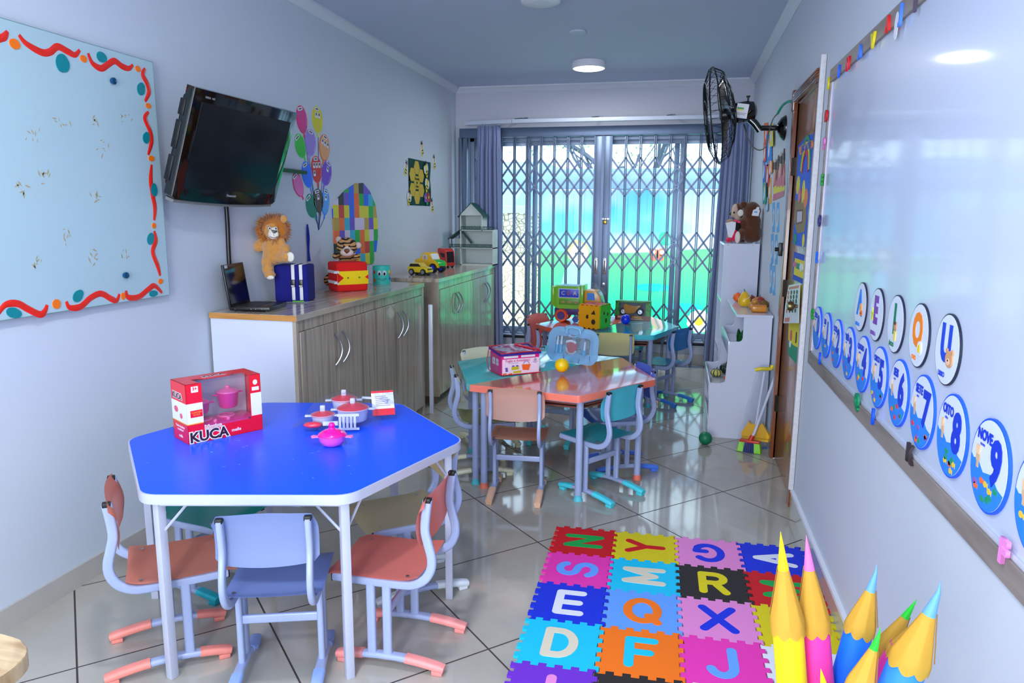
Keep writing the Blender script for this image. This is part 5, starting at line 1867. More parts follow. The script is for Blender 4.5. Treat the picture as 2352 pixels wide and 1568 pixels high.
# pink toy pack
t = thing('toy_stove_pack', 'pink and white zipped toy pack with a stove picture on the teal table', 'toy bag', (-.921, 3.812, MT + .002), (0, 0, R(37)))
TW, TD, TH = .232, .165, .118
M_pk = mat('pack_pink', (222, 20, 130), .35, coat=.2)
b = MB().box(0, TW, 0, TD, 0, TH, bev=.002)
core = part('carton', b, M_pk, t, smooth=0)
b = MB().box(.004, TW - .002, -.0008, .0, .006, TH - .026)
fp = part('front_panel', b, mat('pack_front_white', (240, 226, 238), .35), core, smooth=0)
b = MB()
for k in range(18):
    b.box(.008 + k * .0125, .0085 + k * .0125, -.0012, -.0008, .010, TH - .028)
for k in range(7):
    b.box(.006, TW - .004, -.0012, -.0008, .014 + k * .012, .0145 + k * .012)
part('grid_lines', b, mat('grid_pink', (236, 180, 214), .5), fp, smooth=0)
b = MB().text('Fogão e Acessórios', .0195, 0, fm(.098, TH - .036, -.0014), ext=.0004, bold=.0002, sx=.98)
b.text('a cozinha da menina', .0075, 1, fm(.072, TH - .049, -.0014), ext=.0003)
b.text('indicado para\n3 anos', .006, 1, fm(TW - .026, TH - .052, -.0014), ext=.0003)
part('lettering', b, [mat('pack_title', (206, 20, 110), .4), mat('pack_purple', (110, 70, 170), .4)], fp, smooth=0)
b = MB()
for (x, z, w_, h_, mi) in ((.082, .038, .045, .018, 0), (.095, .016, .050, .012, 0), (.018, .010, .022, .007, 1), (.052, .008, .022, .006, 1)):
    b.prism([(x - w_ / 2, z - h_ / 2), (x + w_ / 2, z - h_ / 2 + .002), (x + w_ / 2, z + h_ / 2 + .002), (x - w_ / 2, z + h_ / 2)], .0012, .002, mi, XZ)
b.prism([(.128, .026), (.166, .022), (.178, .056), (.122, .058)], .0012, .0022, 1, XZ)
b.tube([(.150 + .018 * math.cos(a), -.002, .056 + .020 * math.sin(a)) for a in [R(10 + 16 * i) for i in range(11)]], .0016, 2, n=5)
for x, z in ((.070, .052), (.094, .052), (.030, .026), (.030, .034), (.028, .042)):
    b.prism(ell(x, z, .009, .004, 12), .0012, .002, 2, XZ)
b.prism(ell(TW - .026, TH - .038, .009, .009, 16), .0012, .0018, 3, XZ)
part('picture', b, [mat('pic_olive', (196, 190, 30), .4), mat('pic_orange', (246, 106, 40), .4), mat('pack_purple', (110, 70, 170), .4), mat('print_grey', (170, 160, 170), .5)], fp, smooth=0)
b = MB().box(.012, .100, -.0012, -.0008, TH - .020, TH - .008).box(.118, .205, -.0012, -.0008, TH - .020, TH - .008)
for y in (.045, .095):
    b.box(-.0012, -.0006, y, y + .035, .050, .088)
part('white_window', b, M_whitemat, core, smooth=0)
b = MB()
for y in (.045, .095):
    b.box(-.0018, -.0012, y + .016, y + .019, .050, .088).box(-.0018, -.0012, y, y + .035, .067, .070)
b.box(.0, .0001, 0, .001, 0, .001)
part('window_bars', b, mat('bars_grey', (150, 140, 160), .5), core, smooth=0)
lidp = part('zip_lid', MB().sheet(lambda u, v: Vector((-.004 + (TW + .008) * u, -.004 + (TD + .006) * v, TH + .006 + .012 * math.sin(pi * u) * (.3 + v * .7) + .010 * v)), 12, 8, thick=.002), ramp_mat('glossy_print', [(0.0, (206, 20, 130)), (.44, (206, 30, 140)), (.5, (236, 232, 244)), (.6, (236, 232, 244)), (.62, (120, 60, 170)), (1.0, (90, 50, 160))], nscale=14, detail=1, rough=.15, coat=.6), t, smooth=60)
M_pipe, M_zip = mat('red_piping', (206, 16, 40), .4), mat('zip_navy', (50, 30, 140), .5)
z0 = TH + .004
ring = [(-.006, -.006, z0 - .004), (TW + .006, -.006, z0 - .002), (TW + .008, TD + .006, z0 + .012), (-.006, TD + .004, z0 + .010)]
part('zip', MB().tube(ring, 0, prof=[(-.003, -.006), (.003, -.006), (.003, .006), (-.003, .006)], closed=True, up=(0, 0, 1)), M_zip, t)
part('piping', MB().tube([(p[0] * 1.01, p[1] * 1.02, p[2] + .010) for p in ring], .0026, n=6, closed=True), M_pipe, t)
part('piping', MB().tube([(-.008, TD, TH + .01), (-.020, TD + .004, .06), (-.008, TD, .004), (-.004, -.003, .004), (TW + .002, -.004, .006), (TW + .018, .012, .010), (TW + .002, TD * .4, .004)], .0024, n=6), M_pipe, t)
part('piping', MB().tube([(TW * .62, TD * .9, TH + .026), (TW + .012, .02, TH + .012)], .004, n=6), M_pipe, t)
part('clear_side', MB().box(-.018, -.017, 0.005, TD, .004, TH), M_film, t, smooth=0)
part('clear_side', MB().box(TW + .012, TW + .013, .005, TD, .01, TH), M_film, t, smooth=0)
# dentist case
t = thing('dentist_case', 'translucent pale blue toy case with a red toothy mouth on the teal table', 'toy case', (-.600, 4.285, MT + .028), (R(-9), 0, R(-24)))
CW, CH_ = .155, .172
prof = [(-.135, 0), (-.06, 0), (-.05, .006), (.05, .006), (.06, 0), (.135, 0), (.152, .02), (.152, .125), (.135, .150), (.10, .160), (.055, .158), (.045, .172), (-.045, .172), (-.055, .158), (-.10, .160), (-.135, .150), (-.152, .125), (-.152, .02)]
b = MB()
o_ = rpoly(prof, .008, 3)
n_ = len(o_)
t_ = bmesh.new()
for y_, s_ in ((-.026, .97), (.026, .97)):
    vs = [t_.verts.new((p[0] * s_, y_, .086 + (p[1] - .086) * s_)) for p in o_]
    t_.faces.new(vs)
t_.normal_update()
bmesh.ops.triangulate(t_, faces=t_.faces)
b._add(t_)
part('clear_shell', b, glass('case_clear', (226, 242, 252), .15, .12), t, smooth=0)
M_case = mat('case_rim_blue', (140, 200, 232), .25, coat=.4)
part('rim', MB().tube([(p[0], 0, p[1]) for p in o_], 0, prof=[(-.028, -.0022), (.028, -.0022), (.028, .0022), (-.028, .0022)], up=(0, 1, 0), closed=True), glass('case_rim_clear', (170, 216, 244), .55, .15), t)
part('handle', MB().tube(smooth_path([(-.050, 0, .150), (-.045, 0, .176), (-.02, 0, .186), (.02, 0, .186), (.045, 0, .176), (.050, 0, .150)], 4), 0, prof=flat_oval(.010, .026), up=(0, 1, 0)).tube([(-.035, 0, .140), (-.02, 0, .132), (.02, 0, .132), (.035, 0, .140)], 0, prof=flat_oval(.006, .03), up=(0, 1, 0)), M_case, t)
m_ = part('mouth', MB().prism(rpoly([(-.034, .028), (-.012, .022), (.030, .030), (.044, .060), (.036, .100), (0, .112), (-.034, .108), (-.028, .070)], .012, 4), .012, .020, mx=XZ), mat('mouth_red', (200, 50, 66), .35), t)
b = MB()
for k in range(9):
    u = k / 8
    b.box(-.030 + .062 * u - .0035, -.030 + .062 * u + .0035, -.026, -.019, .092 + .008 * math.sin(pi * u), .106 + .008 * math.sin(pi * u), bev=.0012)
for k in range(8):
    a = R(180 + 22 * k)
    x, z = .006 + .034 * math.cos(a), .056 + .028 * math.sin(a)
    b.box(x - .0045, x + .0045, -.026, -.019, z - .006, z + .007, bev=.0012)
part('teeth', b, M_whitemat, m_)
M_tool, M_tip = mat('tool_blue', (20, 160, 210), .3), mat('tool_tip', (226, 232, 244), .3)
for x, h in ((-.110, .100), (-.082, .105), (.085, .085)):
    b = MB().lathe([(0, .020), (.014, .024), (.012, .055), (.009, h - .026)], 16, mx=Matrix.Translation((x, 0, 0)))
    tl = part('toy_tool', b, M_tool, t)
    part('tip', MB().lathe([(.007, h - .028), (.0055, h + .022), (0, h + .030)], 12, mx=Matrix.Translation((x, 0, 0))), M_tip, tl)
for x in (-.075, .080):
    b = MB()
    for k in range(5):
        b.box(x + k * .006 - .012, x + k * .006 - .009, -.004, .004, .160, .170)
    part('hinge_comb', b, M_case, t)

# ================================================================== ON THE FAR TABLE
t = thing('toy_ball', 'royal blue ball on the turquoise table near the window', 'ball', (-.392, 5.99, MT))
part('ball', MB().ball((0, 0, .042), .042, seg=32, rings=20), mat('ball_blue', (14, 40, 214), .3, coat=.3), t, smooth=180)
# shape sorter cube
t = thing('shape_sorter_cube', 'toy shape sorter cube with one orange and one green side on the far table', 'toy cube', (-.570, 5.635, MT + .009), (0, 0, R(70)))
CB = .182
M_cubo, M_cubg, M_cubr, M_cubb = mat('cube_orange', (244, 170, 10), .35), mat('cube_green', (70, 214, 20), .35), mat('cube_red', (206, 26, 30), .35), mat('cube_blue', (20, 66, 180), .35)
bn = MB()


def cube_face(holes, mx, mat_, name, n=5):
    """toothed square plate: teeth on the rim, flat dark patches for the openings"""
    pts = []
    N = 9
    for side in range(4):
        for k in range(N):
            a, c = k / N * CB, (k + 1) / N * CB
            o = .0 if k % 2 == 0 else -.008
            seg = [(a, o), (c, o)]
            for u, v in seg:
                p = [(u, v), (CB - v, u), (CB - u, CB - v), (v, CB - u)][side]
                pts.append(p)
    q = []
    for p in pts:
        if not q or (Vector(p) - Vector(q[-1])).length > 1e-5:
            q.append(p)
    b = MB().prism(q[:-1] if (Vector(q[0]) - Vector(q[-1])).length < 1e-5 else q, 0, .006, mx=mx)
    f = part(name, b, mat_, t, smooth=0)
    b = MB()
    for h in holes:
        b.prism(h, .0055, .0064, mx=mx)
    part('hole_patch', b, mat('hole_shade', (50, 30, 10), .7), f, smooth=0)  # flat patch; the shade inside an opening is put in its colour


tri = lambda x, y, s: [(x - s, y - s * .7), (x + s, y - s * .9), (x + s * .4, y + s)]
MXF = Matrix(((1, 0, 0, 0), (0, 0, -1, 0), (0, 1, 0, 0), (0, 0, 0, 1)))
cube_face([tri(.06, .12, .016), [(.115, .110), (.128, .120), (.140, .105), (.132, .090), (.115, .088)][::-1], ell(.10, .055, .016, .020, 14)], MXF, M_cubg, 'green_side')
MXL = Matrix(((0, 0, -1, 0), (-1, 0, 0, CB), (0, 1, 0, 0), (0, 0, 0, 1)))
cube_face([tri(.125, .125, .020), [(.060, .085), (.072, .108), (.084, .100), (.084, .076), (.070, .070)], ell(.128, .050, .018, .022, 16)], MXL, M_cubo, 'orange_side')
cube_face([ell(.06, .06, .02, .02, 14), ell(.12, .12, .02, .02, 6)], Matrix.Translation((0, 0, CB - .006)), M_cubr, 'red_top')
part('inner_case', MB().box(.004, CB - .004, .004, CB - .004, .0, CB - .004), M_cubb, t, smooth=0)
# wrapped truck, forward = +x
t = thing('wrapped_toy_truck', 'green and orange toy truck wrapped in clear film on the far coral table', 'toy truck', (-.80, 6.05, MT + .001), (0, 0, R(-4)))
M_lime = mat('truck_lime', (128, 214, 14), .25, coat=.4)
TK = .92
b = MB().prism(rrect(-.20, .055, .115, .305, .045, 5), -.085, .085, mx=XZ, bev=.006)
bodyk = part('container', b, M_lime, t)
part('window_panel', MB().box(-.150, .030, -.089, -.085, .205, .285, bev=.0015), M_whitemat, bodyk)
wp = part('blue_window', MB().box(-.142, .022, -.0915, -.088, .213, .278, bev=.0015), M_blue, bodyk)
b = MB()
for k, (ch_, mi) in enumerate((('C', 0), ('D', 1), ('A', 0))):
    b.text(ch_, .045, mi, fm(-.110 + k * .050, .246, -.092), ext=.001, bold=.001)
part('letter_shape', b, [mat('shape_cream', (220, 216, 190), .4), mat('shape_red', (206, 60, 40), .4)], wp, smooth=0)
part('roof_window', MB().box(-.14, .02, -.06, .06, .303, .309, bev=.002), mat('roof_pale_blue', (150, 206, 250), .2), bodyk)
b = MB().box(-.145, .03, -.090, -.084, .150, .195, bev=.002)
for k in range(3):
    b.prism(ell(-.11 + k * .055, .172, .018, .010, 12), .090, .093, 1, XZ)
part('lower_panel', b, [mat('truck_dark_lime', (90, 170, 20), .35), mat('shape_tan', (196, 150, 70), .4)], bodyk)
part('chassis', MB().box(-.19, .21, -.06, .06, .062, .115, bev=.004), mat('truck_purple', (70, 30, 130), .35), t)
cab = part('cab', MB().prism([(.065, .110), (.065, .265), (.080, .275), (.165, .270), (.195, .230), (.215, .165), (.215, .110)], -.078, .078, mx=XZ, bev=.006), mat('truck_amber', (240, 168, 12), .3, coat=.3), t)
part('cab_window', MB().prism([(.090, .195), (.094, .255), (.150, .252), (.158, .195)], .079, .082, mx=XZ), mat('cab_window_blue', (60, 150, 250), .2), cab)
part('windscreen', MB().prism([(.170, .262), (.196, .225), (.214, .172), (.218, .172), (.202, .232), (.176, .268)], -.06, .06, mx=XZ), glass('windscreen_clear', (190, 226, 240), .5), cab)
part('roof_arch', MB().box(.030, .062, -.092, .092, .12, .312, bev=.006).box(-.215, -.185, -.09, .09, .14, .300, bev=.010), M_lime, bodyk)
M_ow = mat('wheel_orange', (250, 84, 8), .25, coat=.4)
for x in (-.125, .125):
    for y in (-.075, .075):
        b = MB()
        wheel(b, x, y, .056, .040)
        part('wheel', b, [M_ow, mat('truck_purple', (70, 30, 130))], t)
part('toy_block', MB().prism(ell(.0, .03, .028, .028, 6), .075, .10, mx=XZ), mat('block_blue', (30, 90, 200), .35), t)
b = MB()
rs_ = random.Random(8)
b.sheet(lambda u, v: Vector((-.30 + .56 * u, -.112 + .014 * math.sin(u * 19 + v * 5) + .01 * math.sin(v * 13), .02 + .305 * v * (1 - .25 * abs(u - .5) ** 2 * 4 * (1 if u > .6 else .3)) + .006 * math.sin(u * 23))), 22, 12)
b.sheet(lambda u, v: Vector((-.24 + .48 * u, -.11 + .22 * v, .318 + .010 * math.sin(u * 15 + v * 9) - .14 * max(0, u - .75) * 2)), 18, 8)
b.sheet(lambda u, v: Vector((-.36 + .13 * u, -.08 + .10 * v, .05 + .12 * v * (1 - u * .3) + .02 * math.sin(u * 9 + v * 14))), 8, 8)
part('clear_wrap', b, M_film, t, smooth=25)
# motorbike box
t = thing('motorbike_box', 'green and brown window box with an orange toy motorbike on the far table', 'toy box', (-.352, 6.25, MT), (0, 0, R(-3)))
BW2, BH2, BD2 = .150, .165, .085
M_jg = ramp_mat('jungle_print', [(.3, (20, 90, 30)), (.5, (50, 160, 50)), (.7, (16, 60, 24))], nscale=30, rough=.3)
b = MB()
b.box(-BW2, BW2, BD2 - .002, BD2, 0, BH2)
b.box(-BW2, BW2, 0, BD2, 0, .002)
b.box(-BW2, -BW2 + .002, 0, BD2, 0, BH2)
b.box(BW2 - .002, BW2, 0, BD2, 0, BH2)
b.box(-BW2, -BW2 + .035, 0, .002, .04, BH2)
b.box(BW2 - .040, BW2, 0, .002, .04, BH2)
b.box(-BW2, BW2, 0, .002, BH2 - .012, BH2)
b.box(-BW2, BW2, 0, BD2, BH2 - .001, BH2 + .001)
jb = part('carton', b, M_jg, t, smooth=0)
part('base_strip', MB().box(-BW2, BW2, -.001, .002, .0, .040), mat('print_dark_red', (110, 40, 26), .3), jb, smooth=0)
part('lettering', MB().text('JUNGLE', .024, 0, fm(.035, .026, -.0012), ext=.0003, bold=.0008).text('MOTO', .022, 1, fm(-.095, .026, -.0012), ext=.0003, bold=.0008).box(-.02, .09, -.0014, -.001, .008, .012, 1), [mat('print_amber', (236, 170, 60), .4), mat('print_pale', (226, 200, 190), .4)], jb, smooth=0)
part('grey_card', MB().box(-BW2 + .03, BW2 - .035, BD2 - .006, BD2 - .004, .03, BH2 - .01), mat('inner_grey', (126, 134, 156), .5), jb, smooth=0)
b = MB().prism([(-.075, .060), (-.085, .125), (-.065, .140), (-.045, .130), (-.03, .125), (.02, .115), (.065, .130), (.075, .125), (.03, .095), (.02, .060), (-.03, .050)], -.050, -.030, mx=XZ, bev=.004)
mo = part('toy_motorbike', b, mat('bike_orange', (240, 160, 10), .3), jb)
for x in (-.085, .060):
    b = MB()
    wheel(b, x, .04, .032, .014)
    w_ = part('bike_wheel', b, [M_tyre, M_steel], mo, loc=(0, 0, .038))
part('window_film', MB().box(-BW2 + .035, BW2 - .04, .0008, .0014, .04, BH2 - .012), M_film, jb, smooth=0)

# ================================================================== GREEN BALL, BROOM SET
t = thing('toy_ball', 'dark green ball on the floor beside the stepped shelf', 'ball', (.232, 4.70, 0))
part('ball', MB().ball((0, 0, .043), .043, seg=32, rings=20), mat('ball_green', (0, 116, 78), .45), t, smooth=180)
t = thing('toy_broom', 'toy broom with blue and lime bristles and a white handle inside the clear bag', 'broom', (.500, 4.615, 0), (0, 0, R(-16)))
b = MB().box(-.062, .062, -.018, .018, .060, .078, bev=.006)
hd = part('brush_head', b, mat('broom_red', (206, 40, 24), .35), t)
for i, (x0, x1, c) in enumerate(((-.066, -.034, M_lime), (-.034, .030, mat('bristle_navy', (16, 40, 116), .6)), (.030, .066, M_lime))):
    b = MB()
    for k in range(6):
        for j in range(3):
            x = x0 + (x1 - x0) * (k + .5) / 6
            y = -.012 + .012 * j
            b.tube([(x * .92, y, .062), (x * 1.08, y * 1.5 - .004, .002)], .0058, n=6)
    part('bristles', b, c, hd)
part('handle', MB().tube([(0, 0, .075), (.020, .020, .12), (.110, .135, .50)], .009, n=14), mat('handle_white', (222, 226, 240), .3), t)
part('collar', MB().tube([(0, 0, .072), (.012, .012, .105)], .013, n=14), mat('broom_red', (206, 40, 24)), t)
t = thing('toy_dustpan', 'yellow toy dustpan with a long handle and hooked yellow grip beside the broom', 'dustpan', (.535, 4.68, 0), (0, 0, R(-16)))
b = MB().prism([(-.080, .075), (-.030, .165), (.030, .165), (.085, .075)], .004, .010, mx=XZ)
b.prism([(-.080, .075), (-.085, .10), (-.040, .18), (-.030, .165)], -.02, .010, mx=XZ)
b.prism([(.085, .075), (.090, .10), (.040, .18), (.030, .165)], -.02, .010, mx=XZ)
b.box(-.08, .085, -.010, -.004, .06, .080)
part('pan', b, mat('pan_yellow', (246, 186, 20), .35), t)
part('handle', MB().tube([(0, .0, .15), (.025, .04, .50)], .008, n=12), mat('handle_white', (222, 226, 240)), t)
part('grip', MB().tube(smooth_path([(-.030, .03, .508), (.0, .035, .518), (.040, .045, .520), (.062, .055, .524), (.066, .06, .545)], 4), .012, n=12), mat('grip_yellow', (232, 206, 20), .35), t)
t = thing('clear_bag', 'tall clear plastic bag round the toy broom and dustpan', 'plastic bag', (.500, 4.63, 0), (0, 0, R(-16)))
b = MB()
b.sheet(lambda u, v: Vector((-.085 + .09 * v + (.175 - .06 * v) * u, -.040 + .13 * v + .012 * math.sin(u * 9 + v * 21), .012 + .52 * v)), 10, 20)
b.sheet(lambda u, v: Vector((-.080 + .09 * v + (.170 - .06 * v) * u, .060 + .11 * v + .010 * math.sin(u * 7 + v * 17), .012 + .52 * v)), 10, 20)
part('film', b, M_film, t, smooth=25)
q = at(1768, 1030, z=0)
tag(part('printed_card', MB().box(-.06, .06, -.02, .02, .001, .004, 0, bev=.001).box(-.05, .0, -.018, .018, .004, .0045, 1), [mat('card_blue', (60, 120, 190), .3), mat('card_pink', (210, 60, 90), .3)], loc=(q.x - .05, q.y, 0)), 'small glossy printed card on the floor under the toy broom', 'card').rotation_euler = (0, 0, R(12))

# ================================================================== STEPPED SHELF AND TALL BOX
t = thing('stepped_shelf', 'white stepped display shelf against the right wall holding toy fruit', 'shelf', (0, 4.88, 0))
SX = .618
pan = [(.256, 0), (.245, .368), (.250, .373)] + [(.325, .373), (.338, .378), (.346, .390)] + [(.360, .656), (.425, .658), (.436, .664), (.442, .680), (.443, .820), (SX, .820), (SX, 0)]
PYM = lambda y: Matrix(((1, 0, 0, 0), (0, 0, 1, y), (0, 1, 0, 0), (0, 0, 0, 1)))
for y in (0, .735):
    b = MB().prism(pan, 0, .018, mx=PYM(y))
    bmesh.ops.recalc_face_normals(b.bm, faces=b.bm.faces)
    part('side_panel', b, M_white, t, smooth=0)
part('shelf_board', MB().box(.260, SX, .018, .735, .300, .316), M_white, t, smooth=0)
part('shelf_board', MB().box(.362, SX, .018, .735, .585, .601), M_white, t, smooth=0)
part('shelf_board', MB().box(.262, SX, .018, .735, .050, .066), M_white, t, smooth=0)
part('top_board', MB().box(.395, SX + .004, -.002, .95, .820, .838, bev=.002), M_white, t, smooth=0)
part('front_lip', MB().box(.243, .255, .014, .739, .285, .374, bev=.002), M_white, t)
part('front_lip', MB().box(.354, .366, .014, .739, .565, .657, bev=.002), M_white, t)
part('front_lip', MB().box(.250, .262, .014, .739, .0, .105, bev=.002), M_white, t)
part('back_panel', MB().box(SX - .008, SX, .018, .735, 0, .82), M_white, t, smooth=0)
TY0, TY1, TX0, TX1, TTZ = 5.86, 6.46, .350, .614, 1.262
t = thing('tall_shelf_box', 'tall narrow white shelf unit against the right wall carrying the brown bears', 'shelf', (0, TY0, 0))
D_ = TY1 - TY0
part('side_panel', MB().box(TX0, TX1, 0, .016, 0, TTZ), M_white, t, smooth=0)
part('side_panel', MB().box(TX0, TX1, D_ - .016, D_, 0, TTZ), M_white, t, smooth=0)
part('back_panel', MB().box(TX1 - .006, TX1, .016, D_ - .016, 0, TTZ), M_white, t, smooth=0)
for z in (.02, .40, .80, TTZ - .016):
    part('shelf_board', MB().box(TX0 + .002, TX1 - .006, .016, D_ - .016, z, z + .016), M_white, t, smooth=0)
part('screw_cap', MB().prism(ell(TX0 + .03, TTZ - .012, .006, .006, 12), 0, .001, mx=XZ).prism(ell(TX1 - .05, TTZ - .012, .006, .006, 12), 0, .001, mx=XZ), mat('cap_tan', (206, 180, 170), .5), t)

# plush toys on the tall box
M_bear = mat('bear_brown', (92, 48, 22), .95, sheen=.4, bump=.6, bscale=220, vary=.2, vscale=40)
BYY = 5.96


def pb(px, py, dy=0.0, z=None):
    return at(px, py, y=BYY + dy)


bo = Vector((at(1733, 556, y=BYY).x, BYY, TTZ + .001))
t = thing('plush_bear', 'large dark brown plush bear seen from behind on the tall white shelf', 'plush toy', (bo.x - .032, bo.y, bo.z))
rb = lambda px, py, dy=0: pb(px, py, dy) - bo
k_ = BYY / 1660
body = fur(blob([(rb(1735, 533), (.076, .078, .085)), (rb(1737, 512), (.068, .07, .08)), (rb(1736, 485), (.070, .070, .074)),
                 (rb(1713, 538, -.04), (.038, .05, .045)), (rb(1714, 515, .0), (.04, .05, .05)), (rb(1746, 545, -.02), (.035, .05, .035)), (rb(1748, 520, -.01), (.028, .05, .05))], .008, 5), .003, 60)
part('body', body, M_bear, t, smooth=180)
part('sole', MB().ball(rb(1704, 545, -.085), 1, sc=(.020, .014, .046)), M_cream, t, 'cream foot sole')
part('inner_ear', MB().ball(rb(1711, 489, -.05), 1, sc=(.022, .014, .026)), M_cream, t, 'cream ear patch')
part('ear', blob([(rb(1718, 470, -.02), (.028, .018, .028))], .005, 3), M_bear, t, smooth=180)
part('hang_tag', MB().prism([(-.028, -.030), (.022, -.034), (.030, .010), (.022, .016), (.026, .034), (.006, .036), (.0, .020), (-.020, .012)], 0, .002, mx=Matrix.Translation(rb(1746, 486, -.074)) @ XZ).prism([(-.012, -.008), (.012, -.010), (.010, .004), (-.010, .004)], .002, .003, 1, mx=Matrix.Translation(rb(1746, 486, -.074)) @ XZ), [M_whitemat, mat('print_blue', (120, 160, 200), .5)], t, 'white paper tag')
bo2 = Vector((at(1698, 556, y=6.30).x, 6.30, TTZ + .001))
t = thing('plush_bear', 'smaller brown plush bear with a pale face, behind the large brown bear', 'plush toy', tuple(bo2))
rb = lambda px, py, dy=0: at(px, py, y=6.30 + dy) - bo2
body = fur(blob([(rb(1705, 535), (.060, .06, .075)), (rb(1703, 488), (.068, .062, .070)), (rb(1694, 480, -.01), (.05, .05, .05))], .008, 5), .003, 60)
part('body', body, M_bear, t, smooth=180)
fc = part('face', blob([(rb(1689, 482, -.03), (.030, .036, .050)), (rb(1685, 492, -.03), (.032, .034, .028)), (rb(1694, 498, -.05), (.024, .02, .034))], .006, 4), mat('bear_face', (206, 180, 160), .9), t, smooth=180)
part('nose', MB().ball(rb(1679, 491, -.04), .014, 0, sc=(1, 1, 1.1)), M_gloss_black, fc)
part('eye', MB().ball(rb(1686, 488, -.066), .008, 0), M_gloss_black, fc)
part('scarf', MB().tube([rb(1705, 512) + Vector((.062 * math.cos(a), .06 * math.sin(a), .006 * math.sin(2 * a))) for a in [2 * pi * i / 20 for i in range(20)]], .014, n=8, closed=True), mat('scarf_yellow', (186, 160, 60), .8), t)
bo3 = Vector((at(1690, 556, y=5.93).x, 5.93, TTZ + .001))
t = thing('plush_doll', 'small hot pink plush doll with a dark head and paper tag on the tall shelf', 'plush toy', tuple(bo3))
rb = lambda px, py, dy=0: at(px, py, y=5.93 + dy) - bo3
part('body', fur(blob([(rb(1688, 545), (.030, .03, .034)), (rb(1689, 531), (.018, .02, .022)), (rb(1673, 551, -.02), (.020, .022, .020)), (rb(1697, 548, -.01), (.020, .022, .022))], .005, 3), .002, 80), mat('plush_pink', (236, 16, 80), .9, sheen=.4), t, smooth=180)
part('head', blob([(rb(1694, 520), (.030, .028, .038))], .005, 3), mat('plush_black', (14, 12, 16), .9), t, smooth=180)
part('bow', MB().ball(rb(1690, 507, -.01), 1, sc=(.016, .01, .012)).ball(rb(1697, 510, -.01), 1, sc=(.014, .01, .012)), mat('plush_pink_bow', (240, 70, 110), .6), t)
part('care_tag', MB().prism([(-.036, .050), (.010, .062), (.040, .055), (.038, .0), (.016, -.062), (-.010, -.058)], 0, .0015, mx=Matrix.Translation(rb(1677, 527, -.045)) @ XZ).box(-.02, .02, -.0004, .0, .0, .001), M_whitemat, t, 'white paper care tag')
bo4 = Vector((at(1676, 556, y=6.12).x, 6.12, TTZ + .001))
t = thing('plush_puppy', 'small tan and white plush puppy at the left edge of the tall shelf', 'plush toy', tuple(bo4))
rb = lambda px, py, dy=0: at(px, py, y=6.12 + dy) - bo4
part('body', blob([(rb(1679, 540), (.034, .034, .055)), (rb(1678, 511), (.036, .032, .030))], .006, 3), mat('puppy_tan', (190, 150, 120), .9, vary=.3, vscale=30), t, smooth=180)
part('snout', MB().ball(rb(1672, 515, -.03), 1, sc=(.018, .016, .014)), mat('puppy_gold', (186, 120, 40), .8), t)

# toy food on the shelf boards
SZ = .839


def fruit(name, label, cat, px, py, y, mk, mats, z=SZ, extra=None):
    p = at(px, py, y=y)
    t = thing(name, label, cat, (p.x, y, z))
    b = MB()
    mk(b)
    o = part('flesh', b, mats, t, smooth=180)
    if extra:
        nm, eb, em = extra
        part(nm, eb, em, t)
    return t


def sph(r, sz=1.0, n=24):
    return lambda b: b.ball((0, 0, r * sz), r, seg=n, rings=16, sc=(1, 1, sz))


fruit('toy_orange', 'toy orange at the left of the fruit on the white shelf', 'toy fruit', 1694, 690, 5.62, sph(.034), mat('fruit_orange', (250, 108, 24), .45, bump=.2, bscale=300), extra=('stem', MB().ball((0, 0, .068), .003), M_black))
fruit('toy_pear', 'big yellow toy pear or gourd in front of the orange', 'toy fruit', 1709, 705, 5.32, lambda b: b.lathe([(0, 0), (.030, .004), (.044, .028), (.042, .055), (.030, .078), (.024, .092), (.014, .104), (0, .108)], 28), mat('fruit_yellow', (240, 190, 10), .35, coat=.3, vary=.1), extra=('stem', MB().tube([(0, 0, .105), (-.004, 0, .118), (-.008, 0, .124)], .0028, n=6), mat('stem_brown', (90, 66, 30), .7)))
bp = [o for o in bpy.data.objects if o.name.startswith('toy_pear')][0]
part('pale_band', MB().tube([(.040 * math.cos(a), .040 * math.sin(a), .066 + .018 * math.cos(a - .6)) for a in [R(150 + 12 * i) for i in range(18)]], .0022, n=5), M_cream, bp)
fruit('toy_mango', 'dark red toy mango behind the yellow gourd', 'toy fruit', 1726, 690, 5.50, lambda b: b.ball((0, 0, .032), 1, sc=(.034, .034, .032)), mat('fruit_mango', (150, 60, 44), .4, vary=.4, vscale=20), extra=('stem', MB().ball((0, 0, .064), .004), M_black))
fruit('toy_apple', 'red toy apple at the back right of the fruit on the white shelf', 'toy fruit', 1745, 692, 5.40, lambda b: b.ball((0, 0, .034), 1, sc=(.036, .036, .034)), mat('fruit_apple', (176, 60, 50), .35, vary=.3, vscale=20), extra=('stem', MB().tube([(0, 0, .066), (.002, 0, .078)], .002, n=6), M_black))
fruit('toy_kiwi', 'brown green toy fruit on the right, behind the bread slice', 'toy fruit', 1755, 705, 5.22, lambda b: b.ball((0, 0, .030), 1, sc=(.032, .034, .030)), mat('fruit_kiwi', (128, 92, 36), .6, vary=.3, vscale=20), extra=('stem', MB().ball((0, 0, .059), .003), M_black))
fruit('toy_bread', 'orange brown toy loaf at the front of the top white shelf', 'toy food', 1743, 716, 5.04, lambda b: b.box(-.052, .050, -.026, .026, 0, .046, bev=.012, seg=3), mat('bread_orange', (216, 134, 20), .4, coat=.3, vary=.3, vscale=26), extra=('crust', MB().box(-.048, .046, -.022, .022, .040, .049, bev=.004), mat('bread_crust', (196, 120, 40), .5)))
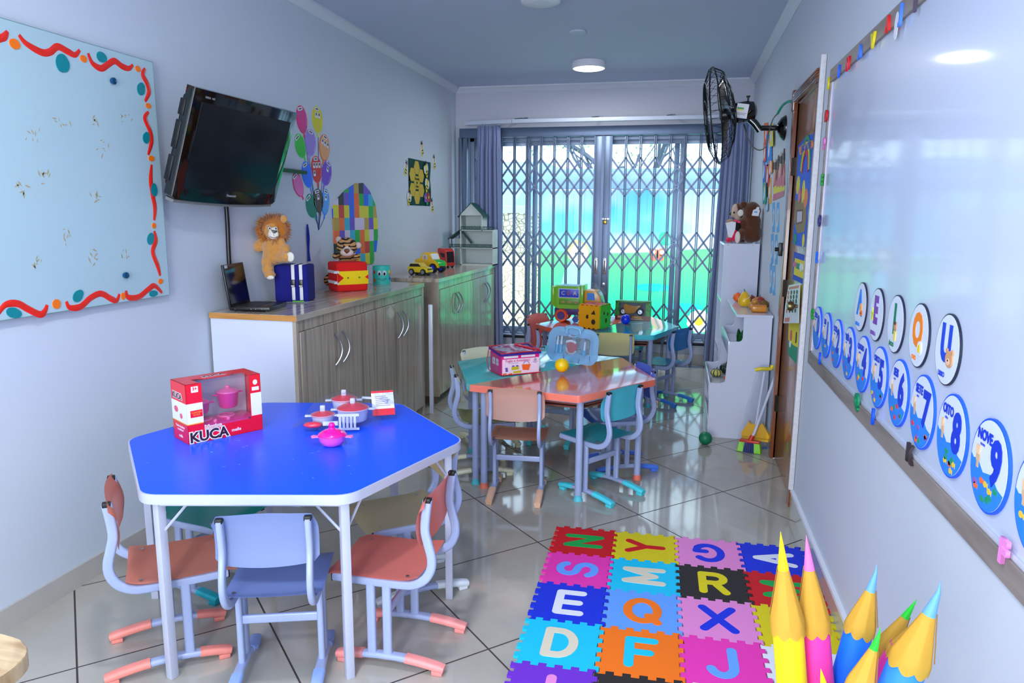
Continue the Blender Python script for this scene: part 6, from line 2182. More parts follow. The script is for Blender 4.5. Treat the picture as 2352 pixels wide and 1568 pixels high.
fruit('onion_bag', 'small net of golden toy onions between the gourd and the loaf', 'toy food', 1732, 700, 5.20, lambda b: (b.ball((-.016, 0, .026), .026), b.ball((.022, .012, .024), .024), b.ball((.004, .0, .052), .022)), mat('onion_gold', (206, 140, 56), .35, vary=.3, vscale=40, coat=.4), extra=('net_knot', MB().tube([(.004, 0, .07), (.01, -.004, .088)], .006, n=6, taper=[1, .4]), mat('onion_gold', (206, 140, 56))))
# leafy cabbage
p = at(1697, 775, y=5.05)
t = thing('toy_lettuce', 'dark green leafy toy lettuce on the middle step', 'toy vegetable', (p.x + .035, 5.06, .604))
b = MB()
rs_ = random.Random(2)
for k in range(13):
    a = rs_.uniform(0, 2 * pi)
    h = rs_.uniform(.045, .115)
    d = Vector((math.cos(a), math.sin(a), 0))
    sd = Vector((-d.y, d.x, 0))
    b.sheet(lambda u, v: Vector(d * (.012 + .055 * v * (1 - .3 * v)) + sd * ((u - .5) * .062 * math.sin(pi * min(1, v * .8 + .15))) + Vector((0, 0, h * v + .006 * math.sin(u * 14 + k)))), 6, 6)
part('leaves', b, mat('lettuce_green', (24, 96, 44), .5, vary=.3, vscale=30), t, smooth=180)
part('core', MB().ball((0, 0, .022), .022), mat('lettuce_core', (130, 170, 90), .5), t)


def gourd(b, r, h, n, deep):
    def fn(u, v):
        a = 2 * pi * u
        ph = pi * v
        rr = r * math.sin(ph) ** .8 * (1 - deep * (.5 + .5 * math.cos(n * a)) ** 4)
        return Vector((rr * math.cos(a), rr * math.sin(a), h / 2 - h / 2 * math.cos(ph)))
    b.sheet(fn, n * 8, 14)


def squash(name, label, px, py, y, r, h, cols, z=.3185, n=9):
    p = at(px, py, y=y)
    t = thing(name, label, 'toy vegetable', (p.x, y, z))
    b = MB()
    gourd(b, r, h, n, .10)
    part('flesh', b, cols[0], t, smooth=180)
    if cols[1]:
        for k in range(n):
            a = 2 * pi * k / n
            part('stripe', MB().tube([(r * 1.0 * math.sin(pi * v) ** .8 * .935 * math.cos(a), r * .935 * math.sin(pi * v) ** .8 * math.sin(a), h / 2 - h / 2 * math.cos(pi * v)) for v in [.08 + .84 * i / 10 for i in range(11)]], .003, n=5), cols[1], t)
    part('stem', MB().tube([(0, 0, h - .006), (.003, 0, h + .006), (.006, 0, h + .014)], .004, n=6), mat('stem_brown', (90, 66, 30)), t)
    return t


M_dkg = mat('squash_dark_green', (20, 44, 34), .4)
squash('toy_squash', 'yellow and green striped toy squash on the lowest step', 1645, 858, 5.36, .043, .052, (mat('squash_cream', (214, 206, 110), .4), M_dkg))
squash('toy_squash', 'very dark green toy squash on the lowest step', 1667, 852, 5.48, .046, .075, (M_dkg, None))
squash('toy_pumpkin', 'small orange toy pumpkin half hidden on the lowest step', 1673, 862, 5.20, .030, .050, (mat('pumpkin_orange', (236, 110, 20), .4), None))
squash('toy_squash', 'small yellow toy squash nearest the front of the lowest step', 1672, 875, 5.02, .024, .034, (mat('squash_yellow', (226, 180, 30), .4), None), n=7)

# ================================================================== WALL FAN
t = thing('wall_fan', 'black oscillating wall fan tilted downwards beside the right curtain', 'fan', (RX, 5.0, 2.02))
part('wall_base', MB().lathe([(0, 0), (.078, 0), (.078, .006), (.060, .030), (.030, .048), (.022, .052)], 32, mx=Matrix.Rotation(R(-90), 4, 'Y')), M_gloss_black, t)
part('arm', MB().tube([(-.045, 0, 0), (-.165, 0, .002)], .017, n=16).tube([(-.15, 0, -.016), (-.185, 0, .03), (-.235, 0, .075)], 0, prof=flat_oval(.046, .05), up=(0, 1, 0)), M_gloss_black, t)
FA = Matrix.Translation((-.265, 0, .102)) @ Matrix.Rotation(R(-90 - 8), 4, 'Y') @ Matrix.Rotation(R(3), 4, 'X')   # local +z = fan axis towards the room
hd = part('motor_housing', MB().lathe([(0, -.085), (.035, -.085), (.056, -.070), (.066, -.02), (.064, .035), (.045, .055), (0, .058)], 28, mx=FA), M_gloss_black, t)
part('knob', MB().lathe([(.006, 0), (.006, .03), (.012, .032), (.012, .042), (0, .044)], 14, mx=Matrix.Translation((-.235, 0, .160))), M_black, hd)
part('rating_label', MB().box(-.036, .036, -.048, .040, 0, .0015, 0).box(-.032, .008, .006, .016, .0015, .002, 1).box(-.032, .004, -.002, .005, .0015, .002, 2).box(-.030, .028, -.020, -.016, .0015, .002, 3).box(-.030, .020, -.028, -.024, .0015, .002, 3), [M_whitemat, mat('label_green', (40, 150, 70), .4), M_yellow, mat('print_grey', (170, 160, 170))], hd).matrix_basis = Matrix.Translation((-.272, -.0665, .105)) @ Euler((R(90), R(8), 0)).to_matrix().to_4x4()
hub = .165
RG = .300
M_wire = mat('fan_wire', (20, 26, 30), .35, metal=.4)
b = MB()
for k in range(36):
    a = 2 * pi * k / 36
    c_, s_ = math.cos(a), math.sin(a)
    b.tube([(.045 * c_, .045 * s_, hub + .060), (RG * .72 * c_, RG * .72 * s_, hub + .052), (RG * .97 * c_, RG * .97 * s_, hub + .018), (RG * c_, RG * s_, hub)], .0016, n=4, mx=FA)
for r_, z_ in ((RG * .35, hub + .060), (RG * .72, hub + .053)):
    b.tube([(r_ * math.cos(a), r_ * math.sin(a), z_) for a in [2 * pi * i / 40 for i in range(40)]], .0022, n=5, closed=True, mx=FA)
b.lathe([(0, hub + .058), (.045, hub + .056), (.042, hub + .066), (0, hub + .070)], 24, 0, FA)
part('front_grille', b, M_wire, t)
b = MB()
for k in range(36):
    a = 2 * pi * (k + .5) / 36
    c_, s_ = math.cos(a), math.sin(a)
    b.tube([(.05 * c_, .05 * s_, .045), (RG * .5 * c_, RG * .5 * s_, .062), (RG * .90 * c_, RG * .90 * s_, .11), (RG * c_, RG * s_, hub)], .0016, n=4, mx=FA)
for r_, z_ in ((RG * .30, .050), (RG * .6, .070), (RG * .88, .104)):
    b.tube([(r_ * math.cos(a), r_ * math.sin(a), z_) for a in [2 * pi * i / 40 for i in range(40)]], .0022, n=5, closed=True, mx=FA)
b.tube([(RG * math.cos(a), RG * math.sin(a), hub) for a in [2 * pi * i / 56 for i in range(56)]], .005, n=8, closed=True, mx=FA)
part('rear_grille', b, M_wire, t)
hubp = part('hub', MB().lathe([(0, .05), (.034, .05), (.038, .12), (.03, .14), (0, .145)], 20, mx=FA), M_black, t)
for k in range(3):
    mx = FA @ Matrix.Rotation(2 * pi * k / 3 + .5, 4, 'Z')
    b = MB().sheet(lambda u, v: Vector((.03 + .235 * u, (-.055 + .11 * v) * (.55 + .9 * math.sin(pi * min(1, u * .75 + .1))), .105 + (v - .5) * .06 * (1 - u * .4))), 10, 6, thick=.003, mx=mx)
    part('blade', b, mat('blade_smoke', (34, 38, 46), .2), hubp, smooth=180)
part('cable', MB().tube(smooth_path([(-.25, .01, .03), (-.235, 0, -.02), (-.20, 0, -.10), (-.15, -.01, -.135), (-.11, -.02, -.11), (-.10, -.02, -.03), (-.08, -.02, .05), (-.055, -.03, .085)], 4), .004, n=7), M_black, t)
part('green_tie', MB().tube(smooth_path([(-.055, -.03, .085), (-.04, -.12, .12), (-.02, -.25, .125), (-.012, -.36, .10), (-.012, -.42, .07)], 4), .008, n=8), mat('tie_green', (0, 160, 130), .4), t)

# ================================================================== FOAM PUZZLE MAT
MP = .2702


def mat_tile(cx, cy, col, seed):
    """square with five square teeth a side; tabs of one tile fill the gaps of the next"""
    pts = []
    T, n = .017, 10
    for side in range(4):
        for k in range(n):
            a, c = k / n * MP - MP / 2, (k + 1) / n * MP - MP / 2
            up = k % 2 == 0
            o = -T / 2 if up else T / 2
            e = -.0003 if up else .0003
            for u in (a - e if k else a, c + e if k < n - 1 else c):
                pts.append([(u, -MP / 2 + o), (MP / 2 - o, u), (-u, MP / 2 - o), (-MP / 2 + o, -u)][side])
    q = []
    for p in pts:
        if not q or (Vector(p) - Vector(q[-1])).length > 1e-5:
            q.append(p)
    sc_ = .9965
    return [(x * sc_, y * sc_) for x, y in q]


c = {'red': (208, 0, 16), 'yellow': (226, 208, 0), 'pink': (236, 140, 206), 'blue': (0, 44, 214), 'magenta': (240, 52, 176), 'cyan': (0, 200, 240), 'black': (38, 32, 32), 'light blue': (100, 164, 250), 'orange': (255, 120, 0), 'purple': (112, 42, 200), 'white': (232, 234, 240), 'cream': (226, 216, 190), 'green': (0, 166, 70)}
rows = [[('N', 'green', 'red', 90), ('Y', 'red', 'yellow', 90), ('G', 'blue', 'pink', 180), ('A', 'white', 'blue', 90)],
        [('S', 'light blue', 'magenta', 90), ('M', 'cream', 'cyan', 90), ('R', 'yellow', 'black', 0), ('M', 'green', 'red', 90)],
        [('E', 'white', 'blue', 0), ('Q', 'orange', 'light blue', 0), ('X', 'blue', 'pink', 0), ('P', 'red', 'yellow', 0)],
        [('D', 'cream', 'cyan', 0), ('F', 'cyan', 'orange', 0), ('J', 'light blue', 'magenta', 0), ('T', 'purple', 'white', 0)],
        [('I', 'pink', 'purple', 0), ('C', 'yellow', 'black', 0), ('L', 'orange', 'cream', 0), ('B', 'red', 'light blue', 0)]]
def arc_(cx, cy, rx, ry, a0, a1, n=10):
    return [(cx + rx * math.cos(R(a0 + (a1 - a0) * k / n)), cy + ry * math.sin(R(a0 + (a1 - a0) * k / n))) for k in range(n + 1)]


STROKES = {'N': [[(-.8, -1), (-.8, 1), (.8, -1), (.8, 1)]], 'Y': [[(-.85, 1), (0, 0), (.85, 1)], [(0, 0), (0, -1)]],
           'G': [arc_(.05, 0, .95, 1, 45, 320, 16) + [(.9, -.15), (.25, -.15)]], 'A': [[(-.85, -1), (0, 1), (.85, -1)], [(-.5, -.35), (.5, -.35)]],
           'S': [arc_(0, .5, .75, .5, 20, 250, 10) + arc_(0, -.5, .8, .5, 70, -160, 10)], 'M': [[(-.95, -1), (-.85, 1), (0, -.6), (.85, 1), (.95, -1)]],
           'R': [[(-.7, -1), (-.7, 1), (.1, 1)] + arc_(.15, .5, .6, .5, 90, -90, 8) + [(-.6, 0)], [(.1, 0), (.8, -1)]], 'E': [[(.75, 1), (-.7, 1), (-.7, -1), (.75, -1)], [(-.7, 0), (.6, 0)]],
           'Q': [arc_(0, 0, .95, 1, 0, 360, 22), [(.4, -.5), (.95, -1.05)]], 'X': [[(-.9, 1), (.9, -1)], [(.9, 1), (-.9, -1)]],
           'P': [[(-.7, -1), (-.7, 1), (.1, 1)] + arc_(.15, .45, .6, .55, 90, -90, 8) + [(-.6, -.1)]], 'D': [[(-.75, -1), (-.75, 1), (-.1, 1)] + arc_(-.1, 0, .9, 1, 90, -90, 12) + [(-.75, -1)]],
           'F': [[(.75, 1), (-.65, 1), (-.65, -1)], [(-.65, 0), (.5, 0)]], 'J': [[(.5, 1), (.5, -.35)] + arc_(-.15, -.35, .65, .65, 0, -160, 9)], 'T': [[(-.8, 1), (.8, 1)], [(0, 1), (0, -1)]],
           'I': [[(0, 1), (0, -1)]], 'C': [arc_(.1, 0, .95, 1, 48, 312, 16)], 'L': [[(-.6, 1), (-.6, -1), (.7, -1)]],
           'B': [[(-.7, -1), (-.7, 1), (.1, 1)] + arc_(.1, .5, .55, .5, 90, -90, 8) + [(-.7, 0), (.15, 0)] + arc_(.15, -.5, .65, .5, 90, -90, 8) + [(-.7, -1)]]}
MATR = Matrix.Translation((-.495, 3.205, 0)) @ Matrix.Rotation(R(1.4), 4, 'Z')
for j, row in enumerate(rows):
    for i, (ch_, lc, tc_, rot) in enumerate(row):
        p = MATR @ Vector(((i + .5) * (MP + .0035), -(j + .5) * (MP - .0005), 0))
        where = ''
        if ch_ == 'M':
            where = ' beside the R tile' if tc_ == 'red' else ' between the Y and Q tiles'
        if lc == 'white' and ch_ == 'A':
            where = ' at the far right corner'
        t = thing('foam_mat_tile', '%s foam puzzle mat tile with a %s letter %s%s' % (tc_, lc, ch_, where), 'mat tile', (p.x, p.y, 0), (0, 0, R(1.4)), group=None)
        m_ = mat('foam_' + tc_.replace(' ', '_'), c[tc_], .75, bump=.3, bscale=500)
        part('tile', MB().prism(mat_tile(0, 0, None, 0), .0005, .0095), m_, t, smooth=0)
        mx = Matrix.Translation((0, 0, .0098)) @ Matrix.Rotation(R(rot), 4, 'Z')
        sx = 1.0
        b = MB()
        nseg = 0
        for st in STROKES[ch_]:
            P_ = [Vector((x_ * .058, y_ * .072, 0)) for x_, y_ in st]
            for p0, p1 in zip(P_, P_[1:]):
                d_ = (p1 - p0)
                a_ = math.atan2(d_.y, d_.x)
                w_ = .0165
                cap = [(p0.x + w_ * math.cos(a_ + R(90 + 15 * k)), p0.y + w_ * math.sin(a_ + R(90 + 15 * k))) for k in range(13)] + [(p1.x + w_ * math.cos(a_ + R(-90 + 15 * k)), p1.y + w_ * math.sin(a_ + R(-90 + 15 * k))) for k in range(13)]
                b.prism(cap, -.0003, .0009 + .00003 * nseg, mx=mx)
                nseg += 1
        part('letter', b, mat('foam_letter_' + lc.replace(' ', '_'), c[lc], .7), t, smooth=0)

# ================================================================== GIANT PENCILS
bk = Vector((.285, 1.20, 0))
t = thing('pencil_bucket', 'bucket holding the giant foam pencils, just below the photo edge', 'bucket', tuple(bk))
part('bucket', MB().lathe([(0, .0), (.13, 0), (.17, .30), (.178, .30), (.176, .308), (.165, .308), (.124, .006), (0, .006)], 40, cap=False), mat('bucket_purple', (120, 40, 150), .4), t)
part('filling', MB().lathe([(0, .02), (.128, .02), (.163, .283), (0, .283)], 32), mat('sand', (190, 170, 130), .9, bump=.4), t)
M_fy = mat('pencil_foam_wood', (244, 198, 76), .7, bump=.15, bscale=400)


def pencil(label, tip, base, r, col, tipc, L1, L2, bent=False, yr=0):
    """foam pencil: tube body, scalloped cone, pointed tip"""
    tip, base = Vector(tip), Vector(base)
    ax_ = (tip - base).normalized()
    q = ax_.to_track_quat('Z', 'Y').to_matrix().to_4x4()
    H = (tip - base).length
    t = thing('foam_pencil', label, 'giant pencil')
    t.matrix_basis = Matrix.Translation(base) @ q
    part('body', MB().lathe([(0, 0), (r, 0), (r, H - L1 + .01), (0, H - L1 + .01)], 32), mat('pencil_%d_%d_%d' % col, col, .6, bump=.1, bscale=400), t)
    b = MB()

    def fn(u, v):
        a = 2 * pi * u
        zz = H - L1 - .004 - .009 * abs(math.sin(a * 4))
        z = zz + (H - L2 - zz) * v
        rr = (r * 1.10) + (r * .30 - r * 1.10) * max(0, (v - .16) / .84) if v > .16 else r * 1.10
        return Vector((rr * math.cos(a), rr * math.sin(a), z))
    b.sheet(fn, 64, 12, thick=.0015)
    part('wood_cone', b, M_fy, t, smooth=60)
    z0 = H - L2 - .002
    mx = None
    pts = [(0, 0, z0 - .004), (0, 0, z0 + L2 * .4), (0, 0, z0 + L2 * .75), ((L2 * .10 if bent else 0), 0, z0 + L2 * .97), ((L2 * .16 if bent else 0), 0, z0 + L2 * 1.06)]
    part('tip', MB().tube(pts, r * .36, n=20, taper=[1, .62, .32, .10, .02]), mat('pencil_tip_%d_%d_%d' % tipc, tipc, .6), t)
    part('seam', MB().tube([(r * .34 * math.cos(-1.9), r * .34 * math.sin(-1.9), H - L2), (r * 1.125 * math.cos(-1.9), r * 1.125 * math.sin(-1.9), H - L1 * .9)], .0009, n=4), mat('seam_brown', (150, 110, 40), .7), t)


YW, PK, BL, LB, GN, HP = (240, 206, 0), (240, 54, 160), (0, 110, 250), (96, 156, 250), (20, 196, 40), (250, 110, 190)
YP = 1.20


def pp_(px, py, y=YP):
    return at(px, py, y=y)


def pencil_px(label, tip, mid, hw, col, tipc, cone, tipbase, y=YP, bent=False, ybase=None):
    T, Mi = pp_(*tip, y), pp_(*mid, y if ybase is None else ybase)
    d = (Mi - T).normalized()
    k = (T.z - .285) / -d.z
    B = T + d * k
    r = hw * (T.y * 1.12) / 1660
    C, S_ = pp_(*cone, y), pp_(*tipbase, y)
    pencil(label, T, B, r, col, tipc, (T - C).length, (T - S_).length, bent)


pencil_px('giant yellow foam pencil, the leftmost of the tall pair', (1793, 1222), (1818, 1560), 31, YW, YW, (1808, 1438), (1797, 1299))
pencil_px('giant pink foam pencil standing right of the tall yellow one', (1852, 1230), (1882, 1568), 29, PK, HP, (1866, 1436), (1856, 1300), y=1.235)
pencil_px('giant bright blue foam pencil leaning right, in the middle of the bunch', (2016, 1300), (1940, 1560), 27, BL, LB, (1974, 1440), (2002, 1352), y=1.26, bent=True)
pencil_px('giant green tipped foam pencil with a green and pink body behind the others', (2106, 1376), (1985, 1560), 22, GN, GN, (2030, 1500), (2084, 1414), y=1.33)
pencil_px('short foam pencil with a green tip at the lower edge of the photo', (2024, 1444), (1965, 1600), 25, YW, GN, (1975, 1575), (2010, 1488), y=1.13, bent=True)
pencil_px('largest giant blue foam pencil, rightmost and leaning right', (2164, 1340), (2062, 1580), 36, (40, 130, 250), LB, (2094, 1520), (2138, 1404), y=1.17, bent=True)
pencil_px('small yellow foam pencil tip poking up at the bottom edge', (1885, 1534), (1905, 1640), 22, YW, YW, (1900, 1620), (1893, 1570), y=1.14)
pencil_px('pink foam pencil mostly hidden behind the rightmost blue one', (2122, 1402), (2020, 1568), 22, PK, HP, (2075, 1500), (2100, 1440), y=1.285)

# ================================================================== WHITEBOARD
WB0, WB1, WBZ0, WBZ1 = .55, 3.475, .855, 2.035
t = thing('whiteboard', 'large glossy whiteboard in a grey wood frame on the right wall', 'whiteboard', (0, 0, 0))
part('panel', MB().box(RX - .012, RX - .002, WB0, WB1, WBZ0, WBZ1), mat('whiteboard_gloss', (196, 207, 230), .32, coat=.45, spec=.2), t, smooth=0)
MATS['whiteboard_gloss'].node_tree.nodes['Principled BSDF'].inputs['Coat Roughness'].default_value = .065
part('frame_rail', MB().box(RX - .022, RX - .001, WB0, WB1 + .02, WBZ0 - .052, WBZ0, bev=.002), M_grayframe, t, smooth=0)
part('frame_rail', MB().box(RX - .022, RX - .001, WB0, WB1 + .02, WBZ1, WBZ1 + .055, bev=.002), M_grayframe, t, smooth=0)
part('frame_rail', MB().box(RX - .022, RX - .001, WB1, WB1 + .022, WBZ0, WBZ1, bev=.002), M_grayframe, t, smooth=0)
part('inner_bead', MB().box(RX - .018, RX - .010, WB1 - .02, WB1, WBZ0, WBZ1, bev=.002), mat('bead_mauve', (206, 200, 214), .3), t)
part('inner_bead', MB().box(RX - .018, RX - .010, WB0, WB1, WBZ0, WBZ0 + .012, bev=.002), mat('bead_silver', (186, 190, 204), .3), t)
# number discs
words = ['ZERO', 'UM', 'DOIS', 'TRÊS', 'QUATRO', 'CINCO', 'SEIS', 'SETE', 'OITO', 'NOVE', 'DEZ']
M_rim, M_sea, M_num = mat('disc_rim_blue', (20, 92, 240), .5), mat('disc_sea_blue', (40, 136, 246), .5, vary=.25, vscale=18), mat('disc_number_blue', (10, 56, 206), .45)
M_dw = mat('disc_paper_white', (214, 224, 240), .5)
M_hand = mat('hand_tan', (214, 178, 140), .5)
fishc = [(240, 110, 60), (236, 196, 60), (226, 60, 70), (20, 150, 110), (150, 90, 180), (250, 150, 30)]
NW = ['zero', 'one', 'two', 'three', 'four', 'five', 'six', 'seven', 'eight', 'nine', 'ten']
for n_ in range(11):
    yy = 3.355 - .2035 * n_
    rr = random.Random(n_)
    t = thing_mx('number_disc', 'round blue and white paper disc showing the number %s on the whiteboard' % NW[n_], 'number disc', RWM(yy, .985, RX - .0125))
    rx, rz = .087, .094
    part('rim', MB().prism(ell(0, 0, rx, rz, 40), 0, .006), M_rim, t, smooth=0)
    part('paper', MB().prism(ell(0, 0, rx * .955, rz * .955, 40), .006, .0068), M_dw, t, smooth=0)
    sea = [(-rx * .95 * math.cos(a), -rz * .95 * math.sin(a)) for a in [R(2 + 11.0 * k) for k in range(16)]]
    sea = [(rx * .952 * math.cos(a), rz * .952 * math.sin(a)) for a in [R(178 + 10.6 * k) for k in range(16)]]
    sea += [(.05, -.030), (.02, -.012), (-.02, -.020), (-.05, .0), (-.07, -.004)]
    part('sea', MB().prism(sea, .0068, .0074), M_sea, t, smooth=0)
    part('numeral', MB().text(str(n_), .118 if n_ < 10 else .08, mx=Matrix.Translation((.032, .010, .0078)), ext=.0006, bold=.0055, sx=.80), M_num, t, smooth=0)
    part('word', MB().text(words[n_], .030 if len(words[n_]) < 5 else .023, mx=Matrix.Translation((-.026, .052, .0078)), ext=.0004, bold=.0012, sx=.85).text(words[n_].lower(), .011, mx=Matrix.Translation((-.034, .034, .0076)), ext=.0002), M_num, t, smooth=0)
    b = MB().prism(ell(-.048, .004, .009, .012, 12), .0074, .0084)
    for k in range(min(5, max(1, n_ if n_ < 6 else n_ - 5))):
        b.tube([(-.054 + .0035 * k, .010, .008), (-.056 + .0045 * k, .028, .008)], .0018, n=5)
    b.box(-.053, -.043, -.018, -.006, .0074, .0080)
    part('hand_picture', b, M_hand, t, smooth=0)
    for k in range(n_ if n_ < 10 else 6):
        col = rr.choice(fishc)
        for _ in range(30):
            u, v = rr.uniform(-.06, .055), rr.uniform(-.078, -.034)
            if (u / rx) ** 2 + (v / rz) ** 2 < .72:
                break
        part('fish', MB().prism(ell(u, v, .0075, .0065, 10), .0074, .0082).prism([(u + .006, v), (u + .012, v + .006), (u + .012, v - .006)], .0074, .0080), mat('fish_%d' % col[1], col, .5), t, smooth=0)
# vowel discs
vow = [('A', 'bee', (20, 120, 232), 'ABELHA'), ('E', 'star', (120, 50, 170), 'ESTRELA'), ('I', 'child', (0, 120, 90), 'ÍNDIO'), ('O', 'fried egg', (244, 130, 20), 'OVO'), ('U', 'bear face', (16, 64, 206), 'URSO')]
for k, (ch_, pic, col, wd) in enumerate(vow):
    yy = 2.632 - .2055 * k
    t = thing_mx('vowel_disc', 'round white paper disc with the letter %s and a %s on the whiteboard' % (ch_, pic), 'letter disc', RWM(yy, 1.165, RX - .0125))
    part('rim', MB().prism(ell(0, 0, .077, .083, 40), 0, .005), mat('disc_rim_dark', (26, 34, 60), .5), t, smooth=0)
    part('paper', MB().prism(ell(0, 0, .0735, .080, 40), .005, .0058), M_dw, t, smooth=0)
    mc = mat('vowel_%s' % ch_, col, .45)
    part('letter', MB().text(ch_, .112, mx=Matrix.Translation((-.006, .010, .0064)), ext=.0006, bold=.006, sx=.82), mc, t, smooth=0)
    part('word', MB().text(wd, .016, mx=Matrix.Translation((-.018, -.060, .0062)), ext=.0003, bold=.0008), mc, t, smooth=0)
    b = MB()
    if pic == 'bee':
        b.prism(ell(.016, .0, .016, .014, 14), .006, .009, 0).prism(ell(.022, -.018, .014, .010, 12), .006, .0085, 1).box(.012, .034, -.020, -.017, .0085, .009, 2)
        ms = [mat('pic_tan', (230, 170, 110), .5), M_orange, M_black]
    elif pic == 'star':
        b.prism([((.018 if i % 2 == 0 else .008) * math.sin(2 * pi * i / 10) - .036, (.022 if i % 2 == 0 else .009) * math.cos(2 * pi * i / 10) - .004) for i in range(10)], .006, .009, 0)
        ms = [mat('pic_yellowgreen', (206, 220, 70), .5)]
    elif pic == 'child':
        b.prism(ell(.010, -.005, .010, .012, 12), .006, .009, 0).prism([(.0, -.018), (.020, -.018), (.018, -.046), (.002, -.046)], .006, .0085, 1).prism(ell(.010, .004, .009, .005, 10), .009, .0095, 2)
        ms = [mat('pic_skin', (200, 140, 100), .5), mat('pic_yellow', (226, 206, 110), .5), mat('pic_brown', (80, 46, 30), .5)]
    elif pic == 'fried egg':
        b.prism(ell(.024, -.030, .017, .019, 12), .006, .0085, 0).prism(ell(.024, -.030, .009, .011, 12), .0085, .0095, 1)
        ms = [M_whitemat, M_yellow]
    else:
        b.prism(ell(.026, -.018, .021, .019, 18), .006, .009, 0).prism(ell(.010, .0, .006, .006, 10), .006, .009, 0).prism(ell(.042, .0, .006, .006, 10), .006, .009, 0).prism(ell(.024, -.024, .010, .008, 12), .009, .0098, 1).prism(ell(.024, -.021, .003, .002, 8), .0098, .0104, 2)
        ms = [mat('pic_bear', (214, 158, 112), .5), mat('pic_bear_light', (236, 196, 170), .5), M_black]
    part('picture', b, ms, t, smooth=0)

# magnetic letters on the frame
FX = RX - .0222
mag = [('I', (226, 208, 0), 'yellow', 1905, 193, 'upper left corner'), ('I', (30, 100, 240), 'royal blue', 1929, 165, 'top rail by the corner'), ('N', (226, 20, 50), 'red', 1950, 148, 'top rail'),
       ('A', (60, 120, 230), 'medium blue', 1978, 120, 'top rail'), ('V', (232, 216, 20), 'yellow', 2008, 95, 'top rail'), ('A', (226, 40, 40), 'red', 2043, 56, 'top rail next to a white tag'),
       ('J', (80, 136, 236), 'light blue', 2073, 30, 'top rail near the photo edge'), ('T', (90, 80, 100), 'grey purple', 2106, 8, 'top rail at the photo edge'),
       ('D', (206, 16, 30), 'red', 1900, 267, 'left side, highest'), ('P', (236, 130, 206), 'pink', 1895, 331, 'left side'), ('E', (20, 160, 50), 'green', 1890, 414, 'left side'),
       ('O', (44, 30, 110), 'navy', 1884, 508, 'left side'), ('L', (30, 110, 240), 'bright blue', 1878, 592, 'left side'), ('C', (16, 150, 50), 'green', 1868, 722, 'left side, lowest'),
       ('I', (20, 90, 240), 'bright blue', 1885, 824, 'bottom rail at the left corner'), ('Q', (10, 140, 90), 'green', 1971, 921, 'bottom rail'), ('I', (20, 90, 240), 'bright blue', 2008, 958, 'bottom rail below the number 5'),
       ('K', (56, 44, 50), 'dark grey', 2093, 1043, 'bottom rail below the number 7'), ('F', (240, 140, 214), 'pink', 2311, 1270, 'bottom rail, nearest')]
for ch_, col, cn, px, py, wh in mag:
    p = at(px, py, x=FX)
    o = part('magnet_letter', MB().text(ch_, .062, mx=Matrix.Translation((0, 0, .004)), ext=.0038, bold=.0035), mat('magnet_%d_%d_%d' % col, col, .45), smooth=0)
    o.matrix_basis = RWM(p.y, p.z, FX)
    tag(o, '%s foam letter %s on the whiteboard frame, %s' % (cn, ch_, wh), 'letter')
p = at(2052, 62, x=FX)
o = part('paper_tag', MB().prism(ell(0, 0, .020, .040, 16), .0, .0012), M_whitemat, smooth=0)
o.matrix_basis = RWM(p.y - .035, p.z - .005, FX - .0002)
tag(o, 'white oval paper tag on the top rail of the whiteboard frame', 'tag')

# ================================================================== ON THE DOOR
DX = RX + .0055


def dpt(px, py, x=DX):
    q = at(px, py, x=x)
    return q


def poly_on(pxs, x=DX):
    P = [at(px, py, x=x) for px, py in pxs]
    cy0 = sum(p.y for p in P) / len(P)
    cz0 = sum(p.z for p in P) / len(P)
    return [(-(p.y - cy0), p.z - cz0) for p in P], cy0, cz0


def wall_sheet(name, label, cat, pxs, m_, x=DX, t_=.0015):
    pts, cy0, cz0 = poly_on(pxs, x)
    t = thing_mx(name, label, cat, RWM(cy0, cz0, x))
    part('sheet', MB().prism(pts, .0, t_), m_, t, smooth=0)
    return t, cy0, cz0


def on_sheet(t, cy0, cz0, name, shapes, mats_, x=DX, z0=.0015):
    b = MB()
    for kind, dat, mi in shapes:
        if kind == 'poly':
            P = [at(px, py, x=x) for px, py in dat]
            b.prism([(-(p.y - cy0), p.z - cz0) for p in P], z0, z0 + .0015 + .0006 * mi, mi)
        elif kind == 'ell':
            px, py, ra, rb_ = dat
            p = at(px, py, x=x)
            b.prism(ell(-(p.y - cy0), p.z - cz0, ra, rb_, 16), z0, z0 + .002 + .0006 * mi, mi)
        elif kind == 'text':
            s_, px, py, sz = dat
            p = at(px, py, x=x)
            b.text(s_, sz, mi, mx=Matrix.Translation((-(p.y - cy0), p.z - cz0, z0 + .003)), ext=.0005, bold=.001)
        elif kind == 'arc':
            px, py, r_, w_ = dat
            p = at(px, py, x=x)
            b.tube([(-(p.y - cy0) + r_ * math.cos(a), p.z - cz0 + r_ * 1.25 * math.sin(a), z0 + .002) for a in [R(8 + 9 * i) for i in range(19)]], 0, mi, prof=[(-w_ / 2, -.0008), (w_ / 2, -.0008), (w_ / 2, .0008), (-w_ / 2, .0008)], up=(0, 0, 1))
    return part(name, b, mats_, t, smooth=0)


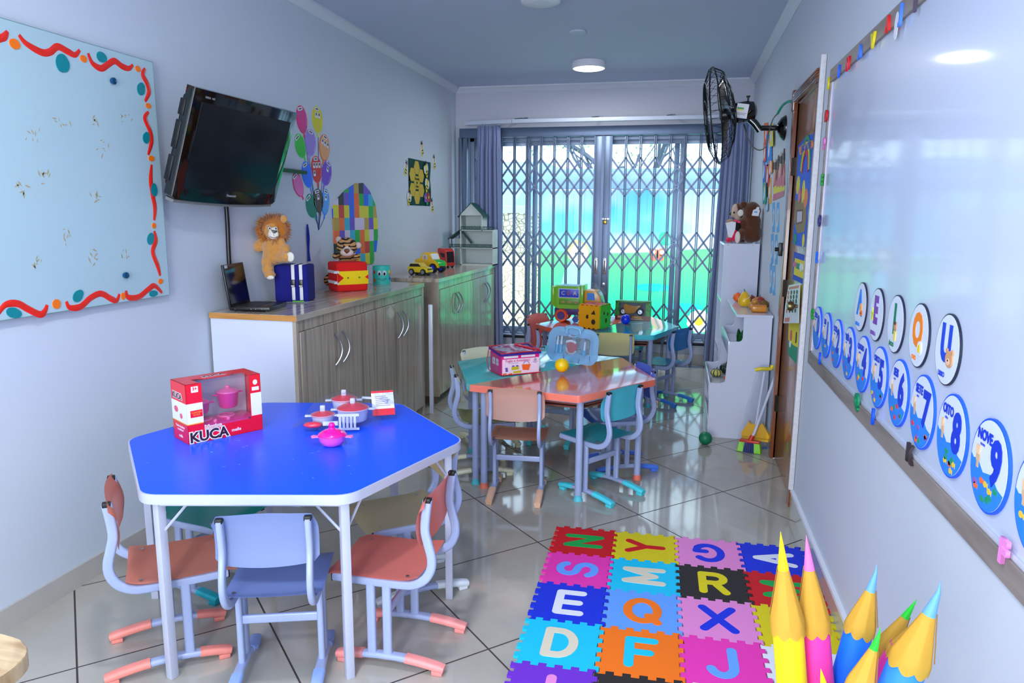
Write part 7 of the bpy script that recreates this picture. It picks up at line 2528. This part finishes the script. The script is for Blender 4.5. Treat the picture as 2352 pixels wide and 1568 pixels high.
M_pblue, M_pyel, M_pred2, M_porg, M_pgrn, M_ptan, M_pbrn = [mat('paper_%s' % n, c_, .6) for n, c_ in (('blue', (0, 90, 222)), ('yellow', (240, 226, 20)), ('red', (206, 30, 40)), ('orange', (244, 140, 50)), ('green', (0, 150, 110)), ('tan', (150, 124, 70)), ('brown', (110, 66, 36)))]
t, a_, b_ = wall_sheet('door_poster', 'blue poster with a rainbow over a clay pot on the brown door', 'poster', [(1834, 336), (1848, 318), (1876, 302), (1873, 420), (1864, 470), (1860, 568), (1838, 566), (1822, 560), (1826, 480)], M_pblue)
on_sheet(t, a_, b_, 'title', [('poly', [(1836, 340), (1850, 326), (1868, 322), (1870, 334), (1858, 348), (1838, 356)], 0), ('text', ('BEM-VINDOS', 1853, 339, .050), 1)], [M_porg, mat('title_blue', (60, 60, 190), .5)])
on_sheet(t, a_, b_, 'rainbow', [('arc', (1849, 400, .150, .026), 0), ('arc', (1849, 402, .125, .026), 1), ('arc', (1849, 404, .10, .026), 2)], [M_pgrn, M_pyel, M_pred2])
on_sheet(t, a_, b_, 'clay_pot', [('poly', [(1828, 460), (1852, 458), (1853, 500), (1848, 532), (1832, 536), (1825, 505)], 0), ('poly', [(1831, 482), (1846, 480), (1845, 512), (1830, 516)], 1), ('poly', [(1833, 486), (1844, 485), (1843, 508), (1832, 511)], 2)], [M_ptan, M_pbrn, mat('picture_lilac', (216, 200, 220), .5)])
on_sheet(t, a_, b_, 'paper_toys', [('ell', (1834, 425, .055, .05), 0), ('ell', (1846, 440, .040, .06), 0), ('ell', (1852, 455, .05, .05), 1), ('ell', (1838, 448, .045, .04), 2), ('ell', (1828, 548, .04, .03), 3), ('ell', (1846, 552, .03, .035), 0)], [M_pyel, M_porg, M_red, M_pgrn])
t, a_, b_ = wall_sheet('door_poster', 'small blue and yellow poster with blocks on the brown door', 'poster', [(1824, 578), (1855, 588), (1850, 655), (1821, 641)], mat('paper_royal', (10, 60, 206), .6))
on_sheet(t, a_, b_, 'yellow_shape', [('poly', [(1827, 592), (1850, 600), (1846, 640), (1824, 630)], 0)], [M_pyel])
on_sheet(t, a_, b_, 'blocks', [('poly', [(1825, 602), (1832, 603), (1831, 613), (1824, 612)], 0), ('poly', [(1832, 604), (1840, 606), (1839, 619), (1831, 616)], 1), ('ell', (1843, 614, .05, .022), 2)], [mat('paper_rose', (226, 60, 140), .5), M_pgrn, M_whitemat], z0=.004)
t, a_, b_ = wall_sheet('door_poster', 'long yellow and green paper banner below the calendar on the door', 'poster', [(1824, 650), (1850, 657), (1846, 700), (1838, 760), (1832, 838), (1810, 812), (1812, 745)], M_pyel)
on_sheet(t, a_, b_, 'green_hill', [('poly', [(1811, 780), (1822, 792), (1836, 800), (1832, 838), (1810, 812)], 0), ('ell', (1818, 770, .03, .03), 1), ('ell', (1816, 790, .03, .018), 2), ('ell', (1830, 775, .012, .03), 3)], [M_pgrn, M_red, M_whitemat, M_black])
t, a_, b_ = wall_sheet('wall_calendar', 'white paper calendar with red and black dates hanging on the door', 'calendar', [(1812, 655), (1838, 650), (1835, 742), (1800, 742), (1804, 700)], M_whitemat, x=DX - .03)
b = []
for r_ in range(5):
    for k in range(4):
        b.append(('ell', (1812 - r_ * 1.0 + k * 6.5, 672 + r_ * 10.5 - k * .5, .020, .011), 0 if k == 0 else 1))
b.append(('poly', [(1814, 659), (1836, 655), (1835.5, 661), (1813, 665)], 0))
b.append(('poly', [(1804, 730), (1814, 729), (1813, 739), (1803, 739)], 0))
on_sheet(t, a_, b_, 'dates', b, [M_red, M_black], x=DX - .03)

# ================================================================== POSTERS ON THE WALL BEYOND THE DOOR
WX = RX - .001
t, a_, b_ = wall_sheet('children_poster', 'cut-out poster of a row of children with a yellow and red banner', 'poster', [(1777, 420), (1803, 395), (1801, 450), (1776, 461)], M_pyel, x=WX)
on_sheet(t, a_, b_, 'red_band', [('poly', [(1777, 446), (1802, 437), (1801, 450), (1776, 461)], 0)], [M_red], x=WX)
for px, py, hc in ((1780, 400, 0), (1787, 392, 1), (1793, 386, 0), (1800, 378, 1)):
    on_sheet(t, a_, b_, 'child_figure', [('poly', [(px - 3, py), (px + 3, py - 3), (px + 3, 425), (px - 3, 430)], 0), ('ell', (px, py - 6, .040, .085), 1), ('poly', [(px - 3.2, py - 12), (px - 1, py - 26), (px + 3, py - 28), (px + 3.2, py - 10)], 2)], [M_red, mat('child_face_%d' % hc, ((236, 190, 150), (110, 64, 40))[hc], .6), mat('child_hair_%d' % hc, ((70, 40, 26), (20, 16, 18))[hc], .6)], x=WX, z0=.002)
for i, (px, py) in enumerate(((1777, 500), (1787, 500), (1774, 572), (1783, 574), (1771, 640), (1778, 645))):
    wh = ('upper', 'middle', 'lower')[i // 2] + (' left' if i % 2 == 0 else ' right')
    t, a_, b_ = wall_sheet('paper_card', 'tall pale blue paper card, %s of six beside the door' % wh, 'wall decoration', [(px - 2.6, py - 34), (px + 2.6, py - 36), (px + 2.4, py + 32), (px - 2.8, py + 34)], mat('card_sky', (90, 176, 236), .6), x=WX)
    on_sheet(t, a_, b_, 'oval_picture', [('ell', (px, py, .034, .062), 0), ('ell', (px, py, .016, .030), 1)], [mat('card_pale', (206, 220, 236), .6), mat('card_tan', (190, 160, 140), .6)], x=WX)
cards = [((1760, 305, 5, 22), (226, 100, 40), 'orange'), ((1767, 345, 6, 36), (20, 130, 230), 'bright blue'), ((1757, 350, 3, 22), (206, 60, 50), 'dark red'), ((1772, 312, 4, 26), (226, 216, 40), 'yellow'),
         ((1755, 395, 3, 26), (0, 110, 206), 'deep blue'), ((1763, 405, 4, 26), (196, 30, 60), 'crimson'), ((1770, 385, 4, 14), (244, 150, 30), 'amber'), ((1756, 445, 4, 24), (0, 160, 150), 'teal'), ((1768, 440, 4, 30), (240, 170, 40), 'golden'), ((1762, 470, 3, 16), (90, 180, 220), 'sky blue')]
for ci, ((px, py, w_, h_), col, cn) in enumerate(cards):
    WX = RX - .001 - .0045 * (ci % 4)
    t, a_, b_ = wall_sheet('alphabet_card', 'narrow %s paper alphabet card on the wall behind the fan' % cn, 'wall decoration', [(px - w_, py - h_), (px + w_, py - h_ - 2), (px + w_, py + h_ - 3), (px - w_, py + h_)], mat('acard_%d_%d' % (col[0], col[1]), col, .6), x=WX)
    on_sheet(t, a_, b_, 'picture', [('ell', (px, py, .035, .05), 0), ('ell', (px, py - h_ * .5, .022, .03), 1)], [M_whitemat, mat('pic_tan', (230, 170, 110))], x=WX)
